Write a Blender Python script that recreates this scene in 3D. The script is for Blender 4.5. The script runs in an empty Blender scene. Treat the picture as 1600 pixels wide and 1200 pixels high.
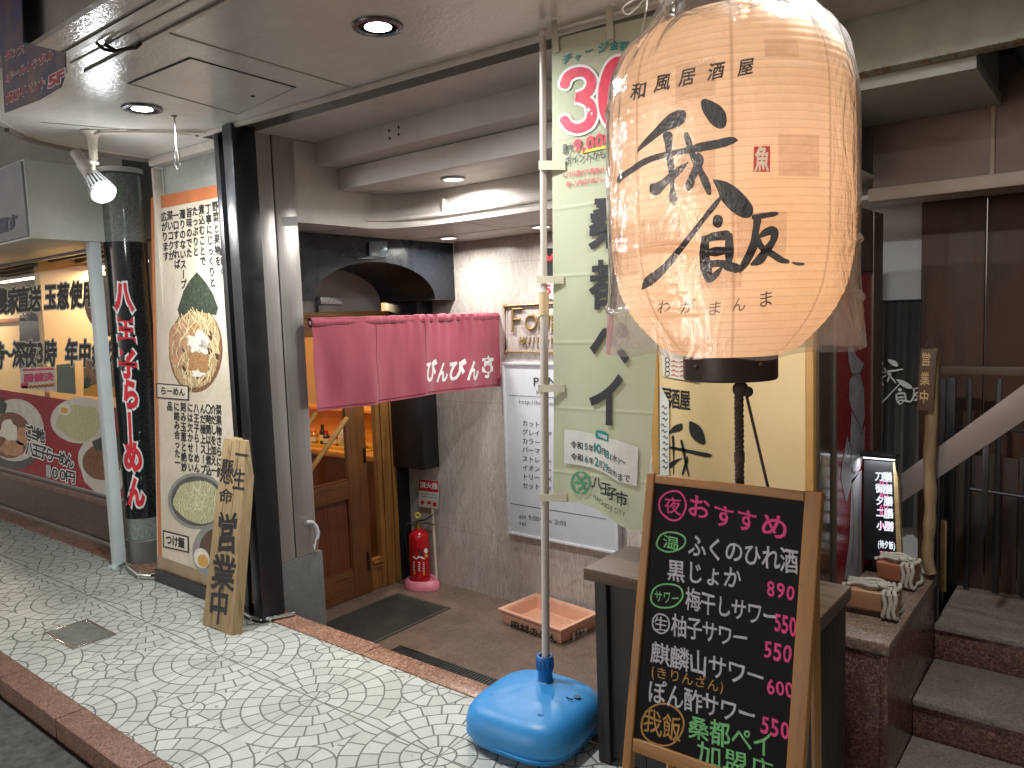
import bpy, bmesh, math, random
from mathutils import Vector, Matrix, noise

random.seed(7)
C = bpy.context.scene.collection
SC = bpy.context.scene
V = Vector

# ------------------------------------------------------------------ camera, world, exposure
FPX, CX, CY, CAMH = 1200.0, 800.0, 600.0, 1.5
def _d(px, py): return V((px - CX, -(py - CY), -FPX))
_ax = -_d(-702, 545).normalized()                   # street direction (X)
_az = -_d(1085, 12800).normalized()                 # up (Z)
_az = (_az - _ax * _ax.dot(_az)).normalized()
_ay = _az.cross(_ax)                                # into the building (Y)
ROT = Matrix((_ax, _ay, _az))
cam_d = bpy.data.cameras.new('camera'); cam = bpy.data.objects.new('camera', cam_d); C.objects.link(cam)
cam_d.sensor_width = 36.0; cam_d.lens = 36.0 * FPX / 1600.0; cam_d.clip_start = 0.02; cam_d.clip_end = 500
cam.matrix_world = Matrix.Translation((0, 0, CAMH)) @ ROT.to_4x4()
SC.camera = cam

wd = bpy.data.worlds.new('World'); SC.world = wd; wd.use_nodes = True
wn = wd.node_tree; wn.nodes.clear()
_o = wn.nodes.new('ShaderNodeOutputWorld'); _b = wn.nodes.new('ShaderNodeBackground'); _s = wn.nodes.new('ShaderNodeTexSky')
_s.sky_type = 'NISHITA'; _s.sun_disc = False; _s.sun_elevation = math.radians(1.0); _s.sun_rotation = math.radians(200)
_b.inputs['Strength'].default_value = 0.34
_h = wn.nodes.new('ShaderNodeHueSaturation'); _h.inputs['Saturation'].default_value = .22      # a town sky at night: dim and almost grey
wn.links.new(_s.outputs[0], _h.inputs['Color']); wn.links.new(_h.outputs[0], _b.inputs['Color']); wn.links.new(_b.outputs[0], _o.inputs[0])

SC.view_settings.view_transform = 'Standard'; SC.view_settings.look = 'None'
SC.view_settings.exposure = 0.16; SC.view_settings.gamma = 1.0
SC.render.engine = 'CYCLES'
SC.cycles.max_bounces = 8; SC.cycles.transparent_max_bounces = 16
SC.cycles.sample_clamp_indirect = 3.0; SC.cycles.caustics_reflective = False; SC.cycles.caustics_refractive = False
SC.cycles.use_denoising = True

W_CANOPY, W_RECESS, W_SPOT, W_LANTERN, W_SHOP = 24.0, 10.0, 3.0, 3.9, 20.0

# ------------------------------------------------------------------ where things stand: view rays met with real planes
CAMP = V((0, 0, CAMH))
def ray(px, py): return (ROT @ _d(px, py)).normalized()
def onX(px, py, x): r = ray(px, py); return CAMP + r * (x / r.x)
def onY(px, py, y): r = ray(px, py); return CAMP + r * (y / r.y)
def onZ(px, py, z=0.0): r = ray(px, py); return CAMP + r * ((z - CAMH) / r.z)
class Plane:
    def __init__(s, p, n): s.p = V(p); s.n = V(n).normalized()
    def __call__(s, px, py, eps=0.0):
        r = ray(px, py); t = (s.p - CAMP).dot(s.n) / r.dot(s.n)
        q = CAMP + r * t
        return q + s.n * eps
def plane3(a, b, c):
    n = (b - a).cross(c - a)
    if n.dot(CAMP - a) < 0: n = -n
    return Plane(a, n)
def PX(x): return Plane((x, 0, 0), (1 if x < 0 else -1, 0, 0))
def PY(y): return Plane((0, y, 0), (0, -1, 0))
def PZ(z): return Plane((0, 0, z), (0, 0, 1 if z < CAMH else -1))
class Cyl:                                                             # upright cylinder facing the street
    def __init__(s, c, r): s.c = V((c[0], c[1])); s.r = r
    def __call__(s, px, py, eps=0.0):
        r = ray(px, py); d = V((r.x, r.y)); o = V((0, 0)) - s.c; R = s.r + eps
        a = d.dot(d); b = 2 * o.dot(d); cc = o.dot(o) - R * R; D = b * b - 4 * a * cc
        t = (-b - math.sqrt(D)) / (2 * a) if D > 0 else -b / (2 * a)
        q = CAMP + r * t
        if D <= 0:
            u = (V((q.x, q.y)) - s.c).normalized() * R; q.x, q.y = s.c.x + u.x, s.c.y + u.y
        return q

# ------------------------------------------------------------------ mesh builder
class MB:
    def __init__(s): s.bm = bmesh.new(); s.mi = 0
    def face(s, pts, smooth=False):
        vs = [s.bm.verts.new(p) for p in pts]
        try: f = s.bm.faces.new(vs)
        except ValueError: return
        f.material_index = s.mi; f.smooth = smooth
        return f
    def box(s, a, b, bev=0.0, seg=2, M=None):
        a, b = V(a), V(b)
        lo = V((min(a.x, b.x), min(a.y, b.y), min(a.z, b.z))); hi = V((max(a.x, b.x), max(a.y, b.y), max(a.z, b.z)))
        t = bmesh.new(); bmesh.ops.create_cube(t, size=1.0)
        for v in t.verts:
            v.co = V((lo.x + (v.co.x + .5) * (hi.x - lo.x), lo.y + (v.co.y + .5) * (hi.y - lo.y), lo.z + (v.co.z + .5) * (hi.z - lo.z)))
        if bev > 0:
            bmesh.ops.bevel(t, geom=t.edges[:], offset=min(bev, .49 * min(hi - lo)), segments=seg, affect='EDGES', profile=.6)
        s.merge(t, M, bev > 0)
        return s
    def merge(s, t, M=None, smooth=False):
        mp = {}
        for v in t.verts: mp[v] = s.bm.verts.new(M @ v.co if M else v.co)
        for f in t.faces:
            try: g = s.bm.faces.new([mp[v] for v in f.verts])
            except ValueError: continue
            g.material_index = s.mi; g.smooth = smooth or f.smooth
        t.free()
    def prism(s, pts, vec, bev=0.0, seg=2):
        t = bmesh.new(); vec = V(vec)
        A = [t.verts.new(p) for p in pts]; B = [t.verts.new(V(p) + vec) for p in pts]; n = len(pts)
        t.faces.new(A); t.faces.new(B[::-1])
        for i in range(n): t.faces.new([A[i], B[i], B[(i + 1) % n], A[(i + 1) % n]])
        bmesh.ops.recalc_face_normals(t, faces=t.faces[:])
        if bev > 0: bmesh.ops.bevel(t, geom=t.edges[:], offset=bev, segments=seg, affect='EDGES', profile=.6)
        s.merge(t, None, bev > 0)
        return s
    def tube(s, path, r, seg=10, closed=False, cap=True, flat=1.0):
        path = [V(p) for p in path]; n = len(path); rs = r if isinstance(r, (list, tuple)) else [r] * n
        rings = []; up = None
        for i, p in enumerate(path):
            a = path[(i - 1) % n] if (closed or i) else p; b = path[(i + 1) % n] if (closed or i < n - 1) else p
            t = (b - a).normalized()
            if up is None:
                up = V((0, 0, 1)) if abs(t.z) < .9 else V((1, 0, 0))
            up = (up - t * up.dot(t)).normalized(); sd = t.cross(up)
            rings.append([s.bm.verts.new(p + (sd * math.cos(2 * math.pi * k / seg) + up * flat * math.sin(2 * math.pi * k / seg)) * rs[i]) for k in range(seg)])
        for i in range(n if closed else n - 1):
            A, B = rings[i], rings[(i + 1) % n]
            for k in range(seg):
                f = s.bm.faces.new([A[k], A[(k + 1) % seg], B[(k + 1) % seg], B[k]]); f.smooth = True; f.material_index = s.mi
        if cap and not closed:
            for R in (rings[0][::-1], rings[-1]):
                f = s.bm.faces.new(R); f.material_index = s.mi
        return s
    def lathe(s, prof, c, seg=32, M=None, f=None):
        rings = []
        for (r, z) in prof:
            R = []
            for k in range(seg):
                a = 2 * math.pi * k / seg
                p = V((r * math.cos(a), r * math.sin(a), z))
                if f: p = f(p, a)
                R.append(s.bm.verts.new((M @ p if M else p) + V(c)))
            rings.append(R)
        for A, B in zip(rings, rings[1:]):
            for k in range(seg):
                g = s.bm.faces.new([A[k], A[(k + 1) % seg], B[(k + 1) % seg], B[k]]); g.smooth = True; g.material_index = s.mi
        if prof[0][0] > 1e-6:
            g = s.bm.faces.new(rings[0][::-1]); g.material_index = s.mi
        if prof[-1][0] > 1e-6:
            g = s.bm.faces.new(rings[-1]); g.material_index = s.mi
        bmesh.ops.remove_doubles(s.bm, verts=[v for R in (rings[0], rings[-1]) for v in R], dist=1e-6)
        return s
    def grid(s, nu, nv, f, smooth=True):
        G = [[s.bm.verts.new(f(i / nu, j / nv)) for j in range(nv + 1)] for i in range(nu + 1)]
        for i in range(nu):
            for j in range(nv):
                g = s.bm.faces.new([G[i][j], G[i + 1][j], G[i + 1][j + 1], G[i][j + 1]]); g.smooth = smooth; g.material_index = s.mi
        return s
    def blob(s, c, r, seg=16, rings=10, f=None):
        c = V(c); prof = []
        for i in range(rings + 1):
            a = math.pi * i / rings - math.pi / 2; prof.append((math.cos(a), math.sin(a)))
        R = []
        for (q, z) in prof:
            ring = []
            for k in range(seg):
                a = 2 * math.pi * k / seg; p = V((q * math.cos(a) * r[0], q * math.sin(a) * r[1], z * r[2]))
                if f: p = f(p)
                ring.append(s.bm.verts.new(c + p))
            R.append(ring)
        for A, B in zip(R, R[1:]):
            for k in range(seg):
                g = s.bm.faces.new([A[k], A[(k + 1) % seg], B[(k + 1) % seg], B[k]]); g.smooth = True; g.material_index = s.mi
        bmesh.ops.remove_doubles(s.bm, verts=[v for q in (R[0], R[-1]) for v in q], dist=1e-6)
        return s
    def solidify(s, d):                                                  # give an open sheet a real thickness
        bmesh.ops.recalc_face_normals(s.bm, faces=s.bm.faces[:])
        bmesh.ops.solidify(s.bm, geom=s.bm.faces[:], thickness=d)
        return s
    def build(s, name, mats, parent=None, loc=None, angle=35, recalc=True):
        if recalc: bmesh.ops.recalc_face_normals(s.bm, faces=s.bm.faces[:])
        off = V(loc) if loc is not None else (world_loc(parent) if parent else V((0, 0, 0)))
        if off.length: bmesh.ops.translate(s.bm, verts=s.bm.verts[:], vec=-off)
        me = bpy.data.meshes.new(name); s.bm.to_mesh(me); s.bm.free()
        if any(p.use_smooth for p in me.polygons): me.set_sharp_from_angle(angle=math.radians(angle))
        for m in (mats if isinstance(mats, (list, tuple)) else [mats]): me.materials.append(m)
        o = bpy.data.objects.new(name, me); C.objects.link(o)
        if parent: o.parent = parent
        elif loc is not None: o.location = loc
        return o
def world_loc(o):
    p = V((0, 0, 0))
    while o: p += o.location; o = o.parent
    return p
def tag(o, label, cat, group=None, kind=None):
    if label: o['label'] = label
    if cat: o['category'] = cat
    if group: o['group'] = group
    if kind: o['kind'] = kind
    return o
def thing(name, label, cat, loc, group=None):
    o = bpy.data.objects.new(name, None); C.objects.link(o); o.location = V(loc); o.empty_display_size = .05
    return tag(o, label, cat, group)
def struct(o): o['kind'] = 'structure'; return o
def copy_tree(o, loc=None, label=None, parent=None):
    c = o.copy(); C.objects.link(c)
    if parent: c.parent = parent
    if loc is not None: c.location = V(loc)
    if label: c['label'] = label
    for ch in list(o.children): copy_tree(ch, parent=c)
    return c

# ------------------------------------------------------------------ writing
_G = {}
def glyph(ch):
    if ch in _G: return _G[ch]
    cu = bpy.data.curves.new('g', 'FONT'); cu.body = ch; cu.resolution_u = 3
    o = bpy.data.objects.new('g', cu); C.objects.link(o)
    bpy.context.view_layer.update()
    me = bpy.data.meshes.new_from_object(o.evaluated_get(bpy.context.evaluated_depsgraph_get()))
    b = bmesh.new(); b.from_mesh(me); bmesh.ops.remove_doubles(b, verts=b.verts[:], dist=1e-5)
    bpy.data.objects.remove(o); bpy.data.curves.remove(cu); bpy.data.meshes.remove(me)
    b.verts.index_update()
    vs = [(v.co.x, v.co.y) for v in b.verts]; fs = [tuple(v.index for v in f.verts) for f in b.faces]
    E, N = [], {}
    for e in b.edges:
        if len(e.link_faces) != 1: continue
        p, q = e.verts[0].co, e.verts[1].co; c = e.link_faces[0].calc_center_median(); d = q - p
        n = V((d.y, -d.x, 0))
        if n.length < 1e-9: continue
        n.normalize()
        if n.dot(c - p) > 0: n = -n
        E.append((e.verts[0].index, e.verts[1].index))
        for v in e.verts: N.setdefault(v.index, []).append(n)
    out = {}
    for k, ns in N.items():
        n = sum(ns, V((0, 0, 0)))
        n = n.normalized() if n.length > 1e-6 else ns[0]
        out[k] = tuple((n * min(1.5, 1 / max(.3, n.dot(ns[0]))))[:2])
    b.free()
    wide = ord(ch) > 0x2000
    if wide: adv = 1.0; vs = [(x - .5, y - .375) for x, y in vs]
    else:
        xs = [v[0] for v in vs] or [0, .3]; w = max(xs) - min(xs); adv = w + .12; m = (max(xs) + min(xs)) / 2
        vs = [(x - m, y - .36) for x, y in vs]
    _G[ch] = (vs, fs, adv, E, out); return _G[ch]
VROT = 'ー〜（）～'
def put(mb, P, ch, c, ax, ay, eps=.002, bold=0.0, warp=0.0, rot=False, seed=0):
    vs, fs, adv, E, N = glyph(ch)
    def at(x, y, e):
        if rot: x, y = y, -x
        if warp:
            n = noise.noise_vector(V((x * 1.7 + seed * 3.1, y * 1.7, seed * 1.37)))
            x += n.x * warp; y += n.y * warp
        return mb.bm.verts.new(P(c[0] + ax[0] * x + ay[0] * y, c[1] + ax[1] * x + ay[1] * y, e))
    out = [at(x, y, eps) for x, y in vs]
    for f in fs:
        try: g = mb.bm.faces.new([out[i] for i in f]); g.material_index = mb.mi
        except ValueError: pass
    if bold > 0:                                                          # thicken the strokes with a mitred border
        for k, (i, j) in enumerate(E):
            e = eps - 4e-5 * (1 + k % 9)
            (x0, y0), (x1, y1) = vs[i], vs[j]; (a0, b0), (a1, b1) = N[i], N[j]
            q = [at(x0, y0, e), at(x1, y1, e), at(x1 + a1 * bold, y1 + b1 * bold, e), at(x0 + a0 * bold, y0 + b0 * bold, e)]
            g = mb.bm.faces.new(q); g.material_index = mb.mi
def along(pts, t):
    L = [math.hypot(b[0] - a[0], b[1] - a[1]) for a, b in zip(pts, pts[1:])]; T = sum(L); d = t * T
    for (a, b, l) in zip(pts, pts[1:], L):
        if d <= l or b is pts[-1]:
            k = d / l; return (a[0] + (b[0] - a[0]) * k, a[1] + (b[1] - a[1]) * k), ((b[0] - a[0]) / l, (b[1] - a[1]) / l), T
        d -= l
def htext(mb, P, s, pts, h, tilt=0.0, eps=.002, bold=0.0, warp=0.0, wfit=1.0, jit=0.0, seed=1):
    """a horizontal line of writing from pts[0] to pts[-1]; h is its em height"""
    n = sum(glyph(c)[2] if c != ' ' else .4 for c in s); x = 0.0; R = random.Random(seed)
    for i, c in enumerate(s):
        a = glyph(c)[2] if c != ' ' else .4
        (q, d, T) = along(pts, min(1, (x + a / 2) / n)); x += a
        if c == ' ': continue
        w = T / n * wfit; hh = h * (1 + R.uniform(-jit, jit)); th = R.uniform(-jit, jit) * .5
        dx, dy = d[0] * math.cos(th) - d[1] * math.sin(th), d[0] * math.sin(th) + d[1] * math.cos(th)
        put(mb, P, c, (q[0], q[1] + R.uniform(-jit, jit) * h * .4), (dx * w, dy * w), (tilt * hh, -hh), eps, bold, warp, seed=seed * 31 + i)
def vtext(mb, P, s, p0, p1, w, slope=0.0, eps=.002, bold=0.0, warp=0.0, hfit=1.0, seed=1):
    """a vertical column of writing; slope: how far the glyphs' own baseline drops per unit of width"""
    n = len(s); ux, uy = (p1[0] - p0[0]) / n, (p1[1] - p0[1]) / n
    for i, c in enumerate(s):
        if c == ' ': continue
        q = (p0[0] + ux * (i + .5), p0[1] + uy * (i + .5))
        put(mb, P, c, q, (w, w * slope), (-ux * hfit, -uy * hfit), eps, bold, warp, rot=c in VROT, seed=seed * 17 + i)
def ribbon(mb, P, pts, eps=.002, sub=5, closed=False, rough=0.0):
    """a brush stroke: pts are (x, y, width)"""
    n = len(pts); Q = []
    def g(i): return pts[i % n] if closed else pts[max(0, min(n - 1, i))]
    for i in range(n if closed else n - 1):
        a, b, c, d = g(i - 1), g(i), g(i + 1), g(i + 2)
        for k in range(sub):
            t = k / sub
            Q.append(tuple(.5 * ((2 * b[j]) + (-a[j] + c[j]) * t + (2 * a[j] - 5 * b[j] + 4 * c[j] - d[j]) * t * t + (-a[j] + 3 * b[j] - 3 * c[j] + d[j]) * t ** 3) for j in range(3)))
    if not closed: Q.append(tuple(map(float, pts[-1])))
    m = len(Q); L = []; 
    for i, q in enumerate(Q):
        a = Q[(i - 1) % m] if (closed or i) else q; b = Q[(i + 1) % m] if (closed or i < m - 1) else q
        dx, dy = b[0] - a[0], b[1] - a[1]; l = math.hypot(dx, dy) or 1; w = max(.15, q[2] / 2)
        if rough: w *= 1 + rough * noise.noise(V((q[0] * .15, q[1] * .15, 2.2)))
        nx, ny = -dy / l * w, dx / l * w
        L.append([mb.bm.verts.new(P(q[0] + nx * s_, q[1] + ny * s_, eps)) for s_ in (1, .33, -.33, -1)])
    def quad(A, B):
        for k in range(3):
            f = mb.bm.faces.new([A[k], A[k + 1], B[k + 1], B[k]]); f.material_index = mb.mi
    for i in range(m if closed else m - 1): quad(L[i], L[(i + 1) % m])
    if not closed:                                                        # round the two ends
        for i, sg in ((0, -1), (m - 1, 1)):
            q = Q[i]; o = Q[1] if i == 0 else Q[m - 2]
            dx, dy = q[0] - o[0], q[1] - o[1]; l = math.hypot(dx, dy) or 1; w = max(.15, q[2] / 2); dx, dy = dx / l, dy / l
            arc = [mb.bm.verts.new(P(q[0] + dx * w * .8 * math.sin(t) + (-dy) * w * math.cos(t), q[1] + dy * w * .8 * math.sin(t) + dx * w * math.cos(t), eps)) for t in (math.pi * k / 6 for k in range(7))]
            f = mb.bm.faces.new(arc); f.material_index = mb.mi
def shape(mb, P, pts, eps=.0):
    f = mb.face([P(x, y, eps) for x, y in pts]); return f
def ell(mb, P, cx, cy, rx, ry, eps=.002, rot=0.0, n=28, wob=0.0, seed=0):
    pts = []
    for k in range(n):
        a = 2 * math.pi * k / n; q = 1 + wob * noise.noise(V((math.cos(a) * 1.6, math.sin(a) * 1.6, seed * 3.3)))
        x, y = rx * q * math.cos(a), ry * q * math.sin(a)
        pts.append((cx + x * math.cos(rot) - y * math.sin(rot), cy + x * math.sin(rot) + y * math.cos(rot)))
    return shape(mb, P, pts, eps)
def ring(mb, P, cx, cy, rx, ry, w, eps=.002, rot=0.0, wob=0.0, seed=0, a0=0.0, a1=2 * math.pi, n=26):
    pts = []; full = a1 - a0 > 6.2
    for k in range(n if full else n + 1):
        a = a0 + (a1 - a0) * k / n; q = 1 + wob * noise.noise(V((math.cos(a), math.sin(a), seed * 3.3)))
        x, y = rx * q * math.cos(a), ry * q * math.sin(a)
        pts.append((cx + x * math.cos(rot) - y * math.sin(rot), cy + x * math.sin(rot) + y * math.cos(rot), w))
    ribbon(mb, P, pts, eps, 1, full)

# ------------------------------------------------------------------ materials
class NT:
    """small helper for node graphs"""
    def __init__(s, name):
        s.m = bpy.data.materials.new(name); s.m.use_nodes = True; s.t = s.m.node_tree; s.t.nodes.clear()
        s.out = s.t.nodes.new('ShaderNodeOutputMaterial')
        s.tc = s.t.nodes.new('ShaderNodeTexCoord'); s.co = s.tc.outputs['Object']
    def n(s, kind, **kw):
        o = s.t.nodes.new(kind)
        for k, v in kw.items():
            if hasattr(o, k): setattr(o, k, v)
        return o
    def set(s, sock, v):
        if isinstance(v, bpy.types.NodeSocket): s.t.links.new(v, sock)
        elif v is not None:
            if sock.type == 'RGBA' and len(v) == 3: v = (*v, 1)
            sock.default_value = v
    def m_(s, op, a, b=None, c=None):
        o = s.n('ShaderNodeMath', operation=op)
        for i, v in enumerate((a, b, c)): s.set(o.inputs[i], v)
        return o.outputs[0]
    def mapped(s, scale=(1, 1, 1), rot=(0, 0, 0), loc=(0, 0, 0)):
        o = s.n('ShaderNodeMapping'); s.set(o.inputs['Vector'], s.co)
        o.inputs['Scale'].default_value = scale; o.inputs['Rotation'].default_value = rot; o.inputs['Location'].default_value = loc
        return o.outputs[0]
    def noise(s, scale, detail=4, rough=.55, vec=None, dist=0.0):
        o = s.n('ShaderNodeTexNoise'); s.set(o.inputs['Vector'], vec or s.co)
        o.inputs['Scale'].default_value = scale; o.inputs['Detail'].default_value = detail; o.inputs['Roughness'].default_value = rough; o.inputs['Distortion'].default_value = dist
        return o.outputs[0]
    def ramp(s, fac, stops, interp='LINEAR'):
        o = s.n('ShaderNodeValToRGB'); s.set(o.inputs[0], fac); e = o.color_ramp.elements; o.color_ramp.interpolation = interp
        while len(e) < len(stops): e.new(.5)
        for q, (p, c) in zip(e, stops): q.position = p; q.color = (*c, 1) if len(c) == 3 else c
        return o.outputs[0]
    def mix(s, fac, a, b, mode='MIX'):
        o = s.n('ShaderNodeMix', data_type='RGBA', blend_type=mode)
        s.set(o.inputs[0], fac); s.set(o.inputs[6], a); s.set(o.inputs[7], b); return o.outputs[2]
    def maprange(s, v, a, b, c=0.0, d=1.0):
        o = s.n('ShaderNodeMapRange'); s.set(o.inputs[0], v)
        for i, q in enumerate((a, b, c, d)): o.inputs[i + 1].default_value = q
        return o.outputs[0]
    def bump(s, h, strength=.3, dist=.01):
        o = s.n('ShaderNodeBump'); s.set(o.inputs['Height'], h); o.inputs['Strength'].default_value = strength; o.inputs['Distance'].default_value = dist
        return o.outputs[0]
    def pbr(s, col, rough=.5, metal=0.0, normal=None, **kw):
        o = s.n('ShaderNodeBsdfPrincipled'); s.set(o.inputs['Base Color'], col); s.set(o.inputs['Roughness'], rough); s.set(o.inputs['Metallic'], metal)
        if normal: s.set(o.inputs['Normal'], normal)
        for k, v in kw.items(): s.set(o.inputs[k.replace('_', ' ')], v)
        s.t.links.new(o.outputs[0], s.out.inputs[0]); return o
    def xyz(s, vec=None):
        o = s.n('ShaderNodeSeparateXYZ'); s.set(o.inputs[0], vec or s.co); return o.outputs
def hx(h):                                                               # sRGB hex -> linear
    v = [int(h[i:i + 2], 16) / 255 for i in (0, 2, 4)]
    return tuple(c / 12.92 if c < .04045 else ((c + .055) / 1.055) ** 2.4 for c in v)
def sc(c, k): return tuple(min(1, x * k) for x in c)
_M = {}
def plain(name, col, rough=.5, metal=0.0, var=.12, scale=9.0, bump=0.0, bscale=60.0, dirt=0.0, stretch=(1, 1, 1), **kw):
    """paint, plastic, cloth, metal: a colour with some wear in it"""
    if name in _M: return _M[name]
    t = NT(name); vec = t.mapped(stretch) if stretch != (1, 1, 1) else t.co
    nz = t.noise(scale, 5, .6, vec); c = t.mix(t.maprange(nz, .3, .7), sc(col, 1 - var), sc(col, 1 + var))
    if dirt: c = t.mix(t.maprange(t.noise(3.1, 6, .65), .55, .75, 0, dirt), c, sc(col, .35))
    r = t.maprange(t.noise(scale * 2.3, 3, .6, vec), .3, .7, max(.02, rough - .08), min(1, rough + .08))
    nm = t.bump(t.noise(bscale, 3, .6, vec), bump, .004) if bump else None
    t.pbr(c, r, metal, nm, **kw); _M[name] = t.m; return t.m
def wood(name, c1, c2, axis='z', rough=.5, scale=1.0, ring=22.0):
    if name in _M: return _M[name]
    t = NT(name); st = {'x': (1.2, ring, ring), 'y': (ring, 1.2, ring), 'z': (ring, ring, 1.2)}[axis]
    vec = t.mapped(tuple(v * scale for v in st)); g = t.noise(1.6, 7, .65, vec, .6); g2 = t.noise(5.0, 4, .7, vec)
    c = t.ramp(g, [(.28, c2), (.48, sc(c1, .85)), (.72, c1)]); c = t.mix(t.maprange(g2, .55, .75, 0, .45), c, c2)
    c = t.mix(t.maprange(t.noise(2.2, 5, .6), .4, .75, 0, .35), c, sc(c2, .8))
    t.pbr(c, t.maprange(g, .3, .7, rough - .1, rough + .12), 0, t.bump(g2, .25, .003)); _M[name] = t.m; return t.m
def granite(name, c1, c2, c3, rough=.35, scale=190.0, bump=.15):
    if name in _M: return _M[name]
    t = NT(name); vo = t.n('ShaderNodeTexVoronoi'); t.set(vo.inputs['Vector'], t.co); vo.inputs['Scale'].default_value = scale
    sp = t.xyz(vo.outputs['Color'])[0]
    c = t.ramp(sp, [(0, c2), (.3, c1), (.72, sc(c1, 1.25)), (.9, c3)])
    c = t.mix(t.maprange(t.noise(6, 6, .65), .35, .7, 0, .4), c, sc(c2, .8))
    t.pbr(c, t.maprange(t.noise(30, 4), .3, .7, rough - .1, rough + .15), 0, t.bump(t.noise(scale * 1.5, 3), bump, .002)); _M[name] = t.m; return t.m
def emit(name, col, k):
    if name in _M: return _M[name]
    t = NT(name); e = t.n('ShaderNodeEmission'); nz = t.noise(14, 2)
    t.set(e.inputs[0], t.mix(t.maprange(nz, .3, .7), sc(col, .93), col)); e.inputs[1].default_value = k
    t.t.links.new(e.outputs[0], t.out.inputs[0]); _M[name] = t.m; return t.m
def ink(name, col, rough=.6): return plain(name, col, rough, 0, .1, 25)

BLACK_INK = ink('black_ink', (.012, .012, .013)); WHITE_INK = ink('white_ink', (.78, .78, .77)); RED_INK = ink('red_ink', (.62, .02, .035))
GREY_INK = ink('grey_ink', (.2, .21, .2)); GREEN_INK = ink('green_ink', hx('1f7d78')); PINK_INK = ink('crimson_ink', hx('d2304e'))
soffit_m = None
def mk_enamel():
    t = NT('white_enamel_panel'); nz = t.noise(3.0, 6, .6); st = t.noise(2.0, 5, .7, t.mapped((1, 6, 1)))
    c = t.mix(t.maprange(nz, .35, .7), hx('d3d2ce'), hx('e0dfda')); c = t.mix(t.maprange(st, .55, .8, 0, .35), c, hx('8d877c'))
    h = t.noise(85, 2, .5); h2 = t.noise(28, 2, .5)
    t.pbr(c, t.maprange(nz, .3, .7, .14, .26), 0, t.bump(t.m_('ADD', h, h2), .2, .006)); return t.m
ENAMEL = mk_enamel()
CEIL_PAINT = plain('ceiling_paint', hx('c6c1bb'), .42, 0, .08, 5, .06, 90, .25)
TRIM = plain('pale_trim_paint', hx('cfc9c0'), .38, 0, .1, 12, .05, 80, .3)
def mk_steel(name, col, r, axis):
    t = NT(name); st = {'z': (160, 160, .6), 'x': (.6, 160, 160)}[axis]; n1 = t.noise(1, 4, .6, t.mapped(st))
    c = t.mix(t.maprange(n1, .3, .7), sc(col, .82), col); big = t.noise(2.5, 4)
    t.pbr(c, t.maprange(t.m_('ADD', n1, big), .7, 1.3, r - .08, r + .1), .85, t.bump(n1, .06, .001)); return t.m
STEEL = mk_steel('brushed_steel', (.56, .55, .535), .36, 'z')
CHROME = plain('polished_steel', (.62, .62, .61), .18, 1.0, .1, 20)
DARKMETAL = plain('black_painted_metal', (.011, .012, .014), .34, 0, .12, 4, .01, 60)
BLACKMATT = plain('black_board', (.012, .012, .014), .45, 0, .25, 8)
MIRROR = plain('dark_mirror_glass', (.45, .50, .49), .05, 1.0, .08, 4)
GALV = plain('galvanised_sheet', hx('a3a8a3'), .5, .35, .22, 3.5, .12, 120, .4, stretch=(1, 1, 2.2))
IRON_CREAM = plain('cream_cast_paint', hx('c9c2b2'), .45, 0, .1, 18, .1, 70, .3)
LAMP_GREY = plain('lamp_grey', hx('b7b5b2'), .4, .1, .08, 18)
WHITE_PAINT = plain('white_painted_steel', hx('c4d0d2'), .4, 0, .07, 7, .05, 80, .25)
WHITE_BOX = plain('white_box_acrylic', hx('d7dad4'), .35, 0, .06, 5, 0, 60, .2)
GLOW = emit('lamp_diffuser', (1.0, .98, .93), 14.0)
GLOW_SOFT = emit('soft_lamp_diffuser', (1.0, .95, .88), 5.0)

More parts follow.
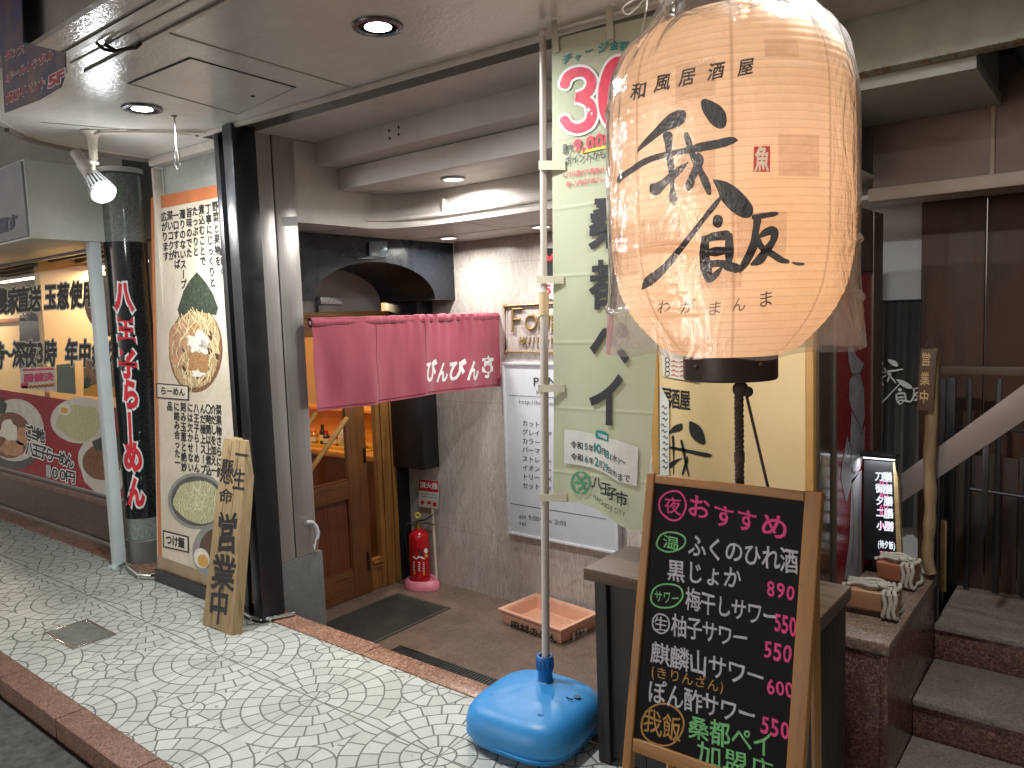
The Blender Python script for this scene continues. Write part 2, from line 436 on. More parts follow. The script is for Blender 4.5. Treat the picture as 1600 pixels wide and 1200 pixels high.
def mk_paving():
    t = NT('pale_fan_paving'); X, Y, _ = t.xyz(); p = .69
    m = t.m_
    x = m('DIVIDE', m('ADD', X, 3.189), p); y = m('DIVIDE', m('SUBTRACT', Y, 1.778), p)
    cx, cy = m('ROUND', x), m('ROUND', y)
    dx, dy = m('MULTIPLY', m('SUBTRACT', x, cx), p), m('MULTIPLY', m('SUBTRACT', y, cy), p)
    r = m('SQRT', m('ADD', m('MULTIPLY', dx, dx), m('MULTIPLY', dy, dy)))
    ang = m('ADD', m('DIVIDE', m('ARCTAN2', dy, dx), 2 * math.pi), .5)
    xs, ys = m('SUBTRACT', x, .5), m('SUBTRACT', y, .5); sx, sy = m('ROUND', xs), m('ROUND', ys)
    ex, ey = m('MULTIPLY', m('SUBTRACT', xs, sx), p), m('MULTIPLY', m('SUBTRACT', ys, sy), p)
    rs = m('SQRT', m('ADD', m('MULTIPLY', ex, ex), m('MULTIPLY', ey, ey)))
    angs = m('ADD', m('DIVIDE', m('ARCTAN2', ey, ex), 2 * math.pi), .5)
    small = m('LESS_THAN', rs, .143)
    def sel(a, b): return m('ADD', m('MULTIPLY', small, a), m('MULTIPLY', m('SUBTRACT', 1.0, small), b))
    # hand-laid: the joints wander a little
    wob = m('MULTIPLY', m('SUBTRACT', t.noise(9, 2), .5), .012)
    R0 = m('ADD', r, wob); R1 = m('ADD', rs, wob)
    kb = m('DIVIDE', m('ADD', R0, .0115), .0725); ib = m('FLOOR', kb)
    ks = m('DIVIDE', m('ADD', R1, .02), .0815); is_ = m('FLOOR', ks)
    fb = m('SUBTRACT', kb, ib); fs = m('SUBTRACT', ks, is_)
    db = m('MULTIPLY', m('MINIMUM', fb, m('SUBTRACT', 1.0, fb)), .0725); ds = m('MULTIPLY', m('MINIMUM', fs, m('SUBTRACT', 1.0, fs)), .0815)
    nb = m('ADD', m('MULTIPLY', ib, 5.0), 6.0); ns = m('ADD', m('MULTIPLY', is_, 6.0), 5.0)
    idx = sel(is_, ib); n = sel(ns, nb); A = sel(angs, ang); RR = sel(R1, R0); rd = sel(ds, db)
    ka = m('ADD', m('MULTIPLY', A, n), m('MULTIPLY', idx, .37)); ia = m('FLOOR', ka); fa = m('SUBTRACT', ka, ia)
    ta = m('MULTIPLY', m('MINIMUM', fa, m('SUBTRACT', 1.0, fa)), m('DIVIDE', m('MULTIPLY', RR, 2 * math.pi), n))
    edge = m('ABSOLUTE', m('SUBTRACT', rs, .143))
    half = m('MINIMUM', m('ABSOLUTE', dy), m('ABSOLUTE', m('SUBTRACT', m('ABSOLUTE', dy), p)))
    halfx = m('ADD', m('ABSOLUTE', dx), .0012)
    d = m('MINIMUM', m('MINIMUM', m('MINIMUM', rd, ta), m('MINIMUM', edge, half)), halfx)
    joint = t.maprange(d, .0021, .0042, 1.0, 0.0)
    cid = t.n('ShaderNodeCombineXYZ')
    t.set(cid.inputs[0], m('ADD', m('MULTIPLY', sel(sx, cx), 17.0), idx)); t.set(cid.inputs[1], m('ADD', m('MULTIPLY', sel(sy, cy), 29.0), ia)); t.set(cid.inputs[2], small)
    wn_ = t.n('ShaderNodeTexWhiteNoise'); t.set(wn_.inputs['Vector'], cid.outputs[0]); v = wn_.outputs['Value']
    tile = t.mix(v, hx('b1b3ab'), hx('c1c3bc')); sp = t.noise(260, 2, .7)
    tile = t.mix(t.maprange(sp, .54, .7, 0, .5), tile, hx('7d7e78')); stain = t.noise(2.6, 7, .7)
    tile = t.mix(t.maprange(stain, .48, .72, 0, .5), tile, hx('8d8f87'))
    grout = t.mix(t.noise(40), hx('585a54'), hx('72746c'))
    spot = t.maprange(t.noise(24, 2, .5), .735, .755); tile = t.mix(m('MULTIPLY', spot, .7), tile, hx('3b3a36'))
    c = t.mix(joint, tile, grout)
    h = m('SUBTRACT', m('MULTIPLY', m('SUBTRACT', 1.0, joint), 1.0), m('MULTIPLY', sp, .12))
    t.pbr(c, t.mix(joint, (.34, .34, .34), (.75, .75, .75)), 0, t.bump(h, .55, .003)); return t.m
PAVING = mk_paving()
THRESH = granite('brown_granite', hx('876351'), hx('5f4235'), hx('bd9780'), .3, 170)
KERB_M = granite('kerb_granite', hx('765546'), hx('50392f'), hx('967462'), .6, 190, .3)
GREYGRAN = granite('polished_grey_granite', hx('646664'), hx('565856'), hx('7b7d7b'), .22, 420, .12)
PEDGRAN = granite('dark_red_granite', hx('553a34'), hx('33201d'), hx('7d5b52'), .22, 210, .05)
STEP_TOP = granite('worn_step_stone', hx('6e645b'), hx('4b433c'), hx('877c72'), .6, 320)
FLOOR_M = granite('speckled_entrance_floor', hx('6f5d52'), hx('4c3d35'), hx('917c6d'), .4, 300, .1)
def mk_asphalt():
    t = NT('asphalt'); n1 = t.noise(160, 3, .7); n2 = t.noise(2, 5)
    c = t.ramp(n1, [(.3, (.02, .02, .021)), (.6, (.055, .055, .057)), (.78, (.11, .11, .11))]); c = t.mix(t.maprange(n2, .4, .7, 0, .5), c, (.018, .018, .019))
    t.pbr(c, .75, 0, t.bump(n1, .6, .006)); return t.m
ASPHALT = mk_asphalt()
CONCRETE = plain('gutter_concrete', hx('4c4c47'), .9, 0, .45, 26, .9, 90, .7)
def mk_marble():
    t = NT('grey_veined_marble'); vec = t.mapped((30, 30, 5.0)); w = t.noise(1.0, 5, .6, vec, 1.8); b = t.noise(2.2, 4, .5, t.mapped((2.5, 2.5, .7)))
    rid = t.m_('ABSOLUTE', t.m_('SUBTRACT', w, .5)); f2 = t.noise(70, 3, .7)
    c = t.ramp(rid, [(0, hx('8f877f')), (.022, hx('b3aba4')), (.06, hx('c3bdb7')), (.3, hx('c9c4be'))]); c = t.mix(t.maprange(b, .35, .7, 0, .6), c, hx('b1a69e')); c = t.mix(t.maprange(f2, .5, .75, 0, .3), c, hx('a79d95'))
    X, Y, Z = t.xyz(); fx = t.m_('FRACT', t.m_('DIVIDE', t.m_('ADD', X, 20.03), .62)); fz = t.m_('FRACT', t.m_('DIVIDE', t.m_('ADD', Z, 20.47), .95))
    j = t.m_('MAXIMUM', t.m_('LESS_THAN', fx, .004), t.m_('LESS_THAN', fz, .0025)); c = t.mix(t.m_('MULTIPLY', j, .6), c, hx('6d645d'))
    t.pbr(c, t.maprange(w, .3, .7, .2, .38), 0, t.bump(t.m_('SUBTRACT', w, j), .05, .002)); return t.m
MARBLE = mk_marble()
DOORWOOD = wood('varnished_door_wood', hx('8a5a30'), hx('4e2f17'), 'z', .35)
DOORFRAME = wood('light_frame_wood', hx('a87740'), hx('6a4420'), 'z', .35)
PANELWOOD = wood('red_brown_panel_wood', hx('83482a'), hx('4f2814'), 'z', .35)
OLDBOARD = wood('weathered_signboard_wood', hx('aa9169'), hx('6f5a3f'), 'z', .65)
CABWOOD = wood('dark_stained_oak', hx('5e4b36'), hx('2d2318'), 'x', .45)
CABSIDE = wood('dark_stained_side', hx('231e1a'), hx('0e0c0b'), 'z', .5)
FRAMEWOOD = wood('board_frame_wood', hx('b07c40'), hx('7c5024'), 'z', .45, 1.0, 14)
FRAMEWOODX = wood('board_frame_wood_across', hx('b07c40'), hx('7c5024'), 'x', .45, 1.0, 14)
PALEWOOD = wood('bare_pale_wood', hx('c7a97c'), hx('94754c'), 'x', .6)
DARKPLY = wood('dark_brown_plywood', hx('573a25'), hx('2d1c12'), 'z', .55, .6)
POSTWOOD = wood('knotty_post_wood', hx('8e7352'), hx('4e3b26'), 'z', .6)
COUNTER = wood('orange_counter_wood', hx('e0a050'), hx('b87830'), 'x', .35)
def mk_cloth(name, c1, c2, folds=(3, 3, 1)):
    t = NT(name); a = t.noise(2.4, 4, .6, t.mapped(folds)); wv = t.noise(420, 2)
    c = t.mix(t.maprange(a, .3, .7), c2, c1); t.pbr(c, .85, 0, t.bump(t.m_('ADD', t.m_('MULTIPLY', wv, .2), a), .25, .006), Sheen_Weight=.25); return t.m
NOREN = mk_cloth('faded_crimson_cloth', hx('a84e5e'), hx('8f3b4c'))
def mk_banner():
    t = NT('pale_green_banner_cloth'); a = t.noise(2.0, 4, .6, t.mapped((2, 2, 1))); X, Y, Z = t.xyz()
    f = t.m_('ABSOLUTE', t.m_('SUBTRACT', t.m_('FRACT', t.m_('DIVIDE', t.m_('ADD', Z, .07), .225)), .5))
    c = t.mix(t.maprange(a, .3, .7), hx('cfd3b8'), hx('c2c7aa'))
    bs = t.n('ShaderNodeBsdfPrincipled'); t.set(bs.inputs['Base Color'], c); bs.inputs['Roughness'].default_value = .75
    t.set(bs.inputs['Normal'], t.bump(t.m_('ADD', t.maprange(f, .46, .5), a), .18, .006))
    tr = t.n('ShaderNodeBsdfTranslucent'); t.set(tr.inputs[0], c); mx = t.n('ShaderNodeMixShader'); mx.inputs[0].default_value = .3
    t.t.links.new(bs.outputs[0], mx.inputs[1]); t.t.links.new(tr.outputs[0], mx.inputs[2]); t.t.links.new(mx.outputs[0], t.out.inputs[0]); return t.m
BANNER = mk_banner()
def mk_film(name, tint, a, rough=.1, bscale=14.0, bstr=.5, milk=.05, grad=None):
    t = NT(name); tr = t.n('ShaderNodeBsdfTransparent'); tr.inputs[0].default_value = (*tint, 1)
    gl = t.n('ShaderNodeBsdfPrincipled'); gl.inputs['Base Color'].default_value = (.8, .8, .8, 1); gl.inputs['Roughness'].default_value = rough; gl.inputs['Specular IOR Level'].default_value = 1.0
    nz = t.noise(bscale, 4, .6, t.mapped((1, 1, .45)), 1.2); t.set(gl.inputs['Normal'], t.bump(nz, bstr, .02))
    gs = t.n('ShaderNodeBsdfGlossy'); gs.inputs['Roughness'].default_value = rough; t.set(gs.inputs['Normal'], t.bump(nz, bstr, .02))
    lw = t.n('ShaderNodeLayerWeight'); lw.inputs['Blend'].default_value = .5; t.set(lw.inputs['Normal'], t.bump(nz, bstr, .02)); fz = t.m_('ADD', t.m_('MULTIPLY', t.m_('POWER', lw.outputs['Facing'], 4.0), .6), .04)
    m1 = t.n('ShaderNodeMixShader'); t.set(m1.inputs[0], t.m_('MULTIPLY', fz, a)); t.t.links.new(tr.outputs[0], m1.inputs[1]); t.t.links.new(gs.outputs[0], m1.inputs[2])
    m2 = t.n('ShaderNodeMixShader'); df = t.n('ShaderNodeBsdfDiffuse'); df.inputs[0].default_value = (.75, .74, .73, 1)
    if grad: t.set(m2.inputs[0], t.m_('MULTIPLY', t.maprange(t.xyz()[2], grad[0], grad[1], grad[2], milk), t.maprange(t.noise(6, 4, .6, t.mapped((1, 1, .3))), .3, .7, .7, 1.3)))
    else: m2.inputs[0].default_value = milk
    tl = t.n('ShaderNodeBsdfTranslucent'); tl.inputs[0].default_value = (.75, .74, .73, 1); m3 = t.n('ShaderNodeMixShader'); m3.inputs[0].default_value = .5
    t.t.links.new(df.outputs[0], m3.inputs[1]); t.t.links.new(tl.outputs[0], m3.inputs[2])
    t.t.links.new(m1.outputs[0], m2.inputs[1]); t.t.links.new(m3.outputs[0], m2.inputs[2]); t.t.links.new(m2.outputs[0], t.out.inputs[0]); return t.m
FILM = mk_film('clear_plastic_film', (.97, .965, .96), 3.0, .10, 11, .5, .10, (-.47, -.36, .27))
SKIRT = mk_film('cloudy_plastic_film', (.95, .93, .92), 1.6, .16, 7, .4, .30)
TAPE = mk_film('translucent_tape', (.85, .83, .78), 1.0, .3, 20, .2, .38)
PANE = mk_film('window_glass', (.93, .96, .94), 1.0, .03, 1.0, .0, .0)

# ================================================================== the ground
m = MB(); m.box((-40, -30, -.5), (40, .86, -.2)); struct(m.build('road', ASPHALT))
m = MB(); m.box((-40, .875, -.5), (40, 1.080, -.07), .012); struct(m.build('road_edge', CONCRETE))
m = MB()
x = -14.0
while x < 6: m.box((x, 1.087, -.5), (x + .596, 1.198, .004), .006); x += .6
struct(m.build('kerb', KERB_M))
m = MB(); m.box((-14, 1.2, -.5), (6, 2.148, 0)); struct(m.build('pavement', PAVING))
m = MB()
for (a, b) in ((-14, -9.2), (-9.2, -7.9), (-7.9, -6.6), (-6.6, -5.3), (-5.3, -3.9), (-3.9, -2.655), (-2.652, -1.83), (-1.827, -1.36)):
    yb = 2.268 if b > -3.5 else 2.33
    m.box((a + .001, 2.151, -.5), (b - .001, yb - (.012 if a > -2.7 else 0), .005), .004)
struct(m.build('pavement_edge', THRESH))
ZF = -.48
YM = onZ(692, 911, ZF).y; XD = onZ(575, 927, ZF).x
m = MB(); m.box((XD - .3, 2.269, -.7), (-1.36, YM + .3, ZF)); struct(m.build('entrance_floor', FLOOR_M))
m = MB(); m.box((-1.36, 2.151, -.7), (.9, 2.52, .0)); m.box((-1.36, 2.52, -.7), (-.8, 4.1, .0)); struct(m.build('side_floor', FLOOR_M))

# cast cover let into the paving
q = [onZ(68, 990), onZ(137, 968), onZ(183, 992), onZ(115, 1017)]
x0, x1, y0, y1 = -4.185, -3.845, 1.405, 1.612
t = thing('access_cover', 'small square metal access cover with a pale rim let into the paving', 'cover', (-4.015, 1.51, 0))
m = MB(); w = .014
for a, b in (((x0, y0), (x1, y0 + w)), ((x0, y1 - w), (x1, y1)), ((x0, y0 + w), (x0 + w, y1 - w)), ((x1 - w, y0 + w), (x1, y1 - w))): m.box((*a, -.01), (*b, .006), .002)
m.build('rim', CHROME, t)
m = MB(); m.box((x0 + w, y0 + w, -.01), (x1 - w, y1 - w, .003))
for i in range(13):
    for j in range(8):
        c = V((x0 + .032 + i * .0232, y0 + .03 + j * .0215, .003)); d = .0075 if (i + j) % 2 else -.0075
        m.box((-.010, -.0022, 0), (.010, .0022, .0022), 0, 1, Matrix.Translation(c) @ Matrix.Rotation(math.copysign(.75, d), 4, 'Z'))
m.build('plate', plain('cover_iron', hx('8d8f88'), .5, .5, .2, 30, .1, 90, .3), t)

# ================================================================== canopy over the pavement
ZC = 2.46
def cz(px, py): return onZ(px, py, ZC)
T0, T1 = V((-3.72, 2.125, ZC)), V((1.6, 2.40, ZC))
def trim_y(x): return T0.y + (T1.y - T0.y) * (x - T0.x) / (T1.x - T0.x)
canopy = thing('canopy', 'glossy white enamelled canopy soffit over the pavement with a rounded left corner', 'canopy', (-2.4, 1.6, ZC))
out = [V((1.6, 1.09, ZC)), V((-2.95, 1.09, ZC))]
cc = V((-3.45, 1.98, ZC))
for k in range(1, 13):
    a = math.radians(270 - 90 * k / 12); out.append(V((-3.25 + 1.14 * math.cos(a), 1.95 + .86 * math.sin(a), ZC)))
out += [V((-4.39, 2.235, ZC)), V((-3.72, 2.235, ZC)), V((-3.72, T0.y, ZC)), V((1.6, T1.y, ZC))]
m = MB(); m.prism(out, (0, 0, .05)); m.build('soffit_panel', ENAMEL, canopy)
m = MB()                                                               # the upstand round the edge
rim = out[:15]
for a, b in zip(rim, rim[1:]):
    d = (b - a).normalized(); nrm = V((d.y, -d.x, 0))
    m.face([a + V((0, 0, -.018)), b + V((0, 0, -.018)), b + V((0, 0, .5)), a + V((0, 0, .5))], True)
m.solidify(.02); m.build('fascia', plain('fascia_paint', hx('8a8680'), .5, 0, .1, 6, .05, 80, .4), canopy, angle=50)
m = MB()
inner = [p + (V((-2.9, 1.9, ZC)) - p).normalized() * .05 for p in rim[2:]]
m.tube([p + V((0, 0, -.003)) for p in inner], .005, 6, flat=.6)
m.build('edge_bead', TRIM, canopy)
JOINT = plain('joint_sealant', hx('b0aba1'), .5, 0, .12, 30)
def strip(mb, a, b, w, z0, th):
    a, b = V(a), V(b); d = (b - a).normalized(); n = V((-d.y, d.x, 0)) * w / 2
    mb.prism([V((p.x, p.y, z0)) for p in (a + n, b + n, b - n, a - n)], (0, 0, th))
m = MB()
strip(m, (-3.0, 1.262, 0), (1.6, 1.31, 0), .006, ZC - .0035, .006)
for xx in (-2.50, -1.02, .46): strip(m, (xx + .02, 1.345, 0), (xx - .03, trim_y(xx) - .04, 0), .010, ZC - .0035, .006)
strip(m, (-3.93, 1.50, 0), (-3.70, 2.10, 0), .007, ZC - .003, .006)
m.build('joint', JOINT, canopy)
m = MB(); strip(m, (-3.05, 1.335, 0), (1.6, 1.36, 0), .016, ZC - .008, .010); strip(m, (-2.96, 1.21, 0), (1.6, 1.235, 0), .03, ZC - .006, .008)
m.build('cover_strip', TRIM, canopy)
m = MB()                                                               # inspection hatch: a dark gap on three sides
h = [cz(200, 130), cz(297, 90), cz(462, 136), cz(372, 178)]
strip(m, h[0], h[1], .007, ZC - .0035, .006); strip(m, h[1], h[2], .006, ZC - .0035, .006); m.blob(cz(395, 150), (.011, .011, .004), 10, 6); m.build('hatch_gap', plain('gap_dark', (.02, .02, .02), .8), canopy)
m = MB(); strip(m, h[2], h[3], .003, ZC - .0033, .006); strip(m, h[3], h[0], .003, ZC - .0033, .006); m.build('hatch_joint', JOINT, canopy)
m = MB()
a, b = V((-3.64, trim_y(-3.6) - .012, ZC - .008)), V((1.6, T1.y - .012, ZC - .008))
m.tube([a, b], .014, 10); d = V((0, .03, 0)); m.tube([a + d + V((0, 0, .004)), b + d + V((0, 0, .004))], .009, 8)
m.build('back_trim', TRIM, canopy)
m = MB(); m.prism([V((-4.37, 2.215, ZC - .045)), V((-3.63, 2.235, ZC - .045)), V((-3.63, 2.284, ZC - .045)), V((-4.37, 2.284, ZC - .045))], (0, 0, .043)); m.build('wall_angle', TRIM, canopy)
m = MB(); k0 = V((-2.72, 1.26, ZC - .004))
m.tube([k0, k0 + V((.03, .02, -.022)), k0 + V((.075, .03, -.024)), k0 + V((.1, .055, -.02)), k0 + V((.105, .07, -.002))], .006, 8); m.tube([k0 + V((.0, -.03, -.0)), k0 + V((.01, -.01, -.02)), k0 + V((.04, .01, -.028))], .006, 8)
m.build('cleat', plain('rusty_hook', hx('4a4038'), .6, .6, .3, 40), canopy)

# dark building edge in front of and above the canopy, over the road side
m = MB(); m.box((-3.2, .35, 2.66), (1.6, 1.05, 3.3)); m.box((-6.2, .35, 2.95), (-3.2, 1.05, 3.3))
tag(m.build('upper_building_edge', plain('dark_brown_cladding', hx('5d5350'), .6, 0, .1, 5)), 'dark brown projecting upper storey edge beyond the canopy front', 'building edge')

# a downlight: trim ring, reflector, lamp
def downlight(name, label, x, y, z, r, glow, watts, group, deep=True):
    t = thing(name, label, 'ceiling light', (x, y, z), group)
    m = MB(); m.lathe([(r * .78, -.004), (r * .82, -.010), (r, -.008), (r * 1.02, -.001), (r * .98, 0)], (x, y, z), 40); m.build('trim_ring', plain('downlight_ring_' + ('grey' if deep else 'white'), hx('6c7076') if deep else hx('c8c8c6'), .25, .6 if deep else 0, .08, 20), t)
    m = MB(); m.lathe([(r * .78, -.004), (r * .62, -.0035), (r * .55, -.003)], (x, y, z), 40, f=None); m.build('reflector', plain('lamp_reflector', (.75, .77, .8), .12, 1.0, .05, 20), t)
    m = MB(); m.lathe([(r * .54 if deep else r * .76, -.0045 if deep else -.006), (r * .3, -.007), (.0001, -.008)], (x, y, z), 32); m.build('diffuser', glow, t)
    ld = bpy.data.lights.new('downlight_lamp', 'AREA'); ld.shape = 'DISK'; ld.size = r * 1.2; ld.energy = watts; ld.color = (.96, .99, 1.0) if deep else (1.0, .96, .9)
    ld.spread = math.radians(165)
    lo = bpy.data.objects.new('lamp', ld); C.objects.link(lo); lo.location = (0, 0, -.014); lo.parent = t
    return t
d1 = downlight('canopy_downlight', 'lit recessed ceiling lamp in the glossy canopy left of the white banner pole top', -1.945, 1.785, ZC - .001, .082, GLOW, W_CANOPY, 'round lamps recessed in the canopy')
copy_tree(d1, (-3.395, 1.71, ZC - .001), 'recessed ceiling lamp in the canopy above the hanging carabiner')
copy_tree(d1, (-.49, 1.86, ZC - .001), 'recessed ceiling lamp in the canopy right above the big paper lantern')

# the carabiner on its cord
t = thing('hanging_hook', 'small steel carabiner hanging on a cord from the canopy', 'hook', onZ(272, 181, ZC))
p = onZ(272, 181, ZC)
m = MB(); m.tube([p, p + V((.002, 0, -.05)), p + V((-.003, .002, -.1)), p + V((.0, 0, -.15))], .0035, 8); m.lathe([(.012, 0), (.012, -.006), (.003, -.012)], p, 12); m.build('cord', plain('pale_cord', hx('b8b2a6'), .8), t)
c = p + V((0, 0, -.195)); m = MB(); ax = (ROT @ V((1, 0, 0))).normalized()
m.tube([c + ax * (.011 * math.cos(a) * (1.15 if math.sin(a) < 0 else .8)) + V((0, 0, .045 * math.sin(a))) for a in (2 * math.pi * k / 16 for k in range(16))], .0038, 8, True); m.build('carabiner', CHROME, t)

# the spotlight on the canopy
sp = onZ(143, 205, ZC); joint = sp + V((.012, 0, -.155))
t = thing('spotlight', 'grey clip spotlight with a glowing lamp angled down from the canopy corner', 'spotlight', sp)
m = MB(); m.lathe([(.052, -.001), (.052, -.006), (.040, -.012), (.026, -.03), (.021, -.07), (.019, -.13), (.014, -.14)], sp, 24); m.build('mount', IRON_CREAM, t)
m = MB(); m.tube([joint + V((0, 0, .03)), joint + V((.012, -.012, .0)), joint + V((.008, -.014, -.03)), joint + V((-.012, -.008, -.04))], .008, 8); m.lathe([(.009, -.02), (.009, .02)], joint + V((.01, -.01, 0)), 12, Matrix.Rotation(1.57, 4, 'X')); m.build('swivel', IRON_CREAM, t)
A = onY(118, 238, sp.y + .0); B = onY(163, 303, sp.y + .03); dv = (B - A).normalized(); Ls = (B - A).length
Mq = dv.to_track_quat('Z', 'Y').to_matrix().to_4x4()
k0 = Ls - .125
m = MB(); m.lathe([(.024, 0), (.028, .004), (.028, k0 * .45), (.036, k0 * .5), (.036, k0 - .006), (.041, k0), (.041, k0 + .006)], A, 28, Mq); m.build('lamp_holder', LAMP_GREY, t)
m = MB(); m.lathe([(.034, k0 + .006), (.036, k0 + .02), (.044, k0 + .075), (.046, k0 + .095)], A, 30, Mq); m.build('heat_sink_core', plain('heat_sink_slot_shade', hx('4d5054'), .5, .2, .1, 25), t)  # core coloured dark for the shaded slots between the white fins
m = MB(); m.lathe([(.046, k0 + .092), (.060, k0 + .098), (.061, k0 + .118), (.056, k0 + .12)], A, 36, Mq)
for k in range(18):
    a = 2 * math.pi * k / 18; M2 = Matrix.Translation(A) @ Mq @ Matrix.Rotation(a, 4, 'Z') @ Matrix.Translation((.046, 0, k0 + .055)) @ Matrix.Rotation(.2, 4, 'Y')
    m.box((-.008, -.0045, -.046), (.006, .0045, .042), .001, 1, M2)
m.build('heat_sink', plain('white_heat_sink', hx('b4b7ba'), .4, .1, .1, 25), t)
m = MB(); m.lathe([(.058, Ls - .006), (.054, Ls + .004), (.035, Ls + .014), (.0001, Ls + .014)], A, 28, Mq); m.build('bulb', emit('spot_bulb', (.97, .99, 1.0), 9.0), t)
ld = bpy.data.lights.new('spot_lamp', 'SPOT'); ld.energy = W_SPOT * 10; ld.spot_size = math.radians(125); ld.spot_blend = .8; ld.shadow_soft_size = .05; ld.color = (.96, .98, 1.0)
lo = bpy.data.objects.new('lamp', ld); C.objects.link(lo); lo.parent = t; lo.location = (B + dv * .03) - sp
lo.rotation_euler = V((.55, .42, -.72)).to_track_quat('-Z', 'Y').to_euler()
ld = bpy.data.lights.new('spot_spill', 'POINT'); ld.energy = 5.0; ld.shadow_soft_size = .05; ld.color = (.96, .98, 1.0)
lo = bpy.data.objects.new('lamp', ld); C.objects.link(lo); lo.parent = t; lo.location = (B + dv * .075) - sp
m = MB(); m.tube([sp + V((.03, .0, -.02)), sp + V((.07, .03, -.012)), V((-3.56, 2.10, ZC - .012))], .0075, 8)
m.build('cable_conduit', IRON_CREAM, t)

# tenant banner hanging at the canopy corner
P = plane3(onY(8, 178, 1.02), onY(100, 140, 1.0), onY(8, 20, 1.02))
t = thing('tenant_banner', 'dark blue and purple hanging banner with outlined lettering at the canopy corner', 'banner', onY(8, 178, 1.02))
m = MB(); quadpts = [(-40, -120), (30, -110), (36, 66), (101, 82), (102, 112), (94, 136), (60, 156), (7, 176), (3, 100)]
m.prism([P(x, y, 0) for x, y in quadpts], -P.n * .004)
tb = NT('tenant_banner_print'); nz = tb.noise(6, 4, .7); tb.pbr(tb.ramp(nz, [(.35, hx('2a3560')), (.5, hx('4d4254')), (.68, hx('6e5650'))]), .5); m.build('sheet', tb.m, t)
for nm, off, mt in (('lettering_outline', .085, WHITE_INK), ('lettering', .03, plain('dull_red_print', hx('a03a48'), .5))):
    m = MB(); e = .0015 if off > .03 else .003
    htext(m, P, 'ダンス', [(9, 88), (39, 76)], 15, 0, e, off); htext(m, P, 'ホールレンタル', [(10, 123), (84, 84)], 16, 0, e, off)
    htext(m, P, '貸切イベント', [(11, 155), (73, 127)], 17, 0, e, off); htext(m, P, '5F', [(76, 129), (102, 116)], 24, 0, e, off + .02)
    m.build(nm, mt, t)

# ================================================================== ramen shop front on the left
YW = 2.30
PW = PY(YW)
def mk_cream(name, c):
    return plain(name, c, .6, 0, .05, 3, .03, 40, .12)
CREAM = mk_cream('cream_interior_wall', hx('d8b88c'))
shop = thing('ramen_shop', 'ramen shop front with a wide lit window above a low brown tiled wall', 'shop front', (-7, YW, 0))
def mk_tile():
    t = NT('brown_wall_tile'); X, Y, Z = t.xyz(); fx = t.m_('FRACT', t.m_('DIVIDE', t.m_('ADD', X, 20.2), .62)); j = t.m_('LESS_THAN', fx, .012)
    j2 = t.m_('LESS_THAN', t.m_('FRACT', t.m_('DIVIDE', t.m_('ADD', Z, 5.27), .27)), .015)
    nz = t.noise(14, 5, .6, t.mapped((1, 1, 4))); c = t.mix(t.maprange(nz, .3, .7), hx('40322b'), hx('5d4a40')); c = t.mix(t.m_('MAXIMUM', j, j2), c, hx('2a211d'))
    t.pbr(c, .35, 0, t.bump(nz, .1, .003)); return t.m
m = MB(); m.box((-13, YW, -.3), (-4.98, YW + .14, .30)); m.build('base_wall', mk_tile(), shop)
m = MB(); m.box((-13, YW - .035, .295), (-4.98, YW + .12, .345), .006); m.build('sill', granite('brown_sill_stone', hx('6b554b'), hx('463730'), hx('8d7568'), .35, 180), shop)
m = MB(); m.box((-13, YW - .02, .002), (-4.98, YW - .001, .035), .004); m.build('skirting', plain('grey_skirting', hx('77736d'), .4, .3, .1, 12), shop)
m = MB(); m.box((-13, YW - .008, .346), (-4.99, YW + .02, .372), .003); m.box((-5.06, YW - .01, .372), (-5.02, YW + .03, 2.06), .003)
m.box((-13, YW - .005, 2.02), (-5.02, YW + .03, 2.06), .003); m.build('window_frame', plain('aluminium_frame', hx('8f9290'), .35, .8, .1, 15), shop)
m = MB(); m.face([V((-13, YW + .008, .372)), V((-5.06, YW + .008, .372)), V((-5.06, YW + .008, 2.02)), V((-13, YW + .008, 2.02))]); m.build('window_pane', PANE, shop)
m = MB(); m.box((-13, YW - .0, 2.062), (-4.87, YW + .2, 3.3)); m.build('upper_wall', plain('grey_upper_wall', hx('69665f'), .6, 0, .1, 4, .05, 80, .3), shop)
m = MB()                                                              # the side return behind the round column, with the pale jamb
m.box((-4.36, 2.286, -.1), (-3.56, YW + .12, ZC - .005)); m.build('side_wall', GALV, shop)
m = MB(); m.box((-4.36, YW + .121, -.1), (-4.30, 2.465, ZC)); m.build('return_wall', GALV, shop)
m = MB(); m.box((-4.385, 2.232, .0), (-4.362, 2.285, ZC - .05), .004); m.build('jamb_cover', IRON_CREAM, shop)
# room behind the window
room = thing('shop_interior', 'warm cream interior of the ramen shop behind the window', 'interior', (-8, 3, 0))
m = MB(); m.box((-13.2, 3.35, -.3), (-4.95, 3.45, 2.3)); m.box((-4.95, 2.46, -.3), (-4.86, 3.45, 2.3)); m.build('back_wall', CREAM, room)
m = MB(); m.box((-13.2, 2.45, 2.08), (-4.95, 3.35, 2.16)); m.build('ceiling', mk_cream('tan_ceiling', hx('b99a72')), room)
m = MB()
for yy in (2.52, 2.72, 3.0): m.box((-13, yy, 2.045), (-4.96, yy + .035, 2.078), .004)
m.build('ceiling_rail', plain('dark_rail', hx('3a3028'), .5), room)
m = MB(); m.box((-13.2, 3.30, 1.62), (-4.97, 3.348, 1.665), .004); m.build('picture_rail', plain('terracotta_strip', hx('a0603c'), .5), room)
m = MB(); m.box((-13, 2.45, -.3), (-4.95, 3.35, -.2)); m.build('floor', FLOOR_M, room)
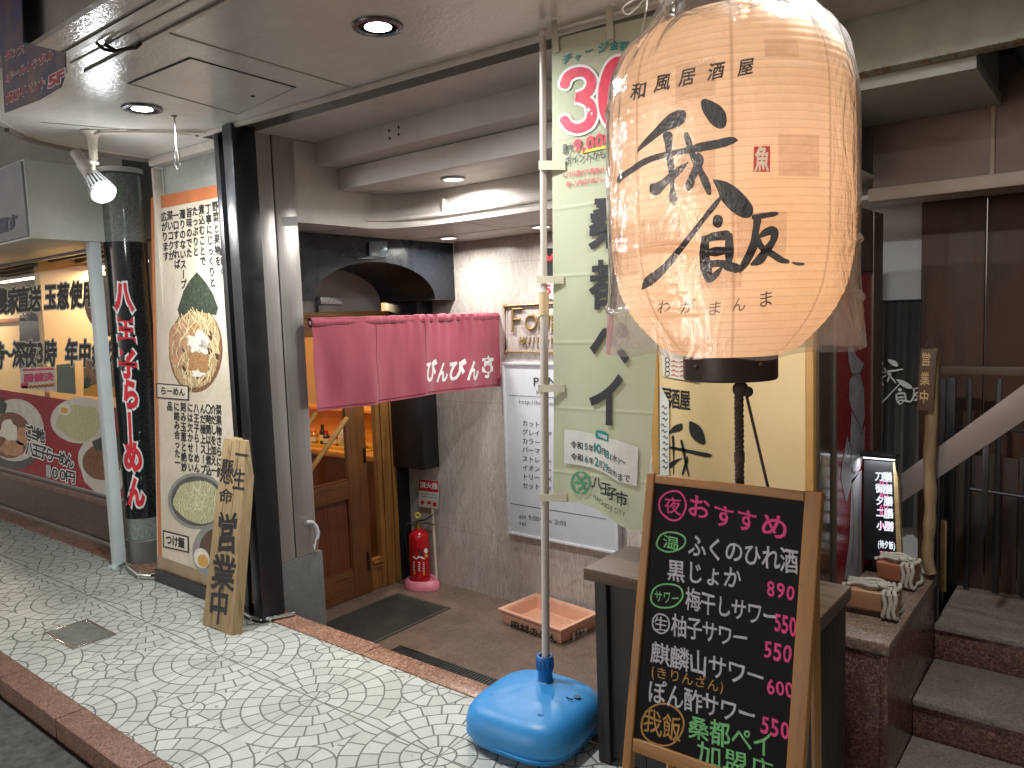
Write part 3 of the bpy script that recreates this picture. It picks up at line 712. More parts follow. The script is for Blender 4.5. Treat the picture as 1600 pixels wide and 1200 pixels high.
for i, xx in enumerate((-6.2, -8.4, -10.6)):
    ld = bpy.data.lights.new('shop_lamp', 'AREA'); ld.shape = 'RECTANGLE'; ld.size = 1.0; ld.size_y = .12; ld.energy = W_SHOP; ld.color = (1.0, .84, .62)
    lt = thing('strip_light', ['warm strip light inside the ramen shop nearest the round column', 'warm strip light in the middle of the ramen shop ceiling', 'warm strip light at the far end of the ramen shop'][i], 'ceiling light', (xx, 2.88, 2.04), 'strip lights in the ramen shop')
    m = MB(); m.box((xx - .5, 2.82, 2.01), (xx + .5, 2.94, 2.077), .01); m.build('housing', LAMP_GREY, lt)
    m = MB(); m.box((xx - .47, 2.84, 2.0), (xx + .47, 2.92, 2.009), .003); m.build('diffuser', emit('warm_tube', (1.0, .82, .6), 6.0), lt)
    lo = bpy.data.objects.new('lamp', ld); C.objects.link(lo); lo.parent = lt; lo.location = (0, 0, -.05)
PB = PY(3.30)
# television, posters and lantern on the back wall
t = thing('television', 'black flat television on a ceiling pole inside the ramen shop', 'television', PB(80, 500))
m = MB(); q = [PB(x, y) for x, y in ((30, 492), (127, 487), (127, 562), (30, 575))]; m.prism(q, (0, .045, 0), .008); m.build('body', plain('television_black', (.008, .008, .009), .2), t)
q = PB(48, 440); m = MB(); m.tube([PB(48, 395), PB(48, 500)], .05, 10); m.box(PB(40, 418) + V((0, -.05, 0)), PB(54, 432) + V((0, .03, 0)), .01); m.build('pole', DARKMETAL, t)
m = MB(); m.tube([PB(20, 425, .02), PB(27, 452, .02), PB(40, 492, .02)], .007, 6); m.tube([PB(96, 490, .05), PB(102, 505, .06), PB(98, 522, .05)], .008, 6); m.build('cable', DARKMETAL, t)
t = thing('ceiling_fan_lamp', 'small domed ceiling lamp on the ramen shop wall above the window lettering', 'lamp', PB(86, 430))
m = MB(); c = PB(86, 430, .1); m.lathe([(.0001, -.075), (.1, -.055), (.145, 0), (.15, .03), (.11, .04)], c, 24); m.build('dome', plain('lamp_dome', hx('8e867a'), .4), t)
t = thing('paper_notice', 'white and pink event notice pasted inside the ramen shop window', 'notice', PB(60, 590))
Pn = PY(2.345)
m = MB(); m.prism([Pn(x, y) for x, y in ((31, 575), (86, 572), (88, 612), (33, 607))], (0, .003, 0)); m.build('sheet', plain('notice_paper', hx('e6d8d0'), .6), t)
m = MB(); htext(m, Pn, '開催決', [(37, 591), (84, 588)], 14, 0, .003, .05); m.build('lettering', plain('pink_print', hx('e0407c'), .5), t)
m = MB(); shape(m, Pn, [(34, 603), (62, 601), (86, 598), (86, 602), (60, 605), (34, 607)], .003); m.build('orange_band', plain('orange_print', hx('e8963c'), .5), t)
m = MB(); shape(m, Pn, [(36, 577), (84, 574.5), (84, 578), (36, 580)], .003); shape(m, Pn, [(33, 599), (44, 598), (44, 607), (33, 606)], .003); m.build('pink_band', plain('pink_print', hx('e0407c'), .5), t)
m = MB()
for k in range(6): ribbon(m, Pn, [(47 + k * 6.4, 606 - k * .4, 1.2), (49 + k * 6.4, 603 - k * .4, 1.4), (52 + k * 6.4, 606 - k * .4, 1.0)], .0035, 3)
m.build('small_lettering', BLACK_INK, t)
t = thing('menu_sheet', 'grey green menu sheet pasted inside the ramen shop window', 'notice', Pn(100, 590))
m = MB(); m.prism([Pn(x, y) for x, y in ((88, 570), (116, 567), (118, 616), (89, 613))], (0, .003, 0)); m.build('sheet', plain('menu_sheet_paper', hx('6f7a70'), .6), t)
m = MB()
for k in range(6): ribbon(m, Pn, [(93, 578 + k * 5.6, .7), (103, 577.6 + k * 5.6, .9), (112, 577 + k * 5.6, .6)], .003, 2)
m.build('lettering', GREY_INK, t)
t = thing('noodle_poster', 'noodle poster with green leaves on an orange ground in the ramen shop window', 'poster', Pn(150, 600))
m = MB(); m.prism([Pn(x, y) for x, y in ((130, 562), (183, 560), (184, 622), (131, 618))], (0, .003, 0)); m.build('sheet', plain('poster_brown', hx('9c7458'), .5, 0, .4, 16), t)
m = MB(); shape(m, Pn, [(131, 606), (150, 600), (184, 606), (184, 622), (131, 618)], .003); m.build('orange_ground', plain('poster_orange', hx('e2a02c'), .5), t)
m = MB()
for (a, b) in (((133, 606), (134, 588)), ((135, 606), (142, 590)), ((136, 606), (148, 598)), ((134, 605), (138, 585))): ribbon(m, Pn, [(*a, 2.4), ((a[0] + b[0]) / 2, (a[1] + b[1]) / 2, 2.6), (*b, .3)], .004, 4)
m.build('leaves', plain('leaf_print', hx('3d5a34'), .5), t)
t = thing('red_paper_lantern', 'dark red paper lantern hanging inside the shop window beside the round column', 'lantern', PB(170, 475, .3))
Pl = PY(2.62); c = Pl(172, 478); m = MB()
m.lathe([(.05, -.20)] + [(.165 * math.sqrt(max(.02, 1 - (z / .21) ** 2)) + .002 * (i % 2), z) for i, z in enumerate([-.19 + .0158 * k for k in range(25)])] + [(.05, .20)], c, 28); m.build('paper_body', plain('dark_red_paper', hx('6e2424'), .5, 0, .15, 12), t)
m = MB(); m.lathe([(.052, -.225), (.055, -.198)], c, 20); m.lathe([(.055, .198), (.052, .225)], c, 20); m.build('ring', DARKMETAL, t)

# window lettering
t = thing('window_lettering', 'black grey-edged Japanese lettering stuck across the ramen shop window', 'lettering', PW(80, 510))
Pg = PY(YW + .006)
row1 = [('農', 3, 471), ('家', 21.5, 470), ('直', 37, 468), ('送', 55, 467), ('玉', 79, 464), ('葱', 99, 463), ('使', 119, 461), ('用', 139, 459)]
row2 = [('時', -3, 556), ('〜', 13, 553), ('深', 30, 554), ('夜', 48, 553), ('3', 63, 551), ('時', 79, 552), ('年', 112, 551), ('中', 133, 552), ('無', 154, 553), ('休', 176, 554)]
for nm, off, e, mt in (('edging', .085, .0015, plain('grey_sticker_edge', hx('c2c1b2'), .5)), ('lettering', .035, .003, BLACK_INK)):
    m = MB()
    for (ch, x, y) in row1: put(m, Pg, ch, (x, y), (19.5, -1.6), (1, -42), e, off)
    for (ch, x, y) in row2: put(m, Pg, ch, (x, y), (20 if ch != '3' else 21, -.3), (1, -43 if ch != '〜' else -30), e, off)
    m.build(nm, mt, t)

# printed food, shared by the posters
NORI = NT('nori_print'); nz = NORI.noise(60, 4, .7); NORI.pbr(NORI.ramp(nz, [(.3, hx('18211b')), (.55, hx('33402f')), (.75, hx('5c6856'))]), .5); NORI = NORI.m
def mk_noodle(name, c1, c2, c3):
    t = NT(name); w = t.n('ShaderNodeTexWave'); w.wave_type = 'BANDS'; w.inputs['Scale'].default_value = 22; w.inputs['Distortion'].default_value = 9; w.inputs['Detail'].default_value = 3; w.inputs['Detail Scale'].default_value = 1.2
    t.set(w.inputs['Vector'], t.co); c = t.ramp(w.outputs['Fac'], [(.1, c3), (.4, c2), (.75, c1)]); nz = t.noise(16, 4)
    t.pbr(t.mix(t.maprange(nz, .45, .7, 0, .5), c, c2), .5); return t.m
NOODLE = mk_noodle('noodle_print', hx('d8c294'), hx('a98a58'), hx('5d4630')); NOODLE2 = mk_noodle('pale_noodle_print', hx('cfcfa4'), hx('b0b085'), hx('84845c'))
SOUP = plain('soup_print', hx('7a5236'), .4, 0, .45, 30); CHASHU = plain('pork_print', hx('b48866'), .5, 0, .3, 18); ONION = plain('chopped_onion_print', hx('ddd9c8'), .5, 0, .2, 60)
MINCE = plain('brown_topping_print', hx('a3794a'), .5, 0, .4, 70); BOWL = plain('bowl_print', hx('8f8f8a'), .4, 0, .15, 12); BOWLW = plain('white_bowl_print', hx('c9c5ba'), .4, 0, .1, 12)
EGGY = plain('egg_yolk_print', hx('cf9c4c'), .4, 0, .15, 30); EGGW = plain('egg_white_print', hx('ddd8cc'), .4)

# red menu panel in the bottom of the window
t = thing('red_menu_panel', 'long red menu panel with three printed noodle bowls along the bottom of the shop window', 'menu panel', PW(100, 680))
Pr = PY(YW - .006)
m = MB(); m.prism([Pr(x, y) for x, y in ((-40, 602), (203, 641), (203, 791), (-40, 729))], (0, .005, 0)); m.build('panel', plain('red_panel_print', hx('8f1a26'), .4, 0, .12, 3), t)
m = MB(); ell(m, Pr, 24, 672, 45, 49, .0015); ell(m, Pr, 128, 657, 49, 36, .0015); ell(m, Pr, 160, 716, 38, 36, .0014); shape(m, Pr, [(123, 722), (197, 722), (196, 752), (186, 770), (170, 778), (150, 770), (132, 752)], .0011); m.build('bowl', BOWLW, t)
m = MB(); shape(m, Pr, [(-20, 712), (20, 721), (60, 705), (52, 722), (34, 734), (8, 730), (-20, 722)], .001); m.build('bowl_foot', plain('dark_bowl_print', hx('4b4d4f'), .4), t)
m = MB(); ell(m, Pr, 16, 680, 33, 36, .002); ell(m, Pr, 160, 722, 31, 28, .002); m.build('soup', SOUP, t)
m = MB(); ell(m, Pr, 126, 660, 36, 27, .002, wob=.2); m.build('noodles', NOODLE2, t)
m = MB(); ell(m, Pr, 14, 674, 14, 16, .003, wob=.5, seed=2); m.build('onion', ONION, t)
m = MB(); ell(m, Pr, 20, 700, 20, 12, .0026, wob=.4, seed=3); ell(m, Pr, 34, 682, 10, 14, .0026, wob=.4, seed=4); m.build('pork', CHASHU, t)
m = MB(); shape(m, Pr, [(-30, 624), (2, 621), (12, 632), (8, 646), (-30, 650)], .003); shape(m, Pr, [(144, 690), (180, 673), (192, 690), (196, 730), (190, 728), (175, 702), (150, 704)], .003); m.build('nori', NORI, t)
m = MB(); ell(m, Pr, 102, 640, 10, 9, .003, .3); m.build('egg_white', EGGW, t)
m = MB(); ell(m, Pr, 101, 641, 5.5, 5, .0036, .3); m.build('egg_yolk', EGGY, t)
for nm, off, e, mt in (('lettering_edge', .11, .004, WHITE_INK), ('lettering', .035, .005, BLACK_INK)):
    m = MB(); htext(m, Pr, 'ご当地', [(41, 672), (70, 682)], 23, 0, e, off, wfit=1.25); htext(m, Pr, '八王子らーめん', [(42, 699), (115, 721)], 23, 0, e, off, wfit=1.3)
    htext(m, Pr, '００円', [(81, 738), (117, 746)], 20, 0, e, off, wfit=1.3); m.build(nm, mt, t)
m = MB(); shape(m, Pr, [(73, 725.5), (80.5, 727), (80.5, 747), (73, 745)], .0045); m.build('price_patch', plain('grey_sticker', hx('a8aaa6'), .5), t)

# white square post and the sign box it carries
t = thing('white_post', 'white painted square steel post standing on the pavement before the window', 'post', onZ(180, 885))
b0 = V((-4.965, 2.13, 0)); w = .032
m = MB(); m.box(b0 + V((-w, -w, 0)), b0 + V((w, w, 2.035)), .004); m.box(b0 + V((-.05, -.05, 0)), b0 + V((.05, .05, .008)), .002); m.build('shaft', WHITE_PAINT, t)
t = thing('sign_box', 'white lightbox sign on top of the square post with dark blue lettering on its face', 'sign', (-5.5, 2.0, 2.05))
ySB = onZ(48, 373, 2.035).y; xs = onZ(48, 373, 2.035).x
m = MB(); m.box((-8.5, ySB, 2.037), (xs, 2.29, onY(42, 246, ySB).z), .006); m.build('box', WHITE_BOX, t)
m = MB(); m.box((-8.5, ySB - .012, 2.05), (xs - .012, ySB - .001, onY(42, 246, ySB).z - .01), .003); m.build('face', plain('grey_sign_face', hx('8b8d90'), .5, 0, .08, 5), t)
m = MB(); Ps = PY(ySB - .014)
for c in ((4, 352, '堀'), (19, 347, 'す')): put(m, Ps, c[2], c[:2], (17, -3), (0, -24), .001, .05, .08)
put(m, Ps, 'ま', (-14, 354), (17, -3), (0, -24), .001, .05, .08); m.build('lettering', plain('navy_ink', hx('2c3552'), .5), t)

# round mosaic column with the dark wrap
cR = .122; colc = onZ(226, 880, 0); dirc = V((colc.x, colc.y)).normalized(); colc = V((-4.94, 2.315))
t = thing('round_column', 'round mosaic tiled column with a dark wrap and a long row of red lettering', 'column', (colc.x, colc.y, 0))
def mk_mosaic(name, c1, c2, jt):
    k = NT(name); X, Y, Z = k.xyz(); ang = k.m_('ARCTAN2', Y, X); u = k.m_('MULTIPLY', ang, 14.0066); v = k.m_('MULTIPLY', Z, 74.0)
    row = k.m_('FLOOR', v); u2 = k.m_('ADD', u, k.m_('MULTIPLY', k.m_('MODULO', row, 2.0), .5)); fu, fv = k.m_('FRACT', u2), k.m_('FRACT', v)
    j = k.m_('MAXIMUM', k.m_('LESS_THAN', fu, .09), k.m_('LESS_THAN', fv, .11)); cid = k.n('ShaderNodeCombineXYZ'); k.set(cid.inputs[0], k.m_('FLOOR', u2)); k.set(cid.inputs[1], row)
    wn2 = k.n('ShaderNodeTexWhiteNoise'); k.set(wn2.inputs['Vector'], cid.outputs[0]); c = k.mix(wn2.outputs['Value'], c1, c2); c = k.mix(j, c, jt)
    k.pbr(c, k.mix(j, (.12, .12, .12), (.45, .45, .45)), 0, k.bump(k.m_('ADD', k.m_('SUBTRACT', 1.0, j), k.m_('MULTIPLY', wn2.outputs['Value'], .5)), .5, .004)); return k.m
m = MB(); m.lathe([(cR, .16), (cR, ZC - .01)], (colc.x, colc.y, 0), 48); m.build('shaft', mk_mosaic('grey_mosaic', hx('75827b'), hx('96a199'), hx('5c645f')), t)
zt = onY(200, 373, colc.y - .10).z
m = MB(); m.lathe([(cR + .001, .30), (cR + .003, .30), (cR + .003, zt), (cR + .001, zt)], (colc.x, colc.y, 0), 48); m.build('dark_wrap', mk_mosaic('dark_mosaic_wrap', hx('10191a'), hx('1d2829'), hx('0a0f10')), t)
m = MB(); m.lathe([(cR + .006, -.0), (cR + .008, .002), (cR + .008, .15), (cR + .002, .158)], (colc.x, colc.y, 0), 48); m.build('base', plain('grey_column_base', hx('6a6964'), .45, 0, .12, 12, .05, 90, .3), t)
CY_ = Cyl((colc.x, colc.y), cR + .003)
chs = [('八', 193, 463, 29, 46), ('王', 197, 515, 28, 42), ('子', 200, 568, 29, 46), ('ら', 204, 616, 28, 48), ('ー', 203, 672, 24, 62), ('め', 208, 714, 30, 48), ('ん', 212, 769, 28, 48)]
for nm, off, e, mt in (('lettering_edge', .13, .001, WHITE_INK), ('lettering', .055, .0025, RED_INK)):
    m = MB()
    for (ch, x, y, w_, h_) in chs:
        if ch == 'ー': put(m, CY_, ch, (x, y), (w_, 2), (-3, -h_), e, off, rot=True)
        else: put(m, CY_, ch, (x, y), (w_, 3), (-3, -h_), e, off, .03, seed=3)
    m.build(nm, mt, t)
zb = onY(200, 252, colc.y - .11).z
m = MB(); m.lathe([(cR + .001, zb - .016), (cR + .012, zb - .014), (cR + .012, zb + .014), (cR + .001, zb + .016)], (colc.x, colc.y, 0), 40); m.build('band', WHITE_BOX, t)
t = thing('pipe_guard', 'low bent chrome pipe guard on the pavement round the mosaic column foot', 'guard rail', onZ(215, 900))
def arcrail(mb, pts, z, r):
    mb.tube([V((p.x, p.y, z)) for p in pts], r, 10)
m = MB(); g = [onZ(x, y, .03) for x, y in ((184, 887), (196, 880), (201, 886), (217, 898), (236, 899), (254, 894))]; arcrail(m, g, .03, .011)
for p in (g[3], g[5]): m.tube([V((p.x, p.y, 0)), V((p.x, p.y, .03))], .008, 8)
m.build('rail', CHROME, t)

# the tall ramen poster leaning beside the column
E = onZ(247, 905); zt = 2.255; tl = V((E.x, E.y + .125, zt))
Pp = plane3(V((E.x, E.y, 0)), V((-3.5, E.y - .002, 0)), tl)
t = thing('ramen_poster', 'tall cream poster of noodle bowls with columns of Japanese writing and an orange top', 'poster', E)
def mk_posterpaper():
    k = NT('cream_poster_paper'); a = k.noise(2.2, 6, .65); b = k.noise(18, 4, .6); c = k.mix(k.maprange(a, .35, .7), hx('d6cdb9'), hx('bdb29a')); c = k.mix(k.maprange(b, .55, .75, 0, .35), c, hx('a3967c'))
    X, Y, Z = k.xyz(); k.pbr(c, .5, 0, k.bump(k.noise(3.5, 3, .5, k.mapped((1, 1, .4))), .25, .02)); return k.m
m = MB(); m.prism([Pp(x, y) for x, y in ((236, 309), (375, 282), (411, 948), (246, 888))], -Pp.n * .006); m.build('sheet', mk_posterpaper(), t)
m = MB(); shape(m, Pp, [(236, 309), (375, 282), (376, 301), (237, 329)], .0015); shape(m, Pp, [(236, 329), (240.5, 328), (253, 870), (247.5, 868)], .0013); m.build('orange_border', plain('orange_border_print', hx('bd7043'), .5), t)
m = MB(); shape(m, Pp, [(246.5, 868), (411, 925), (411, 948), (246, 889)], .0014); m.build('brown_border', plain('brown_border_print', hx('9a8468'), .5, 0, .2, 8), t)
cols = [('広がります', 256, 331, 260, 408), ('深いコクが', 265.3, 329, 269, 407), ('一口すすれば', 274.7, 329, 277.5, 420), ('濁りのないスープ', 285, 327, 287.3, 452), ('旨味のでた', 296, 324, 296, 403), ('たっぷりと', 305, 322, 306.5, 401), ('煮込むことで', 315, 319, 317.5, 416), ('丁寧にじっくりと', 325, 318, 333, 449), ('野菜と果物を', 336, 314, 341.5, 416), ('魚介だしと四種の', 345.5, 312, 350, 430)]
cols2 = [('品', 265.5, 627, 265.5, 642), ('に絡み合った一', 276, 628, 278, 730), ('刻み玉葱と絶妙', 286.5, 628, 288, 737), ('には欠かせない', 297, 629, 298.5, 738), ('八王子らーめん', 307, 630, 308, 739), ('んだ極上スープ', 317, 631, 318, 741), ('〇時間以上煮込', 325.5, 631, 326.5, 743), ('介だしを加え一', 333.5, 632, 334.5, 743), ('菜果物さらに魚', 342, 632, 343, 746)]
m = MB()
for (s_, a, b, c, d) in cols: vtext(m, Pp, s_, (a, b), (c, d), 9.4, -.15, .002, .03)
for (s_, a, b, c, d) in cols2: vtext(m, Pp, s_, (a, b), (c, d), 9.0, .12, .002, .028)
htext(m, Pp, 'らーめん', [(251.5, 610), (290, 613)], 13, 0, .004, .04); htext(m, Pp, 'つけ麺', [(260, 842), (289, 849)], 17, 0, .004, .045)
m.build('lettering', BLACK_INK, t)
m = MB(); shape(m, Pp, [(244.5, 598), (296, 602.5), (296, 626), (245, 622)], .0025); shape(m, Pp, [(255, 828), (295.5, 838), (296, 864), (255.5, 855)], .0025); m.build('caption_frame', BLACK_INK, t)
m = MB(); shape(m, Pp, [(246.5, 600.2), (294, 604.2), (294, 623.8), (247, 620.2)], .003); shape(m, Pp, [(257, 830.8), (293.5, 839.8), (294, 861.2), (257.5, 853)], .003); m.build('caption_ground', plain('caption_paper', hx('cfc6b2'), .5), t)
# bowl of ramen
R0_ = random.Random(12)
m = MB(); ell(m, Pp, 306, 546, 42, 67, .0012, .02); m.build('ramen_soup', SOUP, t)
m = MB(); ell(m, Pp, 306, 545, 39, 64, .0016, .02, wob=.12, seed=5); m.build('ramen_noodles', NOODLE, t)
m = MB(); shape(m, Pp, [(308, 425), (322, 441), (333, 459), (341, 481), (338, 492), (325, 490), (308, 486), (292, 489), (281, 494), (278, 484), (287, 455), (297, 438)], .002); m.build('ramen_nori', NORI, t)
m = MB(); ell(m, Pp, 281, 524, 16, 24, .0022, .2, wob=.3, seed=6); ell(m, Pp, 277, 556, 12, 17, .0024, -.2, wob=.3, seed=7); m.build('ramen_pork', CHASHU, t)
m = MB()
for k in range(26):
    a = R0_.uniform(0, 6.28); rr = R0_.uniform(.55, 1.0); x, y = 306 + 36 * rr * math.cos(a), 547 + 60 * rr * math.sin(a)
    if y > 500: ell(m, Pp, x, y, R0_.uniform(1.2, 4), R0_.uniform(2, 7), .00185 + k * .000004, R0_.uniform(0, 3), 10, .5, k)
m.build('ramen_soup_gap', plain('dark_broth_print', hx('4a3020'), .4, 0, .3, 30), t)
m = MB(); ell(m, Pp, 310, 566, 20, 19, .0024, wob=.5, seed=8); ell(m, Pp, 299, 520, 18, 16, .0021, wob=.5, seed=9); m.build('ramen_topping', MINCE, t)
m = MB(); ell(m, Pp, 309, 535, 15, 16, .003, wob=.7, seed=10); ell(m, Pp, 320, 542, 9, 9, .003, wob=.7, seed=11); ell(m, Pp, 311, 584, 10, 5, .003, .1, wob=.6, seed=12); m.build('ramen_onion', ONION, t)
R_ = random.Random(5); m = MB()
for k in range(90):
    a = R_.uniform(0, 6.28); rr = R_.uniform(.45, .95); x, y = 306 + 38 * rr * math.cos(a), 545 + 62 * rr * math.sin(a)
    if y < 488: continue
    ang = R_.uniform(.8, 2.4); L = R_.uniform(6, 13); cx_ = R_.uniform(-4, 4)
    ribbon(m, Pp, [(x - L * math.cos(ang), y - L * math.sin(ang), 1.1), (x + cx_, y, 1.5), (x + L * math.cos(ang), y + L * math.sin(ang), 1.1)], .0019 + k * .00001, 4)
m.build('ramen_noodle_strand', plain('noodle_strand_print', hx('d9c698'), .5, 0, .2, 40), t)
# plate of tsukemen and its bowl of dip
m = MB(); ell(m, Pp, 308, 783, 46, 44, .0012, .35); m.build('plate', BOWL, t)
m = MB(); ell(m, Pp, 309, 783, 42, 39, .0016, .35); m.build('plate_inside', plain('dark_plate_print', hx('55574f'), .4, 0, .2, 9), t)
m = MB(); ell(m, Pp, 310, 785, 37, 34, .002, .35, wob=.15, seed=13); m.build('plate_noodles', NOODLE2, t)
m = MB()
for k in range(40):
    a = R_.uniform(0, 6.28); rr = R_.uniform(.1, .9); x, y = 310 + 34 * rr * math.cos(a), 785 + 31 * rr * math.sin(a); ang = R_.uniform(0, 3.1); L = R_.uniform(4, 9)
    ribbon(m, Pp, [(x - L * math.cos(ang), y - L * math.sin(ang), .9), (x + R_.uniform(-3, 3), y + R_.uniform(-3, 3), 1.3), (x + L * math.cos(ang), y + L * math.sin(ang), .9)], .0023 + k * .00001, 4)
m.build('plate_noodle_strand', plain('pale_strand_print', hx('d3d3ac'), .5, 0, .2, 40), t)
m = MB(); ell(m, Pp, 333, 861, 32, 42, .0026, .1); m.build('dip_bowl', BOWL, t)
m = MB(); ell(m, Pp, 337, 858, 25, 32, .003, .1); m.build('dip_soup', plain('dip_soup_print', hx('5a4234'), .4, 0, .4, 30), t)
m = MB(); ell(m, Pp, 316, 872, 12, 16, .0036, -.3); m.build('dip_egg_white', EGGW, t)
m = MB(); ell(m, Pp, 318, 876, 8, 10, .0042, -.3); m.build('dip_egg_yolk', EGGY, t)
m = MB()
for x, y in ((256, 312), (256, 320), (341, 292), (343, 298)):
    m.blob(Pp(x, y, .002), (.006, .006, .003), 10, 6)
m.build('eyelet', CHROME, t)
t = thing('poster_stand', 'black weighted foot under the tall ramen poster', 'stand', onZ(290, 920))
a, b = onZ(251, 917), onZ(390, 985)
m = MB(); m.box((E.x + .02, E.y - .03, .0), (-3.62, E.y - .008, .075), .006); m.box((E.x + .02, E.y - .0, .0), (-3.62, E.y + .16, .05), .006); m.build('foot', BLACKMATT, t)

# wooden 'open for business' board leaning on the dark frame
q = [onY(349.5, 685, 2.085), onY(385, 688.5, 2.085), onZ(362, 993.5), onZ(316, 976.5)]
Pb = plane3(q[3], q[2], q[0])
t = thing('wooden_signboard', 'weathered plank signboard with black brush writing leaning by the poster', 'signboard', q[3])
m = MB(); th = V((.02, .045, 0)); pts = [Pb(x, y) for x, y in ((349.5, 685), (352, 684), (372, 687), (385, 688.5), (374.5, 838), (362, 993.5), (345, 988), (340, 983), (328, 980), (316, 976.5), (331, 838))]
m.prism(pts, th, .003); m.build('plank', OLDBOARD, t)
m = MB()
Wb = [('一', 378, 711, 21, 30, .0), ('生', 374, 748, 19, 36, .06), ('懸', 355, 737, 21, 42, .03), ('命', 353, 775, 21, 24, .03), ('営', 355, 832, 33, 68, .06), ('業', 349.5, 896, 35, 56, .06), ('中', 342, 947, 29, 58, .06)]
for i, (ch, x, y, w_, h_, wp) in enumerate(Wb): put(m, Pb, ch, (x, y), (w_ * 1.06, w_ * .16), (4 if h_ > 40 else 2, -h_), .0015, .03 if h_ > 50 else .016, wp * 1.5, seed=i + 4)
m.build('lettering', BLACK_INK, t)
m = MB()
for x in (337, 352): ribbon(m, Pb, [(x + 26 - (x - 337) * .2, 690, .5), (x + 10, 800, .6), (x - 8, 984, .5)], .0008, 6)
m.build('board_joint', plain('board_crack', hx('4e3d29'), .8), t)

# dark framed mirror strip and the steel-clad pier
t = thing('mirror_strip', 'narrow dark mirror glass strip between black uprights beside the poster', 'mirror panel', (-3.46, 2.17, 0))
m = MB(); m.box((-3.545, 2.13, .01), (-3.505, 2.22, ZC - .005), .004); m.build('slim_upright', DARKMETAL, t)
m = MB(); m.box((-3.425, 2.105, .01), (-3.345, 2.236, ZC - .005), .006); m.build('broad_upright', DARKMETAL, t)
H_ = onY(366, 330, 2.195); n_ = ((sp + V((.08, .03, -.27)) - H_).normalized() - (H_ - CAMP).normalized()); n_ = V((n_.x, n_.y, 0)).normalized(); ty = -n_.x / n_.y
m = MB(); m.prism([V((x, 2.195 + (x + 3.465) * ty, z)) for x, z in ((-3.504, .012), (-3.426, .012), (-3.426, ZC - .02), (-3.504, ZC - .02))], (0, .008, 0)); m.build('glass', MIRROR, t)
m = MB(); m.box((-3.506, 2.10, .0), (-3.426, 2.2, .011)); m.build('sill', DARKMETAL, t)
t = thing('corner_guard', 'short chrome bar guard on the pavement before the black upright', 'guard rail', onZ(420, 972))
m = MB(); g = [onZ(x, y, .02) for x, y in ((376, 954), (392, 964), (408, 968), (422, 966), (461, 958))]; m.tube(g, [.008, .009, .009, .010, .010], 10)
for p in (g[1], g[3]): m.tube([V((p.x, p.y, 0)), V((p.x, p.y, .02))], .007, 8)
m.build('bar', CHROME, t)
XS = -3.385
t = thing('steel_pier', 'brushed stainless steel clad pier at the entrance corner', 'pier', (XS, 2.35, 0))
zs = onX(438, 880, XS).z
m = MB(); m.box((XS - .16, 2.238, zs), (XS, 2.345, ZC - .006), .003); m.build('steel_sheet', STEEL, t)
m = MB(); m.box((XS - .16, 2.352, zs), (XS + .001, 2.482, ZC - .006), .003); m.build('steel_sheet', STEEL, t)
m = MB(); m.box((XS - .15, 2.344, zs), (XS - .004, 2.353, ZC - .007)); m.build('seam', DARKMETAL, t)
m = MB(); m.box((XS - .18, 2.238, -.6), (XS + .004, 2.515, zs - .001), .003); m.build('granite_base', GREYGRAN, t)
m = MB(); Pst = PX(XS + .0015); shape(m, Pst, [(440, 339), (464, 338), (465, 353), (441, 353)], .0006); m.build('tape', plain('grey_tape', hx('b0b2b4'), .4), t)
t = thing('grey_pipe', 'bent pale grey pipe end sticking out behind the steel pier', 'pipe', onX(490, 850, XS - .05))
m = MB(); g = [onX(x, y, XS + .03) for x, y in ((478, 816), (488, 816), (494, 823), (497, 832), (495, 842), (492, 855))]; m.tube(g, .011, 12); m.build('pipe', plain('grey_plastic_pipe', hx('b4b6ba'), .4), t)
m = MB(); m.tube([g[-2], g[-1] + V((0, 0, -.012))], .013, 12); m.build('collar', CHROME, t)

# ================================================================== the sunken entrance
ZL = 2.02
XA = -3.71
PM = PY(YM); PD = PX(XD)
# ceiling of the entrance, stepped down in two beams to a curved lip
rc = thing('entrance_ceiling', 'stepped beige ceiling over the entrance with two beams and a curved drop', 'ceiling', (-2.4, 2.9, 2.4))
m = MB(); m.prism([V((XS - .3, 2.245, 2.445)), V((-.85, 2.36, 2.445)), V((-.85, 2.62, 2.445)), V((XS - .3, 2.62, 2.445))], (0, 0, .04)); m.build('front_panel', CEIL_PAINT, rc)
m = MB(); m.box((XS - .3, 2.30, 2.58), (1.0, 2.62, 2.62)); m.box((-3.4, 2.21, 2.50), (1.0, 2.24, 2.62)); m.build('shutter_slot', BLACKMATT, rc)
m = MB(); m.box((XS, 2.62, 2.328), (-.85, 2.78, 2.53), .004); m.build('beam', CEIL_PAINT, rc)
m = MB(); m.box((XS, 2.766, 2.213), (-.85, 2.86, 2.326), .004); m.build('beam', CEIL_PAINT, rc)
m = MB(); m.box((XS, 2.861, 2.219), (-.85, 3.25, 2.25)); m.build('lamp_panel', CEIL_PAINT, rc)
curve = []
P0 = [(-3.46, 2.50), (-3.44, 2.80), (-3.34, 3.03), (-3.17, 3.115), (-2.94, 3.142), (-2.31, 3.145), (-.85, 3.15)]
def cr(pts, n=8):
    o = []
    for i in range(len(pts) - 1):
        a, b, c, d = pts[max(0, i - 1)], pts[i], pts[i + 1], pts[min(len(pts) - 1, i + 2)]
        for k in range(n):
            t_ = k / n; o.append(tuple(.5 * (2 * b[j] + (c[j] - a[j]) * t_ + (2 * a[j] - 5 * b[j] + 4 * c[j] - d[j]) * t_ ** 2 + (3 * b[j] - a[j] - 3 * c[j] + d[j]) * t_ ** 3) for j in range(len(b))))
    o.append(pts[-1]); return o
curve = cr(P0)
m = MB(); prev = None
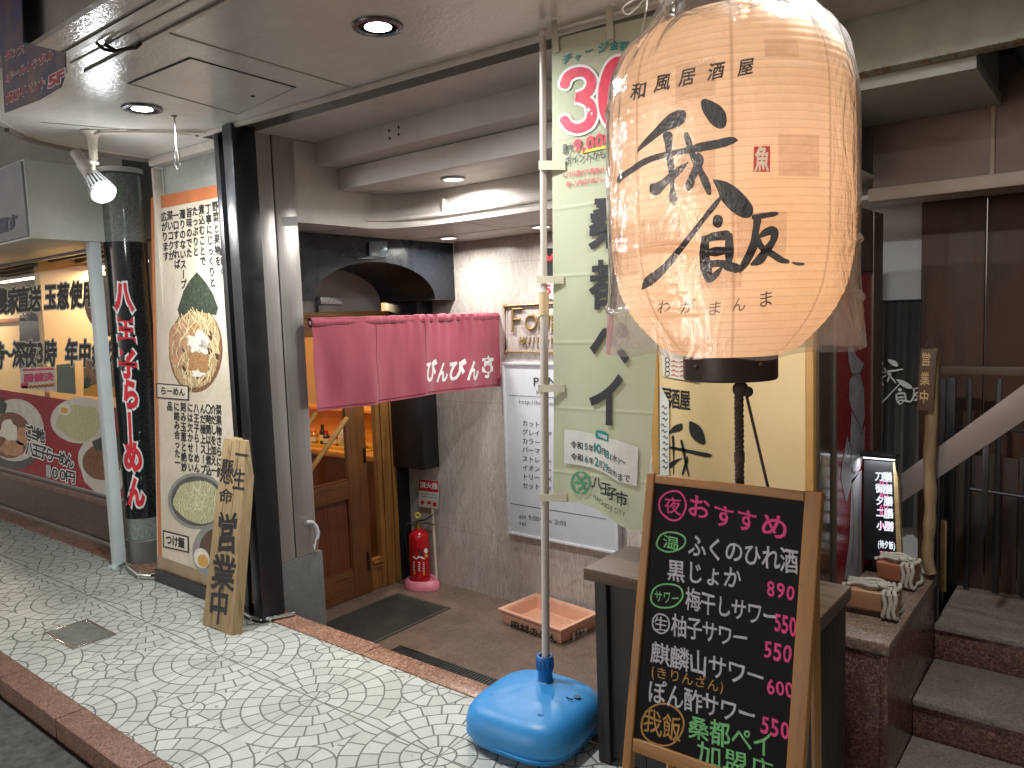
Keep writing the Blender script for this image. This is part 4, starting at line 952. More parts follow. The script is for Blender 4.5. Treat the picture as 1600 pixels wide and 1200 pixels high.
m.grid(len(curve) - 1, 1, lambda u, v: V((*curve[round(u * (len(curve) - 1))], 2.065 + v * .155)) + V((0, .03 + .03 * v, 0))); m.build('curved_fascia', CEIL_PAINT, rc, angle=60)
m = MB()
m.tube([V((x, y - .002, 2.07)) for x, y in curve], .012, 8); m.build('lip_bead', TRIM, rc)
m = MB(); m.grid(len(curve) - 1, 1, lambda u, v: V((*curve[round(u * (len(curve) - 1))], ZL + .001 + v * .045)) + V((0, .006, 0))); m.build('lip_band', TRIM, rc, angle=60)
m = MB(); m.prism([V((x, y + .004, ZL)) for x, y in curve] + [V((-.85, YM - .004, ZL)), V((XD, YM - .004, ZL)), V((XD, 2.5, ZL))], (0, 0, .012)); m.build('lower_panel', CEIL_PAINT, rc)
m = MB(); strip(m, (XA, 3.62, 0), (-1.4, 3.64, 0), .012, ZL - .003, .004); strip(m, (-3.9, 2.86, 0), (-3.42, 2.87, 0), .012, ZL - .003, .004); strip(m, (-2.88, 3.15, 0), (-2.9, 4.0, 0), .01, ZL - .003, .004); m.build('panel_joint', TRIM, rc)
m = MB()
for x, y in ((608, 204), (623, 199), (609, 216), (623, 210)): m.blob(onY(x, y, 2.619), (.006, .004, .008), 8, 6)
m.build('screw_hole', BLACKMATT, rc)
m = MB(); p1, p2 = onY(691, 310, 3.15), onY(691, 332, 3.15); m.box(p1 + V((-.006, .0, 0)), V((p1.x + .006, 3.19, 2.082)), .002); m.build('fascia_joint', TRIM, rc)
# upper wall over the steel pier
m = MB(); m.box((XS - .2, 2.484, ZL + .002), (XS - .003, 3.2, 2.44)); m.build('side_cheek', CEIL_PAINT, rc)
r1 = downlight('entrance_downlight', 'lit round ceiling lamp under the second beam of the entrance ceiling', -2.753, 3.0, 2.218, .066, GLOW_SOFT, W_RECESS, 'round lamps in the entrance ceiling', False)
copy_tree(r1, (-3.46, 3.70, ZL - .001), 'small round ceiling lamp right in front of the black arch')
copy_tree(r1, (-2.72, 3.71, ZL - .001), 'small round ceiling lamp partly behind the white banner pole')

# marble wall
t = thing('marble_wall', 'grey veined marble wall at the back of the entrance', 'wall', (-2.6, YM, ZF))
m = MB(); m.box((XD - .2, YM, ZF - .1), (-.8, YM + .2, 2.3)); m.build('facing', MARBLE, t)
# black arched porch over the shop door
t = thing('arched_porch', 'black painted arch panel and curved hood over the wooden shop door', 'porch', (XA, 3.3, 1.65))
zA = onX(708, 467, XA).z
def arch_y(k):
    a = math.pi * k / 24
    return 3.31 - .50 * math.cos(a), zA + .235 * math.sin(a)
pts = [V((XA, 2.50, zA)), V((XA, 2.81, zA))] + [V((XA, *arch_y(k))) for k in range(1, 24)] + [V((XA, 3.81, zA)), V((XA, YM - .002, zA)), V((XA, YM - .002, ZL - .003)), V((XA, 2.50, ZL - .003))]
m = MB()
pa = pts[1:26]; top = lambda p: V((p.x, p.y, ZL - .003))
dX = V((-.04, 0, 0))
for a, b in zip(pa, pa[1:]):
    m.face([a, b, top(b), top(a)]); m.face([a, b, b + dX, a + dX], True)
m.face([V((XA, 2.5, zA)), pa[0], top(pa[0]), V((XA, 2.5, ZL - .003))]); m.face([pa[-1], V((XA, YM - .002, zA)), V((XA, YM - .002, ZL - .003)), top(pa[-1])])
m.face([V((XA, 2.5, zA)), pa[0], pa[0] + dX, V((XA, 2.5, zA)) + dX]); m.face([pa[-1], V((XA, YM - .002, zA)), V((XA, YM - .002, zA)) + dX, pa[-1] + dX])
m.build('arch_panel', plain('blue_black_enamel', hx('171d26'), .3, 0, .06, 4, .0, 60), t, recalc=True)
m = MB()
def hood(u, v):
    k = u * 24; y, z = arch_y(k); return V((XA - .04 - v * (XA - .04 - XD), y, z))
m.grid(24, 6, hood); m.build('hood_soffit', plain('black_hood_paint', (.014, .014, .016), .4, 0, .2, 8), t)
m = MB(); m.box((XD, 3.81, zA - .005), (XA - .002, YM - .003, zA + .04)); m.build('pier_head', plain('brown_underside', hx('4b3a30'), .5), t)
m = MB(); m.box((XD - .02, 2.5, 1.545), (XD - .003, 3.82, ZL - .01)); m.build('tympanum', plain('pale_grey_board', hx('a7a6a5'), .5, 0, .1, 5, .04, 60, .2), t)
m = MB(); q = [onX(x, y, XA + .003) for x, y in ((575, 377), (603, 378), (604, 401), (575, 401))]; m.prism(q, (.012, 0, 0), .002); q = [onX(x, y, XA + .003) for x, y in ((553, 405), (575, 400), (605, 401), (575, 405))]; m.prism(q, (.02, 0, 0), .002); m.build('crown_plate_and_light_spot', plain('crown_steel_and_light_spot', hx('7e8b94'), .2, .8, .2, 18), t)  # glossy plate for the bright patch; lower sliver stands in for a light spot
m = MB(); q = [onX(x, y, XD + .01) for x, y in ((494, 464), (528, 464), (528, 476), (494, 476))]; m.prism(q, (.05, 0, 0), .004); m.build('light_box', plain('silver_box', hx('b3b7ba'), .3, .5, .1, 20), t)
m = MB(); q = [onX(x, y, XD + .01) for x, y in ((494, 477), (528, 477), (528, 488), (494, 488))]; m.prism(q, (.03, 0, 0), .003); m.build('box_base', plain('grey_box', hx('8a8681'), .5), t)

# timber door and frame (it stands in the left side wall of the entrance)
t = thing('shop_door', 'varnished brown timber sliding door with a big glass pane and a slanting bar handle', 'door', onX(520, 945, XD))
def quadX(mb, x, pts, th, bev=.004): mb.prism([onX(a, b, x) for a, b in pts], (th, 0, 0), bev)
zt = 1.50; Y0, Y1 = 2.47, onX(572, 700, XD).y
gy1 = onX(545, 750, XD).y; zg = onX(545, 751, XD).z; zm = onX(548, 779, XD).z; zpb = onX(552, 890, XD).z; zb = ZF + .004
m = MB()
m.box((XD - .035, gy1, zb), (XD, Y1, zt), .004); m.build('stile', DOORWOOD, t)
m = MB(); m.box((XD - .035, Y0, zm), (XD - .001, gy1 - .001, zg), .004); m.box((XD - .035, Y0, zb), (XD - .001, gy1 - .001, zpb), .004); m.box((XD - .035, Y0, zt - .1), (XD - .001, gy1 - .001, zt), .004); m.build('rail', wood('door_wood_across', hx('8a5a30'), hx('4e2f17'), 'y', .35), t)
m = MB(); m.box((XD - .026, Y0, zpb + .001), (XD - .018, gy1 - .001, zm - .001)); m.build('panel', PANELWOOD, t)
m = MB(); m.box((XD - .018, Y0, zg + .001), (XD - .006, gy1 - .001, zg + .012), .003); m.box((XD - .018, Y0, zpb + .001), (XD - .003, gy1 - .001, zpb + .012), .003); m.box((XD - .018, gy1 - .012, zpb + .012), (XD - .004, gy1 - .001, zm - .002), .003); m.build('bead', PANELWOOD, t)
m = MB(); m.face([V((XD - .02, Y0, zg)), V((XD - .02, gy1, zg)), V((XD - .02, gy1, zt - .1)), V((XD - .02, Y0, zt - .1))]); m.build('pane', PANE, t)
m = MB(); hb = [onX(x, y, XD + .05) for x, y in ((470, 760), (485, 735), (541, 655))]; m.tube(hb, .017, 12); m.blob(hb[-1], (.017, .017, .017)); m.tube([hb[-1] + V((0, -.02, -.03)), V((XD, hb[-1].y - .01, hb[-1].z - .03))], .009, 8)
m.tube([onX(x, y, XD - .06) for x, y in ((470, 680), (482, 662), (494, 645))], .014, 10); m.build('bar_handle', plain('honey_wood_bar', hx('b98a4c'), .35, 0, .15, 20), t)
m = MB()
for a, b in (((568, 700), (570, 723)), ((574, 862), (577, 890))):
    p, q_ = onX(*a, XD), onX(*b, XD); m.box((XD, p.y - .006, q_.z), (XD + .012, p.y + .008, p.z), .003)
m.build('hinge', DARKMETAL, t)
t = thing('door_frame', 'light timber door frame with a narrow glazed side light and fluted post', 'door frame', (XD, Y1, ZF))
ys1, ys2 = onX(589, 700, XD).y, onX(617, 700, XD).y
m = MB()
for k in range(4):
    a = ys1 + (ys2 - ys1) * k / 4; m.box((XD - .05, a + .001, ZF + .002), (XD - .002 + .010 * (k % 2), ys1 + (ys2 - ys1) * (k + 1) / 4 - .001, 1.50), .006, 3)
m.build('post', DOORFRAME, t)
m = MB(); m.box((XD - .05, Y1 + .004, ZF + .002), (XD - .012, ys1 - .001, -.27), .003); m.box((XD - .05, Y1 + .004, ZF + .21), (XD - .004, ys1 - .001, -.25), .003); m.build('bottom_panel', DOORFRAME, t)
m = MB(); m.box((XD - .012, Y1 + .02, -.285), (XD + .006, ys1 - .001, -.268), .003); m.box((XD - .012, Y1 + .02, -.315), (XD + .003, ys1 - .001, -.30), .003); m.build('bead', DOORFRAME, t)
m = MB(); m.face([V((XD - .028, Y1 + .004, -.25)), V((XD - .028, ys1, -.25)), V((XD - .028, ys1, 1.5)), V((XD - .028, Y1 + .004, 1.5))]); m.build('pane', PANE, t)
m = MB(); m.box((XD - .05, 2.47, 1.502), (XD + .02, ys2, 1.53), .003); m.box((XD - .05, 2.47, 1.531), (XD + .04, ys2 + .01, 1.565), .004); m.build('head', wood('frame_wood_across', hx('a87740'), hx('6a4420'), 'y', .35), t)
t = thing('black_post', 'black boxed post and shutter box between the door frame and the marble wall', 'post', (XD, 3.95, ZF))
m = MB(); m.box((XD - .05, ys2 + .004, ZF + .001), (XD + .004, YM - .002, 1.63), .003); m.build('post', BLACKMATT, t)
m = MB(); xb = onY(663, 735, YM - .16).x; m.box((XD + .004, YM - .16, onY(663, 735, YM - .16).z), (xb, YM - .002, zA - .008), .004); m.build('shutter_box', plain('black_satin_box', (.016, .016, .018), .4, 0, .2, 10), t)

# inside the shop through the door
t = thing('noodle_bar', 'orange wooden counter with brown front seen through the shop door', 'counter', (-5, 3.9, ZF))
m = MB(); m.box((-6.5, 3.87, .41), (-4.42, 4.4, .455), .004); m.build('counter_top', COUNTER, t)
m = MB(); m.box((-6.5, 3.93, ZF), (-4.42, 4.3, .41)); m.build('counter_front', plain('brown_counter_front', hx('7a4c30'), .5, 0, .15, 6), t)
m = MB(); m.box((-6.5, 4.36, .455), (-4.42, 4.42, .72), .003); m.box((-6.5, 4.25, .72), (-4.42, 4.45, .75), .004); m.build('upper_shelf', COUNTER, t)
t = thing('bar_room', 'warm lit room behind the wooden shop door', 'interior', (-5.4, 4, ZF))
m = MB(); m.box((-6.7, 4.75, ZF), (XD - .25, 4.85, 2.2)); m.box((-6.8, 2.45, ZF), (-6.7, 4.85, 2.2)); m.box((XD - .25, 4.02, ZF), (XD - .2, 4.85, 2.2)); m.build('wall', CREAM, t)
m = MB(); m.box((-6.8, 2.48, 2.2), (XD - .06, 4.85, 2.25)); m.build('ceiling', mk_cream('tan_ceiling', hx('b99a72')), t)
m = MB(); m.box((-6.8, 2.48, ZF - .05), (XD - .06, 4.85, ZF - .002)); m.build('floor', FLOOR_M, t)
lt = thing('pendant_lamp', 'warm lamp hanging over the noodle counter behind the door', 'lamp', (-5.2, 3.6, 1.9))
m = MB(); m.lathe([(.012, .3), (.02, .1), (.14, 0), (.145, -.01), (.13, -.005)], (-5.2, 3.6, 1.9), 24); m.build('shade', plain('black_lamp_shade', (.02, .02, .02), .4), lt)
m = MB(); m.blob((-5.2, 3.6, 1.885), (.05, .05, .05)); m.build('bulb', emit('warm_bulb', (1, .8, .55), 8.0), lt)
ld = bpy.data.lights.new('pendant', 'POINT'); ld.energy = 55; ld.shadow_soft_size = .07; ld.color = (1.0, .78, .5); lo = bpy.data.objects.new('lamp', ld); C.objects.link(lo); lo.parent = lt; lo.location = (0, 0, -.1)
# seasoning bottles on the counter
tr = thing('yellow_tray', 'shallow yellow tray of seasonings on the orange counter', 'tray', (-5.15, 4.0, .456))
m = MB(); m.box((-5.45, 3.93, .457), (-4.72, 4.08, .464), .003); m.box((-5.45, 3.93, .464), (-4.72, 3.938, .485), .003); m.box((-5.45, 4.072, .464), (-4.72, 4.08, .485), .003); m.build('dish', plain('yellow_plastic', hx('d8b040'), .35), tr)
def bottle(x, y, h, r, body, cap, label, kind='sauce_bottle', tip=False):
    b = thing(kind, label, 'bottle', (x, y, .465), 'seasonings on the counter')
    mm = MB(); mm.lathe([(r * .9, 0), (r, .006), (r, h * .62), (r * .5, h * .78), (r * .42, h * .8)], (x, y, .465), 18); mm.build('body', body, b)
    mm = MB(); mm.lathe([(r * .55, h * .8), (r * .55, h * .9), (r * .15 if tip else r * .5, h), (.0001, h)], (x, y, .465), 14); mm.build('cap', cap, b)
    mm = MB(); mm.lathe([(r * 1.01, h * .2), (r * 1.02, h * .22), (r * 1.02, h * .48), (r * 1.01, h * .5)], (x, y, .465), 18); mm.build('label_band', plain('bottle_label', hx('d9cfae'), .5, 0, .2, 60), b)
redp = plain('red_plastic_cap', hx('c02a2a'), .35); whitep = plain('white_squeeze_plastic', hx('d9d2c6'), .4); soy = plain('soy_sauce', hx('2a140c'), .15); amber = plain('amber_sauce', hx('b06a28'), .2); 
bottle(-5.40, 4.0, .13, .030, amber, plain('orange_cap', hx('d88a3a'), .4), 'squat amber seasoning jar at the left end of the yellow tray')
bottle(-5.31, 4.02, .17, .026, soy, DARKMETAL, 'dark soy sauce bottle on the yellow tray')
bottle(-5.22, 3.99, .13, .030, soy, redp, 'dark sauce bottle with a small red cap on the yellow tray')
bottle(-5.14, 4.02, .12, .028, amber, whitep, 'amber jar with a white cap on the yellow tray')
bottle(-5.02, 4.0, .21, .036, whitep, redp, 'tall white squeeze bottle with a pointed red cap on the yellow tray', tip=True)
bottle(-4.55, 4.0, .20, .036, whitep, redp, 'white squeeze bottle with a red cap seen through the narrow side light', tip=True)
t = thing('chopstick_holder', 'glass holder full of black chopsticks on the noodle counter', 'holder', (-4.86, 4.02, .456))
m = MB(); m.lathe([(.04, .457), (.042, .58), (.036, .58), (.034, .465)], (-4.86, 4.02, 0), 16); m.build('cup', whitep, t)
m = MB()
for k in range(7): m.tube([V((-4.86 + .012 * math.cos(k), 4.02 + .012 * math.sin(k * 2), .47)), V((-4.86 + .05 * math.cos(k * 2.1), 4.02 + .04 * math.sin(k * 1.7), .72))], .004, 6)
m.build('chopsticks', DARKMETAL, t)
t = thing('round_stool', 'dark round stool standing under the noodle counter', 'stool', (-4.78, 3.55, ZF))
m = MB(); m.lathe([(.0001, .06), (.13, .06), (.16, .075), (.16, .105), (.14, .115), (.0001, .118)], (-4.78, 3.55, 0), 24); m.build('seat', plain('dark_stool_cushion', hx('2d2622'), .35), t)
m = MB(); m.tube([V((-4.78, 3.55, ZF + .02)), V((-4.78, 3.55, .06))], .022, 10); m.lathe([(.17, ZF + .001), (.16, ZF + .02), (.03, ZF + .035)], (-4.78, 3.55, 0), 24); m.build('pedestal', CHROME, t)

# mat, drain
t = thing('door_mat', 'dark grey rubber mat before the timber door', 'mat', (-4.1, 3.3, ZF))
qa, qb, qc, qd = onZ(430, 1015, ZF), onZ(625, 926, ZF), onZ(706, 950, ZF), onZ(592, 1010, ZF)
xm0, xm1 = onZ(625, 926, ZF).x, onZ(706, 950, ZF).x; ym1 = onZ(660, 938, ZF).y
m = MB(); m.box((xm0, 2.46, ZF), (xm1, ym1, ZF + .008), .003)
y = 2.47
while y < ym1 - .02: m.box((xm0 + .02, y, ZF + .008), (xm1 - .02, y + .005, ZF + .0115)); y += .012
m.build('mat', plain('dark_rubber', hx('46443f'), .65, 0, .2, 4, .1, 120, .3), t)
t = thing('drain_grating', 'narrow steel drain grating set behind the granite strip', 'grating', (-3.0, 2.9, ZF))
g0, g1 = onZ(622, 1018, ZF), onZ(800, 1096, ZF); y0 = g0.y - .02
m = MB(); m.box((g0.x - .05, y0 - .06, ZF + .001), (-1.5, y0 - .052, ZF + .008)); m.box((g0.x - .05, y0 + .07, ZF + .001), (-1.5, y0 + .078, ZF + .008)); m.build('frame', CHROME, t)
m = MB(); m.box((g0.x - .05, y0 - .052, ZF + .0005), (-1.5, y0 + .07, ZF + .002)); m.build('pit', plain('gap_dark', (.02, .02, .02), .8), t)
m = MB(); x = g0.x - .04
while x < -1.5: m.box((x, y0 - .052, ZF + .002), (x + .006, y0 + .07, ZF + .008)); x += .022
m.build('bars', CHROME, t)

# noren on its rod
NA = V((-3.36, 2.485, onX(485, 508, -3.36).z + .012)); NB = V((onY(783, 497, YM).x - .0, YM - .003, NA.z))
nx = -3.335
NA.x = nx; NB.x = nx
t = thing('noren_curtain', 'faded crimson noren with three panels and white brush lettering hung across the shop door', 'curtain', NA)
m = MB(); m.tube([NA + V((0, -.0, 0)), NB], .011, 10); m.tube([NB + V((0, -.05, 0)), NB], .018, 12); m.build('rod', CHROME, t)
PN = PX(nx)
def ny(px): return onX(px, 560, nx).y
yL, yR = ny(487), ny(781); sp1, sp2 = ny(586), ny(662)
def wave(y, z):
    d = max(0.0, min(1.0, (NA.z - z) / .4)); g = math.exp(-(((y - 3.45) / .38) ** 2))
    return .012 * math.sin(y * 14) * (.3 + .7 * d) + .008 * math.sin(y * 31 + 1) * d + .010 * g * math.sin(y * 78) * math.exp(-d * 5.0) + .006 * noise.noise(V((y * 6, z * 5, 1)))
zlo = lambda y: onX(487 + (y - yL) / (yR - yL) * 0, 643, nx).z
zb_pts = [(487, 644), (540, 637), (586, 631.5), (588, 630), (640, 622), (662, 617), (664, 617), (720, 610), (781, 603.5)]
def zbot(y):
    ys_ = [(onX(a, b, nx).y, onX(a, b, nx).z) for a, b in zb_pts]
    for (a, za), (b, zb2) in zip(ys_, ys_[1:]):
        if y <= b: return za + (zb2 - za) * (y - a) / (b - a)
    return ys_[-1][1]
def sheet(mb, a, b):
    def f(u, v):
        y = a + (b - a) * u; zt_ = NA.z + .022; zb2 = zbot(y); z = zt_ + (zb2 - zt_) * v
        return V((nx + .016 * (1 if v < .02 else 1) + wave(y, z), y + (.004 * math.sin(v * 9)), z))
    mb.grid(max(24, int((b - a) * 90)), 22, f)
m = MB(); sheet(m, yL, sp1 - .002); m.solidify(.002); m.build('cloth_panel', NOREN, t)
m = MB(); sheet(m, sp1 + .002, sp2 - .002); m.solidify(.002); m.build('cloth_panel', NOREN, t)
m = MB(); sheet(m, sp2 + .002, yR); m.solidify(.002); m.build('cloth_panel', NOREN, t)
m = MB()
def sleeve(u, v):
    y = yL + (yR - yL) * u; a = 2 * math.pi * v; g = math.exp(-(((y - 3.42) / .36) ** 2)); r = .0265 + .0026 * g * math.sin(y * 82 + 2 * math.sin(y * 21)) + .0015 * math.sin(y * 33)
    return V((nx + r * math.cos(a), y, NA.z + r * 1.0 * math.sin(a)))
m.grid(260, 14, sleeve); m.build('rod_sleeve', mk_cloth('crimson_sleeve', hx('a84a5c'), hx('8a3044'), (3, 30, 3)), t)
def PNoren(px, py, eps=0):
    p = onX(px, py, nx + .02); p.x = nx + .016 + wave(p.y, p.z) + .004 + eps; return p
m = MB()
for i, (ch, x, y, w_, h_) in enumerate([('び', 673, 580, 21, 36), ('ん', 693, 582, 17, 33), ('び', 714, 578, 23, 36), ('ん', 738, 578, 21, 34), ('亭', 763, 574, 22, 35)]): put(m, PNoren, ch, (x, y), (w_, -1.4), (2.5, -h_), .0, .036, .06, seed=i + 2)
m.build('lettering', WHITE_INK, t)
m = MB()
def hem(px0, px1, dy):
    n = 14; return [PNoren(px0 + (px1 - px0) * k / n, onX_z_to_py(px0 + (px1 - px0) * k / n) - dy, .0005) for k in range(n + 1)]
def onX_z_to_py(px):
    for (a, b), (c, d) in zip(zb_pts, zb_pts[1:]):
        if px <= c: return b + (d - b) * (px - a) / max(1e-6, c - a)
    return zb_pts[-1][1]
for a, b in ((488, 585), (589, 661), (665, 780)): m.tube(hem(a, b, 4), .0014, 5)
m.build('hem_stitch', plain('hem_thread', hx('8a3244'), .8), t)

# building name in bronze, board, small plates on the marble
BRONZE = plain('aged_bronze', hx('8d7346'), .4, .35, .25, 40)
t = thing('building_name_sign', 'bronze framed building name with raised letters on the marble wall', 'sign', PM(800, 510))
def P4(px, py, e=0): return PM(px, py, .012 + e)
m = MB(); fr = [P4(791, 478), P4(905, 472), P4(905, 551), P4(792, 550)]
m.tube([fr[0], fr[1], fr[2], fr[3]], .008, 8, True)
for p in (fr[0], fr[3]): m.blob(p, (.017, .012, .017), 12, 8)
for p in ((fr[0] + fr[3]) / 2, (fr[0] + fr[1] * .0 + fr[0] * 0 + V((0, 0, 0)))): pass
m.build('frame', BRONZE, t)
LS = {'F': [[(0, 1), (0, 0)], [(0, 0), (.8, 0)], [(0, .48), (.62, .48)]], 'O': [[(.5 + .5 * math.cos(a * .5236), .5 + .5 * math.sin(a * .5236)) for a in range(13)]], 'U': [[(0, 0), (0, .65), (.15, .92), (.5, 1), (.85, .92), (1, .65), (1, 0)]], 'R': [[(0, 1), (0, 0), (.7, 0), (.95, .12), (.95, .38), (.7, .5), (0, .5)], [(.5, .5), (1, 1)]],
      'B': [[(0, 1), (0, 0), (.7, 0), (.9, .12), (.9, .38), (.7, .48), (0, .48)], [(.7, .48), (1, .62), (1, .88), (.75, 1), (0, 1)]], 'I': [[(.5, 0), (.5, 1)]], 'L': [[(0, 0), (0, 1), (.9, 1)]], 'D': [[(0, 1), (0, 0), (.6, 0), (1, .3), (1, .7), (.6, 1), (0, 1)]], 'N': [[(0, 1), (0, 0), (1, 1), (1, 0)]], 'G': [[(1, .2), (.7, 0), (.3, 0), (0, .3), (0, .7), (.3, 1), (.7, 1), (1, .75), (1, .52), (.6, .52)]]}
m = MB()
for ch, x, y, w_, h_ in (('F', 803, 483, 19, 34), ('O', 823.5, 493, 17, 22), ('U', 845, 493, 14, 22), ('R', 865, 493, 14, 22)):
    for st in LS[ch]: m.tube([P4(x + w_ * u, y + h_ * v - .05 * w_ * u) for u, v in st], .0085, 8)
    if ch in 'FUR':
        for sx in ((0,) if ch != 'U' else (0, 1)): m.tube([P4(x + w_ * sx - 3, y + (h_ if ch != 'U' else 0)), P4(x + w_ * sx + 3, y + (h_ if ch != 'U' else 0))], .005, 6)
for k, ch in enumerate('BUILDING'):
    x, w_ = 815 + k * 9.2, 6
    for st in LS[ch]: m.tube([P4(x + w_ * u, 526 + 11 * v) for u, v in st], .0052, 6)
m.build('letters', BRONZE, t)
PB2 = PY(YM - .055)
t = thing('salon_menu_board', 'white framed salon price board with a list of services on the marble wall', 'board', PB2(790, 700))
q = [(784.5, 566), (960, 561), (967, 866), (792, 833)]
pts = [PB2(a, b) for a, b in q]; z0, z1 = PB2(792, 833).z, PB2(785, 566).z; xx0 = PB2(785, 566).x; xx1 = PB2(967, 860).x
m = MB(); m.box((xx0, YM - .054, z0), (xx1, YM - .002, z1), .004); m.build('case', plain('white_frame_plastic', hx('c9ced6'), .35, 0, .05, 10), t)
m = MB(); fw = .018
for a, b in (((xx0, z0), (xx1, z0 + fw)), ((xx0, z1 - fw), (xx1, z1)), ((xx0, z0 + fw), (xx0 + fw, z1 - fw)), ((xx1 - fw, z0 + fw), (xx1, z1 - fw))): m.box((a[0], YM - .062, a[1]), (b[0], YM - .0545, b[1]), .003)
m.build('frame', plain('pale_frame', hx('d3d6dc'), .3, .1, .05, 10), t)
m = MB(); htext(m, PB2, 'PUN', [(833, 596), (870, 595.5)], 19, 0, .002, .005); htext(m, PB2, 'H', [(838, 613), (846, 613)], 9, 0, .002, -.004); htext(m, PB2, 'http://hair.fou', [(811, 627), (868, 630.5)], 9, 0, .002)
lst = ['カット', 'グレイヘア', 'カラー', 'パーマ', 'ストレート', 'イオンスト', 'トリートメント', 'セットアップ']
for k, s_ in enumerate(lst):
    y = 660.5 + k * 13.9; htext(m, PB2, s_, [(816, y), (816 + 9.4 * len(s_), y + 1.1 * len(s_) * .9)], 10, 0, .002, .01)
htext(m, PB2, 'am 9:00〜pm 21:00', [(811, 805.5), (885, 818)], 11, 0, .002); htext(m, PB2, 'tel', [(811, 816), (822, 818)], 10, 0, .002)
ribbon(m, PB2, [(795, 617.5, .9), (950, 626, .9)], .002, 1); ribbon(m, PB2, [(798, 786.5, .9), (947, 811, .9)], .002, 1)
m.build('lettering', GREY_INK if False else plain('dark_grey_print', hx('3a3d44'), .5), t)
t = thing('floor_guide_plate', 'narrow black plate with red and white writing beside the banner pole', 'plate', PM(858, 430))
m = MB(); m.prism([PM(x, y, .012) for x, y in ((852, 388), (872, 388), (872, 468), (852, 466))], (0, .011, 0)); m.build('plate', BLACKMATT, t)
m = MB(); shape(m, PM, [(852, 441), (872, 441), (872, 468), (852, 466)], .0135); m.build('white_field', WHITE_INK, t)
m = MB(); put(m, PM, '5', (858, 452), (22, 0), (0, -21), .0148, .05); ribbon(m, PM, [(853, 395, 4), (860, 405, 6), (866, 398, 3)], .0148); m.build('lettering', RED_INK, t)

# fire extinguisher with its stand and sign
ex = onY(657, 900, YM - .135); ex.z = ZF
t = thing('fire_extinguisher', 'red fire extinguisher with a black handle in a pink ring stand', 'extinguisher', ex)
H0 = ZF + .045
m = MB(); m.lathe([(.0001, H0), (.070, H0 + .002), (.076, H0 + .012), (.076, H0 + .315), (.072, H0 + .345), (.052, H0 + .372), (.026, H0 + .384), (.024, H0 + .395), (.0001, H0 + .396)], (ex.x, ex.y, 0), 32); m.build('cylinder', plain('extinguisher_red', hx('b3121c'), .22, 0, .08, 8), t)
m = MB(); m.lathe([(.025, H0 + .394), (.025, H0 + .415), (.014, H0 + .42), (.014, H0 + .44), (.0001, H0 + .44)], (ex.x, ex.y, 0), 16); m.build('valve', plain('brass_valve', hx('b09a5a'), .3, .9, .1, 20), t)
rt = (ROT @ V((1, 0, 0))); rt = V((rt.x, rt.y, 0)).normalized()
hp = V((ex.x, ex.y, H0 + .445))
m = MB(); m.tube([hp - rt * .02, hp + rt * .06 + V((0, 0, .012)), hp + rt * .115 + V((0, 0, .05))], [.012, .010, .006], 8, flat=.6); m.tube([hp - rt * .02 - V((0, 0, .018)), hp + rt * .06 - V((0, 0, .012)), hp + rt * .125 - V((0, 0, .03))], [.012, .010, .006], 8, flat=.6); m.build('lever', DARKMETAL, t)
m = MB(); m.tube([hp + rt * (.016 * math.cos(a)) + V((0, 0, .045 + .018 * math.sin(a))) for a in (2 * math.pi * k / 14 for k in range(14))], .006, 8, True); m.build('safety_pin', plain('yellow_pin', hx('d8c23c'), .4), t)
m = MB(); hs = cr([tuple(hp - rt * .01 - V((0, 0, .02))), tuple(hp - rt * .08 + V((0, 0, -.02))), tuple(hp - rt * .10 - V((0, 0, .10))), tuple(hp - rt * .085 - V((0, 0, .24))), tuple(hp - rt * .085 - V((0, 0, .33)))], 6)
m.tube(hs, .009, 8); m.build('hose', DARKMETAL, t)
CE = Cyl((ex.x, ex.y), .0765)
cxp = 656.5
m = MB(); ell(m, CE, 653.5, 863, 8.5, 6, .0008); m.build('emblem', BLACK_INK, t)
m = MB(); ribbon(m, CE, [(646, 870, 2.4), (651, 873, 1.6), (655, 870, 2.4), (663, 873, 2)], .0012, 3)
for k in range(5): ribbon(m, CE, [(646, 878 + k * 3, 1.1), (663, 879.5 + k * 3, 1.1)], .0012, 2)
m.build('lettering', WHITE_INK, t)
m = MB(); shape(m, CE, [(647, 891), (655, 892.5), (663.5, 892), (663.5, 899), (655, 899.5), (647, 898)], .001); ell(m, CE, 666, 868, 2.6, 3, .001); m.build('label', plain('yellow_label', hx('d0a040'), .5), t)
m = MB(); ell(m, CE, 665.5, 860.5, 3, 4, .001); m.build('round_label', WHITE_INK, t)
t = thing('extinguisher_stand', 'pink plastic ring stand with a cream pole under the fire extinguisher', 'stand', ex)
m = MB()
m.lathe([(.080, ZF + .05), (.084, ZF + .062), (.100, ZF + .066), (.118, ZF + .045), (.124, ZF + .015), (.124, ZF + .002), (.08, ZF + .002)], (ex.x, ex.y, 0), 36, f=lambda p, a: V((p.x * (1 + .42 * max(0, math.cos(a - .05)) ** 3), p.y, p.z))); m.build('ring', plain('pink_plastic', hx('cf7a8a'), .4, 0, .08, 14), t)
pz = onY(681, 880, YM - .05); top_ = onY(680, 795, pz.y).z
m = MB(); m.tube([V((pz.x, pz.y, ZF + .03)), V((pz.x - .01, pz.y, top_))], .011, 10); m.build('pole', IRON_CREAM, t)
Pe = PY(pz.y - .014)
t2 = thing('extinguisher_sign', 'red and white fire extinguisher sign plate on the cream pole', 'sign', Pe(670, 770))
m = MB(); m.prism([Pe(x, y) for x, y in ((654.5, 749), (685.5, 752), (684.5, 796), (654.5, 791.5))], (0, .004, 0), .001); m.build('plate', plain('white_sign_plate', hx('cfc8c4'), .4), t2)
